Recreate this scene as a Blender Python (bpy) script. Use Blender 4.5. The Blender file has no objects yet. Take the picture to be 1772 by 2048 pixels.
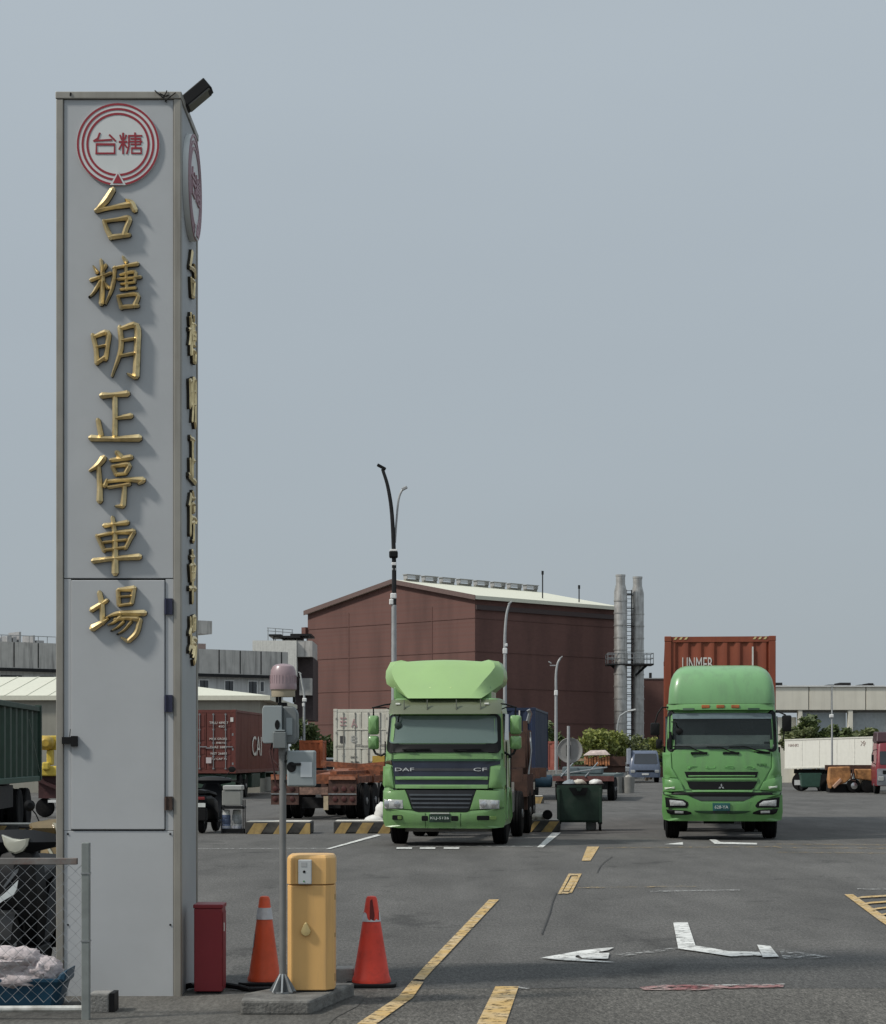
import bpy, bmesh, math, random
from mathutils import Vector, Matrix, noise

random.seed(7)
S = bpy.context.scene
COL = S.collection

# ------------------------------------------------------------------ camera, sky, sun, exposure
FPX, CU, HV, CAMH = 4000.0, 886.0, 1512.0, 1.76      # focal length in photo pixels, centre column, horizon row, eye height
cam = bpy.data.cameras.new('camera')
cam.sensor_fit = 'HORIZONTAL'
cam.sensor_width = 36.0
cam.lens = FPX / 1772.0 * 36.0
cam.shift_y = (HV - 1024.0) / 1772.0
cam.clip_start = 0.5
cam.clip_end = 6000.0
camo = bpy.data.objects.new('camera', cam)
camo.location = (0, 0, CAMH)
camo.rotation_euler = (math.radians(90), 0, 0)
COL.objects.link(camo)
S.camera = camo

SUN_EL, SUN_DIR = 45.2, Vector((-0.655, -0.26, 0.71)).normalized()
SUN_AZ = math.atan2(SUN_DIR.x, SUN_DIR.y)
w = bpy.data.worlds.new('World')
S.world = w
w.use_nodes = True
nt = w.node_tree
for n in list(nt.nodes):
    nt.nodes.remove(n)
wo = nt.nodes.new('ShaderNodeOutputWorld')
sky = nt.nodes.new('ShaderNodeTexSky')
sky.sky_type = 'NISHITA'
sky.sun_disc = False
sky.sun_elevation = math.radians(SUN_EL)
sky.sun_rotation = SUN_AZ
sky.air_density = 1.0
sky.dust_density = 3.0
sky.ozone_density = 1.0
b1 = nt.nodes.new('ShaderNodeBackground')
b1.inputs['Strength'].default_value = 0.05
nt.links.new(sky.outputs[0], b1.inputs['Color'])
b2 = nt.nodes.new('ShaderNodeBackground')            # the even grey veil of thin high cloud
stc = nt.nodes.new('ShaderNodeTexCoord')               # hazy sky: a little brighter with height, faint cloud texture
ssp = nt.nodes.new('ShaderNodeSeparateXYZ')
nt.links.new(stc.outputs['Generated'], ssp.inputs[0])


def smath(op, a, b):
    q = nt.nodes.new('ShaderNodeMath')
    q.operation = op
    for i, k in enumerate((a, b)):
        if hasattr(k, 'is_output'):
            nt.links.new(k, q.inputs[i])
        else:
            q.inputs[i].default_value = k
    return q.outputs[0]


sh_ = smath('MAXIMUM', ssp.outputs['Z'], 0.0)
grad = smath('ADD', smath('ADD', smath('MULTIPLY', sh_, 0.22), smath('MULTIPLY', smath('MULTIPLY', sh_, sh_), 0.85)), 0.955)
smp = nt.nodes.new('ShaderNodeMapping')
smp.inputs['Scale'].default_value = (1.0, 1.0, 3.5)
smp.inputs['Rotation'].default_value = (0.2, 0.35, 0.4)
nt.links.new(stc.outputs['Generated'], smp.inputs['Vector'])
scl = nt.nodes.new('ShaderNodeTexNoise')
scl.inputs['Scale'].default_value = 2.2
scl.inputs['Detail'].default_value = 5
nt.links.new(smp.outputs[0], scl.inputs['Vector'])
veil = smath('MULTIPLY', grad, smath('ADD', smath('MULTIPLY', scl.outputs['Fac'], 0.10), 0.95))
svm = nt.nodes.new('ShaderNodeVectorMath')
svm.operation = 'SCALE'
svm.inputs[0].default_value = (0.382, 0.432, 0.470)
nt.links.new(veil, svm.inputs['Scale'])
nt.links.new(svm.outputs[0], b2.inputs['Color'])
b2.inputs['Strength'].default_value = 1.0
mx = nt.nodes.new('ShaderNodeMixShader')
mx.inputs[0].default_value = 0.82
nt.links.new(b1.outputs[0], mx.inputs[1])
nt.links.new(b2.outputs[0], mx.inputs[2])
nt.links.new(mx.outputs[0], wo.inputs['Surface'])

sl = bpy.data.lights.new('sun', 'SUN')
sl.energy = 2.5
sl.angle = math.radians(6.0)
sl.color = (1.0, 0.955, 0.88)
so = bpy.data.objects.new('sun', sl)
so.rotation_euler = SUN_DIR.to_track_quat('Z', 'Y').to_euler()
so.location = (-30, -10, 60)
COL.objects.link(so)
S.view_settings.view_transform = 'Standard'
S.view_settings.look = 'None'
S.view_settings.exposure = 0.2
S.view_settings.gamma = 1.0
S.view_settings.use_curve_mapping = False


# ------------------------------------------------------------------ small helpers
def X(u, Y):
    return (u - CU) / FPX * Y


def Z(v, Y):
    return CAMH - (v - HV) / FPX * Y


def G(u, v):
    """ground point under a point of the photograph"""
    Y = CAMH * FPX / (v - HV)
    return (X(u, Y), Y)


def lin(r, g, b):
    f = lambda c: (c / 255 / 12.92) if c <= 10 else ((c / 255 + .055) / 1.055) ** 2.4
    return (f(r), f(g), f(b))


MATS = {}


def mat(name, col, rough=0.6, metal=0.0, var=0.12, scale=6.0, bump=0.0, bscale=40.0, spec=0.5, dirt=None, dirt_amt=0.0,
        dscale=2.5, streak=False, coat=0.0, emit=0.0, stretch=None):
    """painted or raw surface with uneven colour, optional dirt patches or run-down streaks and fine relief"""
    if name in MATS:
        return MATS[name]
    m = bpy.data.materials.new(name)
    m.use_nodes = True
    t = m.node_tree
    N = t.nodes
    b = N['Principled BSDF']
    b.inputs['Roughness'].default_value = rough
    b.inputs['Metallic'].default_value = metal
    b.inputs['Specular IOR Level'].default_value = spec
    if coat:
        b.inputs['Coat Weight'].default_value = coat
        b.inputs['Coat Roughness'].default_value = 0.12
    if emit:
        b.inputs['Emission Color'].default_value = (*col, 1)
        b.inputs['Emission Strength'].default_value = emit
    tc = N.new('ShaderNodeTexCoord')
    vec = tc.outputs['Object']
    if stretch:
        mp = N.new('ShaderNodeMapping')
        mp.inputs['Scale'].default_value = stretch
        t.links.new(vec, mp.inputs['Vector'])
        vec = mp.outputs['Vector']
    n1 = N.new('ShaderNodeTexNoise')
    n1.inputs['Scale'].default_value = scale
    n1.inputs['Detail'].default_value = 6
    t.links.new(vec, n1.inputs['Vector'])
    r1 = N.new('ShaderNodeMapRange')
    r1.inputs['From Min'].default_value = 0.3
    r1.inputs['From Max'].default_value = 0.7
    r1.inputs['To Min'].default_value = 1 - var
    r1.inputs['To Max'].default_value = 1 + var
    t.links.new(n1.outputs['Fac'], r1.inputs['Value'])
    mul = N.new('ShaderNodeMix')
    mul.data_type = 'RGBA'
    mul.blend_type = 'MULTIPLY'
    mul.inputs['Factor'].default_value = 1
    mul.inputs['A'].default_value = (*col, 1)
    cmb = N.new('ShaderNodeCombineColor')
    for k in range(3):
        t.links.new(r1.outputs[0], cmb.inputs[k])
    t.links.new(cmb.outputs[0], mul.inputs['B'])
    out = mul.outputs['Result']
    if dirt_amt > 0:
        n2 = N.new('ShaderNodeTexNoise')
        n2.inputs['Scale'].default_value = dscale
        n2.inputs['Detail'].default_value = 8
        n2.inputs['Roughness'].default_value = 0.65
        if streak:
            mp = N.new('ShaderNodeMapping')
            mp.inputs['Scale'].default_value = (3.0, 3.0, 0.25)
            t.links.new(tc.outputs['Object'], mp.inputs['Vector'])
            t.links.new(mp.outputs['Vector'], n2.inputs['Vector'])
        else:
            t.links.new(tc.outputs['Object'], n2.inputs['Vector'])
        r2 = N.new('ShaderNodeMapRange')
        r2.inputs['From Min'].default_value = 0.48
        r2.inputs['From Max'].default_value = 0.72
        r2.inputs['To Max'].default_value = dirt_amt
        t.links.new(n2.outputs['Fac'], r2.inputs['Value'])
        mm = N.new('ShaderNodeMix')
        mm.data_type = 'RGBA'
        t.links.new(r2.outputs[0], mm.inputs['Factor'])
        t.links.new(out, mm.inputs['A'])
        mm.inputs['B'].default_value = (*(dirt or (0.05, 0.045, 0.04)), 1)
        out = mm.outputs['Result']
        ra = N.new('ShaderNodeMapRange')
        ra.inputs['To Min'].default_value = rough
        ra.inputs['To Max'].default_value = min(1, rough + 0.3)
        t.links.new(r2.outputs[0], ra.inputs['Value'])
        t.links.new(ra.outputs[0], b.inputs['Roughness'])
    t.links.new(out, b.inputs['Base Color'])
    if bump > 0:
        n3 = N.new('ShaderNodeTexNoise')
        n3.inputs['Scale'].default_value = bscale
        n3.inputs['Detail'].default_value = 4
        t.links.new(tc.outputs['Object'], n3.inputs['Vector'])
        bp = N.new('ShaderNodeBump')
        bp.inputs['Strength'].default_value = bump
        bp.inputs['Distance'].default_value = 0.02
        t.links.new(n3.outputs['Fac'], bp.inputs['Height'])
        t.links.new(bp.outputs[0], b.inputs['Normal'])
    MATS[name] = m
    return m


def mix_mat(name, kind, **k):
    """worn road paint (noise eats holes into it) and thin glass"""
    m = bpy.data.materials.new(name)
    m.use_nodes = True
    t = m.node_tree
    N = t.nodes
    b = N['Principled BSDF']
    out = N['Material Output']
    tr = N.new('ShaderNodeBsdfTransparent')
    ms = N.new('ShaderNodeMixShader')
    if kind == 'paint':
        b.inputs['Base Color'].default_value = (*k['col'], 1)
        b.inputs['Roughness'].default_value = 0.8
        tc = N.new('ShaderNodeTexCoord')
        n1 = N.new('ShaderNodeTexNoise')
        n1.inputs['Scale'].default_value = k.get('scale', 9)
        n1.inputs['Detail'].default_value = 9
        n1.inputs['Roughness'].default_value = 0.72
        t.links.new(tc.outputs['Object'], n1.inputs['Vector'])
        r = N.new('ShaderNodeMapRange')
        wv = k.get('wear', 0.4)
        r.inputs['From Min'].default_value = wv
        r.inputs['From Max'].default_value = wv + 0.12
        t.links.new(n1.outputs['Fac'], r.inputs['Value'])
        t.links.new(r.outputs[0], ms.inputs[0])
        n2 = N.new('ShaderNodeTexNoise')
        n2.inputs['Scale'].default_value = 3.5
        n2.inputs['Detail'].default_value = 6
        t.links.new(tc.outputs['Object'], n2.inputs['Vector'])
        mc = N.new('ShaderNodeMix')
        mc.data_type = 'RGBA'
        mc.inputs['A'].default_value = (*k['col'], 1)
        mc.inputs['B'].default_value = (*k.get('col2', tuple(c * 0.7 for c in k['col'])), 1)
        r3 = N.new('ShaderNodeMapRange')
        r3.inputs['From Min'].default_value = 0.4
        r3.inputs['From Max'].default_value = 0.65
        t.links.new(n2.outputs['Fac'], r3.inputs['Value'])
        t.links.new(r3.outputs[0], mc.inputs['Factor'])
        t.links.new(mc.outputs['Result'], b.inputs['Base Color'])
    else:
        b.inputs['Base Color'].default_value = (*k['col'], 1)
        b.inputs['Roughness'].default_value = 0.04
        b.inputs['Specular IOR Level'].default_value = 0.9
        tr.inputs['Color'].default_value = (*k.get('tint', (0.75, 0.85, 0.8)), 1)
        ms.inputs[0].default_value = k.get('body', 0.3)
    t.links.new(tr.outputs[0], ms.inputs[1])
    t.links.new(b.outputs[0], ms.inputs[2])
    t.links.new(ms.outputs[0], out.inputs['Surface'])
    return m


class MB:
    """collects shapes and links them as ONE mesh object"""

    def __init__(self):
        self.v, self.f = [], []

    def add(self, vs, fs):
        o = len(self.v)
        self.v += [Vector(p) for p in vs]
        self.f += [tuple(i + o for i in f) for f in fs]
        return self

    def box(self, x0, x1, y0, y1, z0, z1):
        return self.add([(x0, y0, z0), (x1, y0, z0), (x1, y1, z0), (x0, y1, z0), (x0, y0, z1), (x1, y0, z1), (x1, y1, z1), (x0, y1, z1)],
                        [(0, 3, 2, 1), (4, 5, 6, 7), (0, 1, 5, 4), (1, 2, 6, 5), (2, 3, 7, 6), (3, 0, 4, 7)])

    def obox(self, c, s, rot=(0, 0, 0)):
        from mathutils import Euler
        R = Euler(rot).to_matrix()
        vs = []
        for z in (-.5, .5):
            for x, y in ((-.5, -.5), (.5, -.5), (.5, .5), (-.5, .5)):
                vs.append(Vector(c) + R @ Vector((x * s[0], y * s[1], z * s[2])))
        return self.add(vs, [(0, 3, 2, 1), (4, 5, 6, 7), (0, 1, 5, 4), (1, 2, 6, 5), (2, 3, 7, 6), (3, 0, 4, 7)])

    def prism(self, poly, axis, a, b):
        n = len(poly)
        mk = {'x': lambda p, t: (t, p[0], p[1]), 'y': lambda p, t: (p[0], t, p[1]), 'z': lambda p, t: (p[0], p[1], t)}[axis]
        vs = [mk(p, a) for p in poly] + [mk(p, b) for p in poly]
        fs = [tuple(range(n))[::-1], tuple(range(n, 2 * n))] + [(i, (i + 1) % n, n + (i + 1) % n, n + i) for i in range(n)]
        return self.add(vs, fs)

    def tube(self, pts, r, n=8, cap=True):
        pts = [Vector(p) for p in pts]
        rs = r if isinstance(r, (list, tuple)) else [r] * len(pts)
        vs, fs = [], []
        up = None
        for i, p in enumerate(pts):
            d = (pts[min(i + 1, len(pts) - 1)] - pts[max(i - 1, 0)])
            d = d.normalized() if d.length > 1e-9 else Vector((0, 0, 1))
            if up is None:
                up = Vector((0, 0, 1)) if abs(d.z) < 0.9 else Vector((1, 0, 0))
            s = d.cross(up).normalized()
            up = s.cross(d).normalized()
            for k in range(n):
                a = 2 * math.pi * (k + .5) / n
                vs.append(p + (s * math.cos(a) + up * math.sin(a)) * rs[i])
        for i in range(len(pts) - 1):
            for k in range(n):
                fs.append((i * n + k, i * n + (k + 1) % n, (i + 1) * n + (k + 1) % n, (i + 1) * n + k))
        if cap:
            fs.append(tuple(range(n))[::-1])
            fs.append(tuple((len(pts) - 1) * n + k for k in range(n)))
        return self.add(vs, fs)

    def lathe(self, prof, n=24, c=(0, 0, 0), axis='z'):
        vs, fs = [], []
        for r, h in prof:
            for k in range(n):
                a = 2 * math.pi * k / n
                p = {'z': (r * math.cos(a), r * math.sin(a), h), 'y': (r * math.cos(a), h, r * math.sin(a)),
                     'x': (h, r * math.cos(a), r * math.sin(a))}[axis]
                vs.append(Vector(c) + Vector(p))
        for i in range(len(prof) - 1):
            for k in range(n):
                fs.append((i * n + k, i * n + (k + 1) % n, (i + 1) * n + (k + 1) % n, (i + 1) * n + k))
        fs.append(tuple(range(n))[::-1])
        fs.append(tuple((len(prof) - 1) * n + k for k in range(n)))
        return self.add(vs, fs)

    def rings(self, rings, cap=True):
        n = len(rings[0])
        vs = [p for r in rings for p in r]
        fs = []
        for i in range(len(rings) - 1):
            for k in range(n):
                fs.append((i * n + k, i * n + (k + 1) % n, (i + 1) * n + (k + 1) % n, (i + 1) * n + k))
        if cap:
            fs.append(tuple(range(n))[::-1])
            fs.append(tuple((len(rings) - 1) * n + k for k in range(n)))
        return self.add(vs, fs)

    def mesh(self, name, bevel=0.0, seg=2, angle=32):
        me = bpy.data.meshes.new(name)
        me.from_pydata([tuple(p) for p in self.v], [], self.f)
        bm = bmesh.new()
        bm.from_mesh(me)
        bmesh.ops.recalc_face_normals(bm, faces=bm.faces)
        if bevel > 0:
            es = [e for e in bm.edges if len(e.link_faces) == 2 and e.calc_face_angle(0) > math.radians(25)]
            bmesh.ops.bevel(bm, geom=es, offset=bevel, offset_type='OFFSET', segments=seg, profile=0.5, affect='EDGES', clamp_overlap=True)
        bm.to_mesh(me)
        bm.free()
        for p in me.polygons:
            p.use_smooth = True
        me.set_sharp_from_angle(angle=math.radians(min(angle, 14) if bevel > 0 else angle))      # bevelled flats stay flat
        return me

    def build(self, name, material, parent=None, bevel=0.0, seg=2, loc=None, angle=32, kind=None):
        me = self.mesh(name, bevel, seg, angle)
        me.materials.append(material)
        return put(name, me, parent, loc, kind)


def put(name, me, parent=None, loc=None, kind=None):
    o = bpy.data.objects.new(name, me)
    COL.objects.link(o)
    if parent is not None:
        o.parent = parent
    if loc is not None:
        o.location = loc
    if kind:
        o['kind'] = kind
    return o


def thing(name, label, cat, loc=(0, 0, 0), rz=0.0, group=None):
    o = bpy.data.objects.new(name, None)
    o.empty_display_size = 0.2
    COL.objects.link(o)
    o.location = loc
    o.rotation_euler = (0, 0, rz)
    tag(o, label, cat, group)
    return o


def tag(o, label, cat, group=None, kind='thing'):
    o['label'] = label
    o['category'] = cat
    o['kind'] = kind
    if group:
        o['group'] = group
    return o


def copy_thing(src, loc, rz, label, group=None):
    def cp(o, par):
        c = o.copy()
        COL.objects.link(c)
        c.parent = par
        for ch in o.children:
            cp(ch, c)
        return c
    r = cp(src, None)
    r.location = loc
    r.rotation_euler = (0, 0, rz)
    r['label'] = label
    if group:
        r['group'] = group
    return r


def catmull(pts, n=5):
    pts = [tuple(map(float, p)) for p in pts]
    if len(pts) == 2:
        return [tuple(a + (b - a) * k / n for a, b in zip(*pts)) for k in range(n + 1)]
    P = [tuple(2 * a - b for a, b in zip(pts[0], pts[1]))] + pts + [tuple(2 * a - b for a, b in zip(pts[-1], pts[-2]))]
    out = []
    for i in range(1, len(P) - 2):
        for k in range(n):
            t = k / n
            out.append(tuple(0.5 * (2 * b + (c - a) * t + (2 * a - 5 * b + 4 * c - d) * t * t + (3 * b - a - 3 * c + d) * t ** 3)
                             for a, b, c, d in zip(P[i - 1], P[i], P[i + 1], P[i + 2])))
    out.append(pts[-1])
    return out


def brush(mb, pts, fn, d_edge, d_ridge, n=4, straight=False):
    """one written stroke: a strip of varying width with a raised ridge; fn(x, z, depth) places it"""
    ps = pts if straight else catmull(pts, n)
    sect = []
    L = len(ps)
    for i, p in enumerate(ps):
        a, b = ps[max(i - 1, 0)], ps[min(i + 1, L - 1)]
        dx, dy = b[0] - a[0], b[1] - a[1]
        l = math.hypot(dx, dy) or 1
        nx, ny = -dy / l, dx / l
        k = 1.0
        if straight and 0 < i < L - 1:           # mitred corner
            ax, ay = p[0] - a[0], p[1] - a[1]
            bx, by = b[0] - p[0], b[1] - p[1]
            la, lb = math.hypot(ax, ay), math.hypot(bx, by)
            c = (ax * bx + ay * by) / (la * lb)
            k = min(1.5, 1 / max(0.3, math.sqrt(max(0.05, (1 + c) / 2))))
        sect.append((p[0], p[1], nx, ny, p[2] / 2 * k, dx / l, dy / l))
    if not straight:                              # rounded brush tips
        s0, s1 = sect[0], sect[-1]
        sect.insert(0, (s0[0] - s0[5] * s0[4] * .8, s0[1] - s0[6] * s0[4] * .8, s0[2], s0[3], s0[4] * .45, s0[5], s0[6]))
        sect.append((s1[0] + s1[5] * s1[4] * .8, s1[1] + s1[6] * s1[4] * .8, s1[2], s1[3], s1[4] * .45, s1[5], s1[6]))
    vs = []
    last = len(sect) - 1
    for i, (x, y, nx, ny, h, _, _) in enumerate(sect):
        rid = d_ridge if 0 < i < last else (d_ridge + d_edge) / 2
        vs += [fn(x + nx * h, y + ny * h, 0), fn(x + nx * h, y + ny * h, d_edge), fn(x, y, rid),
               fn(x - nx * h, y - ny * h, d_edge), fn(x - nx * h, y - ny * h, 0)]
    fs = []
    for i in range(last):
        for k in range(4):
            fs.append((i * 5 + k, i * 5 + k + 1, i * 5 + 5 + k + 1, i * 5 + 5 + k))
    fs.append((0, 1, 2, 3, 4))
    fs.append(tuple(last * 5 + k for k in range(5))[::-1])
    mb.add(vs, fs)


def text_mesh(s, width, height, depth=0.004, space=1.0):
    """lettering as a mesh centred on its own origin, in the x-z plane facing -y"""
    cu = bpy.data.curves.new('lettering', 'FONT')
    cu.body = s
    cu.extrude = 0.01
    cu.resolution_u = 3
    cu.space_character = space
    o = bpy.data.objects.new('lettering', cu)
    COL.objects.link(o)
    dg = bpy.context.evaluated_depsgraph_get()
    me = bpy.data.meshes.new_from_object(o.evaluated_get(dg))
    bpy.data.objects.remove(o)
    bpy.data.curves.remove(cu)
    xs = [v.co.x for v in me.vertices]
    ys = [v.co.y for v in me.vertices]
    cx, cy = (min(xs) + max(xs)) / 2, (min(ys) + max(ys)) / 2
    sx, sy = width / (max(xs) - min(xs)), height / (max(ys) - min(ys))
    for v in me.vertices:
        x, y, z = v.co
        v.co = ((x - cx) * sx, -z / 0.01 * depth / 2, (y - cy) * sy)
    return me


def lettering(s, width, height, m, parent, loc, rz=0.0, depth=0.006, space=1.0, name='lettering'):
    me = text_mesh(s, width, height, depth, space)
    me.materials.clear()
    me.materials.append(m)
    o = put(name, me, parent, loc)
    o.rotation_euler = (0, 0, rz)
    return o


# ------------------------------------------------------------------ materials shared by several things
M_BLACK = mat('black_plastic', (0.005, 0.005, 0.0055), 0.55, var=0.2, spec=.25)
M_RUBBER = mat('tyre_rubber', (0.006, 0.006, 0.0065), 0.85, var=0.3, scale=14, dirt=(0.035, 0.032, 0.03), dirt_amt=0.35, spec=.2)
M_STEEL = mat('galvanised_steel', (0.30, 0.315, 0.32), 0.45, 0.6, var=0.18, scale=18, dirt=(0.16, 0.13, 0.11), dirt_amt=0.3)
M_GREYPOLE = mat('grey_lamp_pole', (0.36, 0.37, 0.37), 0.5, 0.2, var=0.1)
M_DARKSTEEL = mat('dark_steel', (0.018, 0.018, 0.019), 0.6, 0.2, var=0.3, spec=.3)
M_WHITE = mat('white_paint', (0.72, 0.72, 0.70), 0.5, var=0.06)
M_CONC = mat('concrete', (0.27, 0.26, 0.24), 0.9, var=0.28, scale=5, bump=0.5, bscale=60, dirt=(0.07, 0.065, 0.06), dirt_amt=0.6, dscale=4)
M_RUST = mat('rusty_orange_steel', (0.20, 0.064, 0.026), 0.75, var=0.5, scale=7, dirt=(0.06, 0.03, 0.02), dirt_amt=0.8, dscale=3, bump=.2)
M_CHROME = mat('bright_metal', (0.6, 0.6, 0.6), 0.25, 0.9, var=0.1)
M_RIM = mat('wheel_rim_steel', (0.2, 0.2, 0.2), 0.5, 0.5, var=0.25)
M_GOLD = mat('gilded_metal', (0.78, 0.63, 0.35), 0.40, 0.85, var=0.18, scale=10, dirt=(0.16, 0.11, 0.04), dirt_amt=0.45, dscale=9)
M_RED = mat('emblem_red', (0.28, 0.018, 0.03), 0.5, var=0.1)
M_LENS = mat('lamp_lens', (0.42, 0.43, 0.42), 0.12, var=0.25, scale=30, coat=1.0)
M_AMBER = mat('amber_lens', (0.35, 0.10, 0.02), 0.25, var=0.2, coat=.6)


# ------------------------------------------------------------------ setting: ground, road sheets, markings
def asphalt(name, col, fine=70, amp=0.6, patch=0.22):
    m = bpy.data.materials.new(name)
    m.use_nodes = True
    t = m.node_tree
    N = t.nodes
    b = N['Principled BSDF']
    b.inputs['Roughness'].default_value = 0.88
    b.inputs['Specular IOR Level'].default_value = 0.3
    tc = N.new('ShaderNodeTexCoord')

    def noise_range(scale, detail, lo, hi, f0=.3, f1=.7, rough=.6, mp=None):
        n = N.new('ShaderNodeTexNoise')
        n.inputs['Scale'].default_value = scale
        n.inputs['Detail'].default_value = detail
        n.inputs['Roughness'].default_value = rough
        if mp:
            q = N.new('ShaderNodeMapping')
            q.inputs['Scale'].default_value = mp
            t.links.new(tc.outputs['Object'], q.inputs['Vector'])
            t.links.new(q.outputs[0], n.inputs['Vector'])
        else:
            t.links.new(tc.outputs['Object'], n.inputs['Vector'])
        r = N.new('ShaderNodeMapRange')
        r.inputs['From Min'].default_value = f0
        r.inputs['From Max'].default_value = f1
        r.inputs['To Min'].default_value = lo
        r.inputs['To Max'].default_value = hi
        t.links.new(n.outputs['Fac'], r.inputs['Value'])
        return r.outputs[0], n.outputs['Fac']

    def mulv(a, c):
        q = N.new('ShaderNodeMath')
        q.operation = 'MULTIPLY'
        t.links.new(a, q.inputs[0])
        t.links.new(c, q.inputs[1])
        return q.outputs[0]
    f, h = noise_range(fine, 4, 1 - amp, 1 + amp, .36, .64, .8)
    tr_, _ = noise_range(1.1, 6, 0.88, 1.08, mp=(1.3, .10, 1))
    p, _ = noise_range(0.5, 6, 1 - patch, 1 + patch, mp=(1, .3, 1))
    q, _ = noise_range(1.6, 7, 1 - patch * .7, 1 + patch * .5, mp=(1.2, .32, 1))
    s, _ = noise_range(0.8, 8, 0.62, 1.0, .35, .43, .72, mp=(1, .5, 1))          # oil stains
    gr_, _ = noise_range(38, 4, 1 - amp * .5, 1 + amp * .5, .36, .64, .7, mp=(1, .22, 1))
    k = mulv(mulv(mulv(f, p), mulv(q, s)), mulv(tr_, gr_))
    cc = N.new('ShaderNodeCombineColor')
    for i in range(3):
        t.links.new(k, cc.inputs[i])
    mm = N.new('ShaderNodeMix')
    mm.data_type = 'RGBA'
    mm.blend_type = 'MULTIPLY'
    mm.inputs['Factor'].default_value = 1
    mm.inputs['A'].default_value = (*col, 1)
    t.links.new(cc.outputs[0], mm.inputs['B'])
    t.links.new(mm.outputs['Result'], b.inputs['Base Color'])
    bp = N.new('ShaderNodeBump')
    bp.inputs['Strength'].default_value = 0.5
    bp.inputs['Distance'].default_value = 0.008
    t.links.new(h, bp.inputs['Height'])
    t.links.new(bp.outputs[0], b.inputs['Normal'])
    return m


def sheet(name, poly, z, m, parent=None, kind=None):
    mb = MB()
    mb.add([(x, y, z) for x, y in poly], [tuple(range(len(poly)))])
    return mb.build(name, m, parent, kind=kind)


M_ASPH = asphalt('yard_asphalt', (0.099, 0.095, 0.089))
M_ASPH_NEW_SHADE = asphalt('shaded_asphalt_patch', (0.076, 0.074, 0.070), patch=.12)  # newer asphalt, its dark tone also painting in the tower's cast shadow
M_ASPH_ROUGH = asphalt('coarse_road_asphalt', (0.098, 0.092, 0.082), fine=60, amp=0.75)
M_APRON = asphalt('worn_apron', (0.105, 0.10, 0.09), fine=60, amp=.4, patch=.35)

ground = sheet('ground', [(-900, -60), (900, -60), (900, 3000), (-900, 3000)], 0, M_ASPH, kind='structure')
yT = G(886, 1928)[1]
yB = G(886, 1978)[1]
road = sheet('road', [(-60, -30), (60, -30), (60, yB - .02), (0.35, yB), (-0.3, yB - .05), (-60, yB - .1)], 0.004, M_ASPH_ROUGH, kind='structure')
patch = sheet('shaded_asphalt_strip', [(-1.7, yB + .02), (-0.3, yB - .04), (0.4, yB + .01), (40, yB - .01), (40, yT + .1), (1.2, yT), (-0.6, yT + .05), (-1.75, yT - .15)],
              0.004, M_ASPH_NEW_SHADE, kind='structure')  # dark band: laid asphalt plus tower shadow put into the colour
apron = sheet('pavement', [(-30, 8), (-1.15, 8), (-.72, 13.4), (-.60, 14.0), (-.55, 14.75), (-1.9, 14.9), (-4, 14.95), (-30, 15)], 0.008, M_APRON, kind='structure')

PW = mix_mat('worn_white_paint', 'paint', col=(0.70, 0.70, 0.67), wear=0.355)
PW2 = mix_mat('badly_worn_white_paint', 'paint', col=(0.5, 0.5, 0.48), wear=0.49, scale=14)
PY = mix_mat('worn_yellow_paint', 'paint', col=(0.50, 0.33, 0.12), col2=(0.50, 0.38, 0.22), wear=0.37, scale=12)
PY2 = mix_mat('badly_worn_yellow_paint', 'paint', col=(0.36, 0.26, 0.12), wear=0.50, scale=8)
PR = mix_mat('worn_red_paint', 'paint', col=(0.22, 0.06, 0.06), col2=(0.40, 0.30, 0.28), wear=0.42, scale=10)
M_CRACK = mat('tar_crack', (0.042, 0.041, 0.04), 0.9)


def z6(p):
    return G(1000 + p[0] / 2.295, 1640 + p[1] / 2.295)


def z7(p):
    return G(600 + p[0] / 3.544, 1640 + p[1] / 3.544)


def marking(name, pts, m, conv, z=0.013, parent=None):
    return sheet(name, [conv(p) for p in pts], z, m, parent or ground)


# yellow edge line that bends at the kerb cut
marking('lane_line', [(1340, 570), (1410, 570), (930, 1085), (880, 1142), (800, 1142), (880, 1050)], PY, z7)
marking('lane_line', [(792, 1150), (876, 1158), (800, 1270), (585, 1425), (430, 1540), (290, 1540), (450, 1425), (700, 1260)], PY, z7)
marking('lane_line', [(1385, 1190), (1550, 1190), (1470, 1425), (1440, 1520), (1225, 1520), (1270, 1425)], PY, z7)
marking('lane_line', [(1551, 1190), (1630, 1203), (1632, 1212), (1546, 1203)], PW2, z7)
marking('lane_dash', [(400, 125), (455, 125), (415, 190), (375, 190)], PY, z6)
for q in ([(315, 250), (328, 250), (280, 343), (265, 343)], [(362, 250), (375, 250), (330, 338), (317, 338)], [(328, 250), (362, 250), (358, 258), (324, 258)],
          [(282, 334), (317, 334), (313, 342), (278, 342)], [(330, 262), (358, 262), (316, 330), (290, 330)]):
    marking('lane_dash', q, PY, z6)
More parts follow.
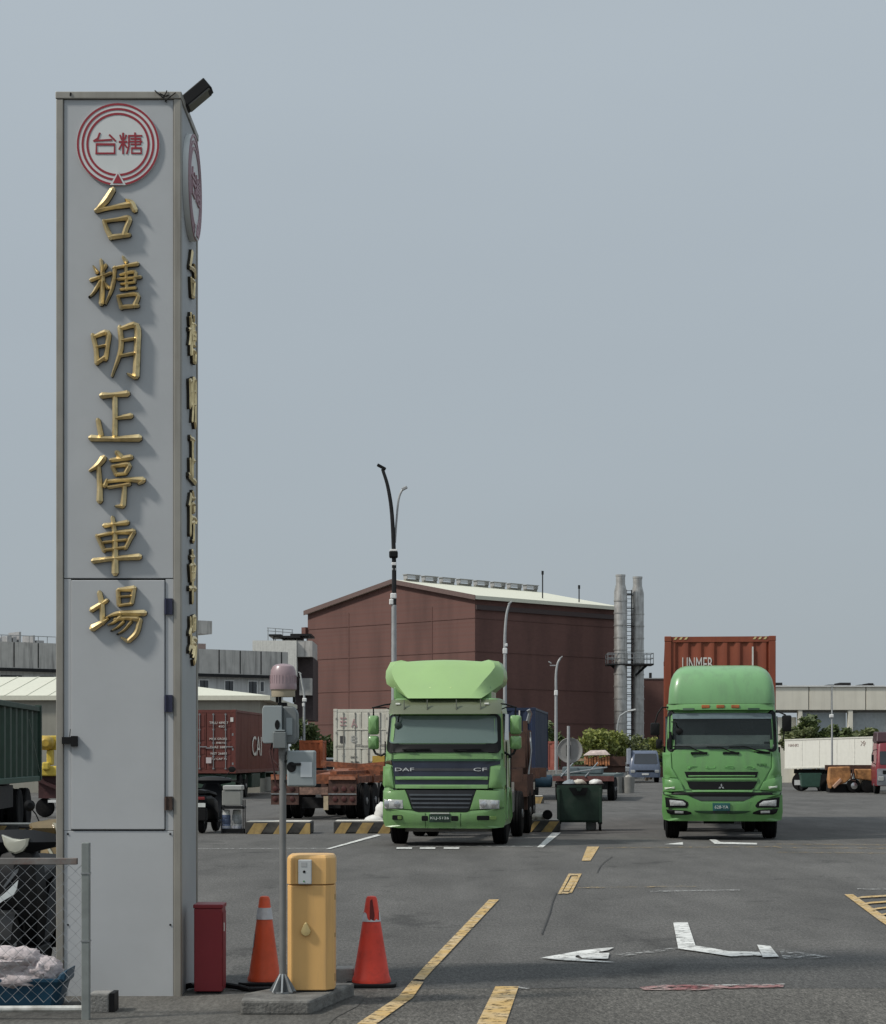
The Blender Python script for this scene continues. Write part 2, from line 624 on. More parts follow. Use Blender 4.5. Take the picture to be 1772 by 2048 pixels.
# turning arrow in front
marking('arrow_head', [(180, 640), (370, 606), (450, 596), (525, 590), (500, 603), (420, 618), (350, 628), (345, 636), (370, 645), (540, 660), (420, 656), (300, 650)], PW, z6, .013)
marking('arrow_head', [(360, 628), (440, 618), (450, 608), (456, 618), (502, 618), (496, 645), (380, 644)], PW, z6, .016)
marking('arrow_stem', [(795, 475), (862, 475), (897, 582), (818, 596)], PW, z6)
marking('arrow_stem', [(819, 597), (899, 583), (960, 592), (1050, 608), (1190, 611), (1203, 629), (1060, 632), (930, 612)], PW, z6)
marking('arrow_stem', [(520, 622), (818, 590), (818, 599), (560, 632)], PW2, z6)
marking('arrow_head', [(1180, 580), (1240, 585), (1280, 635), (1206, 637)], PW, z6, .016)
marking('arrow_head', [(1280, 600), (1340, 606), (1520, 634), (1420, 642), (1300, 642)], PW2, z6)
# arrow under the container truck
marking('arrow_head', [(755, 114), (840, 104), (840, 116)], PW, z6)
marking('arrow_stem', [(960, 92), (990, 92), (1012, 104), (1180, 108), (1180, 115), (985, 112)], PW, z6)
# stall lines
marking('stall_line', [(240, 60), (280, 60), (198, 128), (170, 128)], PW, z6)
marking('stall_line', [(-420, 122), (170, 122), (170, 126), (-420, 126)], PW2, z6)
marking('stall_line', [(545, 106), (575, 112), (212, 210), (180, 210)], PW, z7)
for a in (685, 850, 1020):
    marking('stall_line', [(a, 198), (a + 110, 198), (a + 108, 209), (a - 2, 209)], PW, z7)
marking('stall_line', [(1140, 188), (1690, 186), (1690, 190), (1140, 192)], PW2, z7)
marking('stall_line', [(-760, 205), (190, 203), (190, 208), (-760, 211)], PW2, z7)
# hatched area at the right edge
marking('hatch_line', [(1580, 345), (1620, 345), (1800, 470), (1800, 505), (1740, 465)], PY, z6)
for k in range(5):
    a, bq = 1632 + k * 36, 362 + k * 26
    marking('hatch_line', [(a, bq), (a + 30, bq - 6), (1850, bq - 18), (1850, bq - 10), (a + 24, bq + 2), (a + 6, bq + 6)], PY, z6, 0.016)
marking('hatch_line', [(1640, 318), (1850, 318), (1850, 324), (1640, 324)], PW2, z6)
for bq in (112, 128, 150):
    marking('hatch_line', [(1270, bq - 1), (1800, bq + 2), (1800, bq + 8), (1270, bq + 3)], PY2, z6)
marking('hatch_line', [(460, 128), (1280, 122), (1280, 127), (460, 133)], PY2, z6)
marking('hatch_line', [(690, 328), (1100, 322), (1100, 328), (690, 335)], PW2, z6)
marking('hatch_line', [(350, 312), (900, 306), (900, 311), (350, 317)], PY2, z6)
# worn red and white strip on the seam
marking('seam_strip', [(640, 775), (760, 764), (1305, 762), (1300, 774), (1000, 782), (900, 788), (660, 787)], PR, z6)
marking('seam_strip', [(900, 766), (1308, 759), (1306, 768), (930, 773)], PW2, z6, .016)
# cracks
for pts in ([(258, 335), (240, 380), (228, 430), (205, 490), (190, 530)], [(515, 170), (480, 195), (460, 215), (445, 245)],
            [(0, 770), (90, 776), (230, 775), (380, 768), (640, 778)]):
    c = [z6(p) for p in pts]
    mb = MB()
    for i in range(len(c) - 1):
        (x0, y0), (x1, y1) = c[i], c[i + 1]
        d = Vector((x1 - x0, y1 - y0)).normalized() * 0.007
        mb.add([(x0 - d.y, y0 + d.x, .0125), (x0 + d.y, y0 - d.x, .0125), (x1 + d.y, y1 - d.x, .0125), (x1 - d.y, y1 + d.x, .0125)], [(0, 1, 2, 3)])
    mb.build('crack', M_CRACK, ground)


# ------------------------------------------------------------------ large structure: buildings far behind
def wall_quad(mb, p, q, z0, z1, th=0.3):
    """upright slab from p to q (ground points), thickness away from the camera"""
    p, q = Vector((*p, 0)), Vector((*q, 0))
    d = (q - p).normalized()
    n = Vector((-d.y, d.x, 0)) * th
    vs = []
    for z in (z0, z1):
        for a in (p, q, q + n, p + n):
            vs.append((a.x, a.y, z))
    mb.add(vs, [(0, 3, 2, 1), (4, 5, 6, 7), (0, 1, 5, 4), (1, 2, 6, 5), (2, 3, 7, 6), (3, 0, 4, 7)])


def brick_mat(name, col, mortar):
    m = bpy.data.materials.new(name)
    m.use_nodes = True
    t = m.node_tree
    N = t.nodes
    b = N['Principled BSDF']
    b.inputs['Roughness'].default_value = 0.85
    tc = N.new('ShaderNodeTexCoord')
    mp = N.new('ShaderNodeMapping')
    mp.inputs['Rotation'].default_value = (math.radians(90), 0, 0)
    t.links.new(tc.outputs['Object'], mp.inputs['Vector'])
    br = N.new('ShaderNodeTexBrick')
    br.inputs['Scale'].default_value = 1.6
    br.inputs['Color1'].default_value = (*col, 1)
    br.inputs['Color2'].default_value = (*[c * .9 for c in col], 1)
    br.inputs['Mortar'].default_value = (*mortar, 1)
    br.inputs['Mortar Size'].default_value = 0.012
    t.links.new(mp.outputs[0], br.inputs['Vector'])
    n2 = N.new('ShaderNodeTexNoise')
    n2.inputs['Scale'].default_value = 0.5
    n2.inputs['Detail'].default_value = 8
    mp2 = N.new('ShaderNodeMapping')
    mp2.inputs['Scale'].default_value = (1.2, 1.2, 0.22)
    t.links.new(tc.outputs['Object'], mp2.inputs['Vector'])
    t.links.new(mp2.outputs[0], n2.inputs['Vector'])
    r = N.new('ShaderNodeMapRange')
    r.inputs['From Min'].default_value = 0.44
    r.inputs['From Max'].default_value = 0.72
    r.inputs['To Min'].default_value = 1.04
    r.inputs['To Max'].default_value = 0.72
    t.links.new(n2.outputs['Fac'], r.inputs['Value'])
    cc = N.new('ShaderNodeCombineColor')
    for i in range(3):
        t.links.new(r.outputs[0], cc.inputs[i])
    mm = N.new('ShaderNodeMix')
    mm.data_type = 'RGBA'
    mm.blend_type = 'MULTIPLY'
    mm.inputs['Factor'].default_value = 1
    t.links.new(br.outputs['Color'], mm.inputs['A'])
    t.links.new(cc.outputs[0], mm.inputs['B'])
    t.links.new(mm.outputs['Result'], b.inputs['Base Color'])
    return m


M_BRICK = brick_mat('dark_red_brick', (0.140, 0.066, 0.054), (0.130, 0.066, 0.055))
M_ROOFCREAM = mat('cream_metal_roof', (0.66, 0.65, 0.53), 0.55, var=0.05)
M_ROOFGREY = mat('grey_roof_trim', (0.30, 0.30, 0.30), 0.6)
M_LOUVRE = mat('weathered_vent_steel', (0.22, 0.21, 0.18), 0.6, var=0.3)

brick_hall = thing('brick_hall', 'dark red brick hall with gable roof, roof vents and cream roof edge', 'building', (2.4, 150, 0), math.radians(44.3))
HL, HW = 19.3, 16.2                                   # local: +x runs along the long shaded side, +y along the lit gable
e1, e0, rz_ = 13.9, 13.9, 15.55                       # eaves and ridge
LIT_R = 0.46                                          # ridge position on the gable measured from the near corner
gy = HL * LIT_R
mb = MB()
mb.prism([(0, 0), (HL, 0), (HL, e0 - .45), (gy, rz_ - .3), (0, e1 - .35)], 'x', 0.0, HW)
mb.build('wall', M_BRICK, brick_hall)
mb = MB()                                             # roof slopes as two thin slabs with an overhang
for y0, z0, y1, z1 in ((-.35, e1 - .12, gy, rz_), (gy, rz_, HL + .1, e0 - .28)):
    mb.add([(-.3, y0, z0), (HW + .3, y0, z0), (HW + .3, y1, z1), (-.3, y1, z1), (-.3, y0, z0 - .28), (HW + .3, y0, z0 - .28), (HW + .3, y1, z1 - .28), (-.3, y1, z1 - .28)],
           [(0, 1, 2, 3), (7, 6, 5, 4), (0, 4, 5, 1), (1, 5, 6, 2), (2, 6, 7, 3), (3, 7, 4, 0)])
mb.build('roof', M_ROOFCREAM, brick_hall)
mb = MB()
mb.add([(-.36, -.35, e1 - .46), (-.36, gy, rz_ - .34), (-.36, HL + .12, e0 - .62), (-.36, HL + .12, e0 - .26), (-.36, gy, rz_ + .015), (-.36, -.35, e1 - .1),
        (-.302, -.35, e1 - .46), (-.302, gy, rz_ - .34), (-.302, HL + .12, e0 - .62), (-.302, HL + .12, e0 - .26), (-.302, gy, rz_ + .015), (-.302, -.35, e1 - .1)],
       [(0, 1, 4, 5), (1, 2, 3, 4), (6, 11, 10, 7), (7, 10, 9, 8), (5, 4, 10, 11), (4, 3, 9, 10), (0, 6, 7, 1), (1, 7, 8, 2), (0, 5, 11, 6), (2, 8, 9, 3)])
mb.build('verge_trim', mat('brown_verge', (.13, .085, .075), .7), brick_hall)
mb = MB()
for z in (4.3, 6.9, 9.6, 12.1):
    mb.box(-.035, -.001, 0.02, HL - .02, z, z + .05)
    mb.box(0.02, HW - .02, -.035, -.001, z, z + .05)
for y in (4.6, 9.2, 14.2):
    mb.box(-.03, -.0015, y, y + .06, 0.1, 13.2)
mb.build('joint_band', mat('dark_joint', (0.118, 0.056, 0.046), .8), brick_hall)
mb = MB()
mb.box(0.02, HW - .05, -.16, -.04, 12.75, 13.1)
mb.build('gutter', mat('brown_gutter', (0.05, 0.03, 0.028), .6), brick_hall)
for k in range(8):
    xk = 1.0 + k * 1.95
    v = MB()
    zk = rz_ + .02
    v.box(xk, xk + 1.45, gy - .25, gy + .0, zk - .12, zk + .10)
    fr = v.build('roof_vent', M_LOUVRE, brick_hall, bevel=.02)
    l = MB()
    for j in range(4):
        l.box(xk + .04, xk + 1.41, gy - .39, gy - .31, zk + .16 + j * .07, zk + .195 + j * .07)
    l.box(xk - .04, xk + 1.49, gy - .43, gy + .15, zk + .42, zk + .46)
    l.box(xk + .05, xk + .1, gy - .35, gy + .1, zk + .1, zk + .46)
    l.box(xk + 1.35, xk + 1.40, gy - .35, gy + .1, zk + .1, zk + .46)
    l.build('louvre', M_ROOFGREY, fr)
for xk, yk, h in ((9.6, 2, 1.5), (12.8, 1, .5)):
    a = MB()
    a.tube([(xk, yk, 13.9), (xk, yk, 14.9 + h)], .05, 6)
    a.box(xk - .09, xk + .09, yk - .04, yk + .04, 14.6 + h, 14.9 + h)
    a.build('antenna', M_DARKSTEEL, brick_hall)
for z, s in ((12.3, .5), (10.9, .4), (9.9, .35)):
    MB().box(-.25, .25, HL, HL + s, z - .7, z).build('corner_ledge', M_BRICK, brick_hall)

annex = thing('annex_block', 'low dark brick annex block right of the twin steel chimneys', 'building', (X(1288, 168), 168, 0))
MB().box(0, X(1330, 168) - X(1288, 168), 0, 8, 0, Z(1358, 168)).build('wall', M_BRICK, annex)
MB().box(-.06, X(1330, 168) - X(1288, 168) + .06, -.06, 8.06, Z(1358, 168), Z(1356, 168)).build('coping', M_ROOFGREY, annex)
MB().tube([(.6, .6, Z(1358, 168)), (.6, .6, Z(1345, 168))], .12, 6).build('pipe', M_DARKSTEEL, annex)

M_CHIM = mat('ribbed_steel', (0.42, 0.41, 0.39), 0.38, 0.6, var=0.2, scale=2, dirt=(0.12, .10, .08), dirt_amt=.5, streak=True)
for (uc, vt, lab, Yc) in ((1241, 1150, 'taller ribbed steel chimney with tapered top, left one of the pair', 156.0),
                          (1275, 1154, 'steel chimney standing right behind the access ladder cage, ringed top', 157.2)):
    ch = thing('steel_chimney', lab, 'chimney', (X(uc, Yc), Yc, 0), group='twin steel chimneys beside the brick hall')
    top = Z(vt, Yc)
    r = 0.50
    prof = [(r, 0)]
    zz = 0.0
    MB().lathe([(r, 0), (r, top - 1.3), (r * .72, top - .7), (r * .72, top)], 20).build('shaft', M_CHIM, ch)
    for k in range(int((top - 1.6) / .95)):
        z0 = .5 + k * .95
        MB().lathe([(r + .035, z0), (r + .035, z0 + .10)], 20).build('ring', M_CHIM, ch)
    MB().lathe([(r * .78, top - .12), (r * .78, top + .02)], 20).build('rim', M_CHIM, ch)
plat = thing('access_platform', 'railed steel access platform wrapped round both chimneys at mid height', 'platform', (X(1258, 156.4), 156.4, Z(1328, 156.4)))
MB().box(-1.75, 1.85, -.9, 1.3, -.12, 0).build('deck', M_DARKSTEEL, plat)
pr = MB()
for zz in (.42, .8):
    pr.tube([(-1.72, -.88, zz), (1.82, -.88, zz)], .03, 6)
    pr.tube([(-1.72, 1.25, zz), (1.82, 1.25, zz)], .03, 6)
    pr.tube([(-1.72, -.88, zz), (-1.72, 1.25, zz)], .03, 6)
    pr.tube([(1.82, -.88, zz), (1.82, 1.25, zz)], .03, 6)
for k in range(8):
    xx = -1.72 + k * .505
    pr.tube([(xx, -.88, 0), (xx, -.88, .8)], .03, 6)
    pr.tube([(xx, 1.25, 0), (xx, 1.25, .8)], .03, 6)
pr.build('railing', M_STEEL, plat)
pr = MB()
for s in (-1, 1):
    pr.prism([(s * 1.5, -.12), (s * 1.2, -.12), (s * .5, -1.0), (s * .5, -.8)], 'y', -.1, .1)
pr.build('bracket', M_DARKSTEEL, plat)
lad = thing('caged_ladder', 'dark caged steel ladder rising between the two chimneys', 'ladder', (X(1258, 156.8), 156.8, 0))
LT = Z(1180, 156.8)
for s in (-.2, .2):
    MB().box(s - .04, s + .04, -.04, .04, 0, LT).build('stile', M_DARKSTEEL, lad)
for k in range(46):
    MB().box(-.2, .2, -.02, .02, .3 + k * .32, .34 + k * .32).build('rung', M_DARKSTEEL, lad)
for k in range(9):
    z = 2.5 + k * 1.35
    MB().tube([(.36 * math.sin(a), -.05 - .5 * max(0, math.cos(a)), z) for a in [math.radians(d) for d in range(-90, 91, 30)]], .035, 6).build('cage_hoop', M_DARKSTEEL, lad)
MB().box(-.95, .95, .1, .55, Z(1190, 156.8), Z(1186, 156.8)).build('tie_beam', M_STEEL, lad)

# grey concrete office on the left
M_OFFICE = mat('grey_render', (0.55, 0.55, 0.54), 0.85, var=0.08, scale=1.2, dirt=(0.22, .21, .2), dirt_amt=.5, streak=True)
M_PARAPET = mat('stained_concrete_band', (0.50, 0.48, 0.45), 0.9, var=0.12, scale=1.5, dirt=(0.11, .105, .1), dirt_amt=.75, dscale=1.2, streak=True)
M_GLASS = mat('dark_window_glass', (0.02, 0.024, 0.03), 0.08, var=0.3, scale=.7, spec=.8)
A0, A1 = Vector((X(-60, 118.5), 118.5, 0)), Vector((X(572, 132), 132, 0))
dO = (A1 - A0)
LO = dO.length
office = thing('office_block', 'grey two storey office block with stained concrete parapet band behind the sign tower', 'building', A0, math.atan2(dO.y, dO.x))
MB().box(0, LO, .35, 9, 0, 7.0).build('wall', M_OFFICE, office)
MB().box(-.2, LO + .15, 0, 9.2, 7.0, 8.62).build('parapet', M_PARAPET, office)
MB().box(-.2, LO + .2, -.06, .0, 6.85, 7.05).build('drip_edge', M_DARKSTEEL, office)
def on_office(u):
    t = (u - CU) / FPX
    k = (t * A0.y - A0.x) / (dO.x - t * dO.y)
    return k * LO
for (ua, ub) in ((404, 421), (455, 471), (502, 518), (526, 532), (8, 46), (88, 110)):
    xa, xb = on_office(ua), on_office(ub)
    z0, z1 = (5.45, 6.62) if ua > 380 else (5.7, 6.55)
    if ua == 526:
        z0 = 6.0
    f = MB().box(xa - .07, xb + .07, .28, .36, z0 - .07, z1 + .07).build('window', M_WHITE if ua > 380 else M_DARKSTEEL, office)
    MB().box(xa, xb, .265, .275, z0, z1).build('pane', M_GLASS, f)
    if ua > 380 and ua != 526:
        MB().box((xa + xb) / 2 - .02, (xa + xb) / 2 + .02, .25, .262, z0, z1).build('mullion', M_DARKSTEEL, f)
        MB().box(xa - .12, xb + .12, .15, .35, z0 - .16, z0 - .08).build('sill', M_OFFICE, f)
for k in range(14):                                   # pilaster joints of the parapet
    xx = 1.2 + k * LO / 14
    MB().box(xx, xx + .06, -.03, -.001, 7.1, 8.6).build('parapet_joint', M_DARKSTEEL, office)
rs = random.Random(3)
for u0, u1, hh in ((6, 24, .5), (36, 45, .75), (48, 55, .7), (60, 64, 1.2), (88, 92, .9), (95, 110, .4)):
    MB().box(on_office(u0), on_office(u1), 1.5, 3, 8.62, 8.62 + hh * .6).build('rooftop_unit', M_ROOFGREY, office)
pr = MB()
for k in range(24):
    pr.tube([(.5 + k * .3 * 2, .6, 8.6), (.5 + k * .3 * 2, .6, 9.05)], .025, 5)
pr.tube([(.3, .6, 9.05), (on_office(120), .6, 9.05)], .025, 5)
pr.build('roof_railing', M_STEEL, office)
MB().box(on_office(396), on_office(437), .8, 4, 9.65, 10.5).build('roof_tank_house', M_PARAPET, office)
MB().box(on_office(396), on_office(405), 1.0, 3.8, 8.62, 9.65).build('tank_house_post', M_PARAPET, office)
MB().box(on_office(447), on_office(506), 6, 9, 8.62, 9.35).build('brown_roof_edge', mat('pale_brown_tile', (0.25, .19, .17), .8), office)

Yw = 141.0
annex2 = thing('white_penthouse', 'white flat roofed block with dark roof plates left of the brick hall', 'building', (X(505, Yw), Yw, 0))
sc = Yw / FPX
def bx2(u0, u1, v0, v1, y0, y1, name, m):
    return MB().box((u0 - 505) * sc, (u1 - 505) * sc, y0, y1, Z(v1, Yw), Z(v0, Yw)).build(name, m, annex2)
bx2(505, 593, 1281, 1352, 0, 6, 'wall', mat('white_render', (0.66, 0.65, 0.60), .8, var=.08, dirt=(.3, .29, .27), dirt_amt=.4, streak=True))
bx2(593.2, 624, 1281, 1313, .3, 6, 'side_wall', M_PARAPET)
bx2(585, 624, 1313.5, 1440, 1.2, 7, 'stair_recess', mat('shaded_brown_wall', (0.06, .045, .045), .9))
bx2(598, 623, 1356, 1390, .4, 2, 'balcony', mat('grey_balcony', (0.34, 0.335, 0.32), .8, var=.1))
for u0, u1, v0 in ((537, 562, 1268), (558, 600, 1271), (580, 622, 1267)):
    bx2(u0, u1, v0, v0 + 4, .2, 4, 'roof_plate', M_DARKSTEEL)
for u0 in (545, 566, 588, 612):
    bx2(u0, u0 + 2, 1272, 1281, .6, .7, 'roof_post', M_DARKSTEEL)
pr = MB()
for u0 in (531, 546, 561, 580):
    pr.tube([((u0 - 505) * sc, 2, Z(1281, Yw)), ((u0 - 505) * sc, 2, Z(1252 + (u0 - 531) * .1, Yw))], .03, 5)
for vv in (1252, 1258):
    pr.tube([((529 - 505) * sc, 2, Z(vv, Yw)), ((582 - 505) * sc, 2, Z(vv + 4, Yw))], .025, 5)
pr.build('clothes_rack', M_STEEL, annex2)

# cream roofed shed
Ys = 96.0
shed = thing('cream_roofed_shed', 'long low shed with bright cream roof and beige wall behind the containers', 'building', (X(-80, Ys), Ys, 0))
x1, xr = X(540, Ys) - X(-80, Ys), X(235, 104) - X(-80, Ys)
ez, rz2 = Z(1391, Ys), Z(1354, 104)
MB().box(0, x1 - .5, .25, 18, 0, ez - .12).build('wall', mat('beige_shed_wall', (0.30, 0.29, 0.245), .8, var=.08, scale=.8, dirt=(.2, .18, .15), dirt_amt=.3, streak=True), shed)
mb = MB()
mb.add([(-.3, 0, ez), (x1, 0, ez), (xr, 8, rz2), (-.3, 8, rz2), (x1, 18, ez), (-.3, 18, ez),
        (-.3, 0, ez - .22), (x1, 0, ez - .22), (x1, 18, ez - .22), (-.3, 18, ez - .22)],
       [(0, 1, 2, 3), (1, 4, 2), (3, 2, 4, 5), (0, 6, 7, 1), (1, 7, 8, 4), (4, 8, 9, 5), (5, 9, 6, 0, 3), (6, 9, 8, 7)])
mb.build('roof', M_ROOFCREAM, shed)
for k in range(22):
    xx = k * 1.05
    if xx < xr:
        mb = MB()
        mb.add([(xx, .02, ez + .01), (xx + .06, .02, ez + .01), (xx + .06, 7.98, rz2 + .01), (xx, 7.98, rz2 + .01),
                (xx, .02, ez + .025), (xx + .06, .02, ez + .025), (xx + .06, 7.98, rz2 + .025), (xx, 7.98, rz2 + .025)],
               [(0, 3, 2, 1), (4, 5, 6, 7), (0, 1, 5, 4), (1, 2, 6, 5), (2, 3, 7, 6), (3, 0, 4, 7)])
        mb.build('roof_seam', M_ROOFCREAM, shed)

# beige panelled building on the right
Yr = 132.0
sr = Yr / FPX
right_hall = thing('panel_building', 'pale beige panelled building with tall openings behind the white trailer', 'building', (X(1540, Yr), Yr, 0))
M_PANEL = mat('beige_panel', (0.68, 0.645, 0.55), .8, var=.07, scale=.9, dirt=(.45, .42, .35), dirt_amt=.4, dscale=.8, streak=True)
def bx3(u0, u1, v0, v1, y0, y1, name, m, bev=0):
    return MB().box((u0 - 1540) * sr, (u1 - 1540) * sr, y0, y1, max(0, Z(v1, Yr)), Z(v0, Yr)).build(name, m, right_hall, bevel=bev)
us = [1530, 1618, 1663, 1732, 1800, 1870]
for a, bq in zip(us, us[1:]):
    bx3(a + .9, bq - .9, 1374, 1420, 0, .5, 'panel', M_PANEL, .02)
bx3(1530, 1870, 1377, 1419, .2, 8, 'core', mat('panel_joint', (.12, .12, .11), .9))
bx3(1530, 1870, 1371, 1373.5, -.1, 8, 'coping', M_WHITE)
for u0, w_ in ((1597, 8), (1697, 9), (1785, 9)):
    bx3(u0, u0 + w_, 1420.5, 1573, 0.05, .6, 'column', M_PANEL)
bx3(1530, 1870, 1420.5, 1425, .6, 1.2, 'lintel', mat('grey_lintel', (.2, .2, .19), .8))
bx3(1606.5, 1695.5, 1425.5, 1573, .62, 1.0, 'shutter', mat('grey_blue_shutter', (0.33, 0.37, 0.39), .55, var=.1, stretch=(1, 1, 12)))
bx3(1707.5, 1870, 1425.5, 1573, .62, 1.0, 'shutter', mat('grey_shutter', (0.36, 0.39, 0.40), .55, var=.1))
bx3(1530, 1596, 1434, 1573, .62, 1.2, 'low_wall', M_PANEL)
for u0, u1, v0 in ((1556, 1575, 1363), (1573, 1584, 1368), (1668, 1690, 1367), (1692, 1714, 1363), (1732, 1762, 1367), (1750, 1760, 1364)):
    bx3(u0, u1, v0, 1371, 2, 4, 'rooftop_unit', M_ROOFGREY if u0 % 2 else M_DARKSTEEL)
bx3(1708, 1720, 1423, 1430, .8, 1.6, 'canopy_lamp', M_DARKSTEEL)


# ------------------------------------------------------------------ the sign tower
YP = 14.58
k1 = YP / FPX
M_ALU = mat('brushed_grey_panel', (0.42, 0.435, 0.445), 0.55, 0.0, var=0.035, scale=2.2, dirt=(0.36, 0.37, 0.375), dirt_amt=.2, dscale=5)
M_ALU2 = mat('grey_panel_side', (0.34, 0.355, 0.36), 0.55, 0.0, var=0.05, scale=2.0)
M_FRAME = mat('weathered_beige_frame', (0.30, 0.285, 0.25), 0.5, 0.35, var=0.12, scale=3, dirt=(0.13, .11, .085), dirt_amt=.5, streak=True)
PX0, PX1 = X(112, YP), X(362, YP)
PW_, PD, PH = PX1 - PX0, 1.02, Z(183, YP)
tower = thing('sign_tower', 'tall square grey metal sign tower with gilded characters, round red emblem and access door', 'sign', (PX0, YP, 0))


def tx(u):
    return X(u, YP) - PX0


def tz(v):
    return Z(v, YP)


# carcass set back behind the panels
MB().box(.03, PW_ - .03, .06, PD - .03, 0.0, PH - .04).build('carcass', M_DARKSTEEL, tower)
for x0, x1 in ((0, tx(126.5)), (tx(347), PW_)):
    MB().box(x0, x1, 0, .075, 0, PH - .055).build('corner_post', M_FRAME, tower, bevel=.006)
for x0, x1 in ((0, .05), (PW_ - .05, PW_)):
    MB().box(x0, x1, PD - .055, PD, 0, PH - .055).build('corner_post', M_FRAME, tower, bevel=.006)
MB().box(-.004, PW_ + .004, -.005, .08, PH - .053, PH).build('top_rail', M_FRAME, tower, bevel=.006)
MB().box(PW_ - .055, PW_ + .004, .081, PD + .004, PH - .053, PH).build('top_rail', M_FRAME, tower, bevel=.006)
MB().box(-.004, .05, .081, PD + .004, PH - .053, PH).build('top_rail', M_FRAME, tower, bevel=.006)
MB().box(.051, PW_ - .056, .081, PD, PH - .05, PH - .02).build('top_cover', M_FRAME, tower)
xl, xr_ = tx(126.5) + .003, tx(347) - .003
MB().box(xl, xr_, .014, .05, tz(1156), PH - .056).build('front_panel', M_ALU, tower, bevel=.003)
MB().box(xl, xr_, .014, .05, 0.0, tz(1662)).build('front_panel', M_ALU, tower, bevel=.003)
MB().box(xl, tx(141), .016, .05, tz(1661), tz(1157.5)).build('door_jamb', M_ALU, tower)
MB().box(tx(330.5), xr_, .016, .05, tz(1661), tz(1157.5)).build('door_jamb', M_ALU, tower)
door = MB().box(tx(142), tx(329), .004, .045, tz(1659), tz(1160)).build('door', M_ALU, tower, bevel=.005)
M_HINGE = mat('painted_dark_hinge', (0.02, 0.022, 0.05), .4)
for v0, v1, mm in ((1197, 1229, M_HINGE), (1390, 1424, M_HINGE), (1593, 1620, mat('rusty_dark_hinge', (0.05, .03, .022), .7, var=.4, scale=30))):
    h = MB()
    h.box(tx(331), tx(345), -.012, .0155, tz(v1), tz(v0))
    h.tube([(tx(332), -.014, tz(v1)), (tx(332), -.014, tz(v0))], .008, 8)
    h.build('hinge', mm, door)
lt = MB()
lt.box(tx(125), tx(143), -.03, .003, tz(1488), tz(1474))
lt.box(tx(143), tx(156), -.035, .003, tz(1493), tz(1472))
lt.tube([(tx(140), -.02, tz(1474)), (tx(142), -.025, tz(1458))], .003, 5)
lt.build('latch', M_BLACK, door, bevel=.004)
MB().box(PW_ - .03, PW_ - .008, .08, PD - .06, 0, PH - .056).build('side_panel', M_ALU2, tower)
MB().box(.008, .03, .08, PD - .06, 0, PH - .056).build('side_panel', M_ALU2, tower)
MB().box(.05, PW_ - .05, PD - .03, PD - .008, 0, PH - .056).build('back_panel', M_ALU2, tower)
for vv in (1668, 1850):
    for uu in (135, 340):
        MB().lathe([(.006, .008), (.008, .0135)], 8, (tx(uu), 0, tz(vv)), 'y').build('screw', M_DARKSTEEL, tower)
sc_ = MB()
sc_.tube([(tx(141), -.006, tz(192)), (tx(142), -.012, tz(186))], .006, 6)
sc_.build('bolt', M_DARKSTEEL, tower)
wr = MB()
for pts in ([(310, 182), (322, 192), (330, 200), (334, 206)], [(326, 197), (333, 186), (334, 182)], [(330, 205), (340, 195), (352, 186)], [(320, 188), (331, 193), (338, 191)]):
    wr.tube([(tx(u), -.012, tz(v)) for u, v in pts], .0045, 5)
wr.build('loose_wire', M_DARKSTEEL, tower)

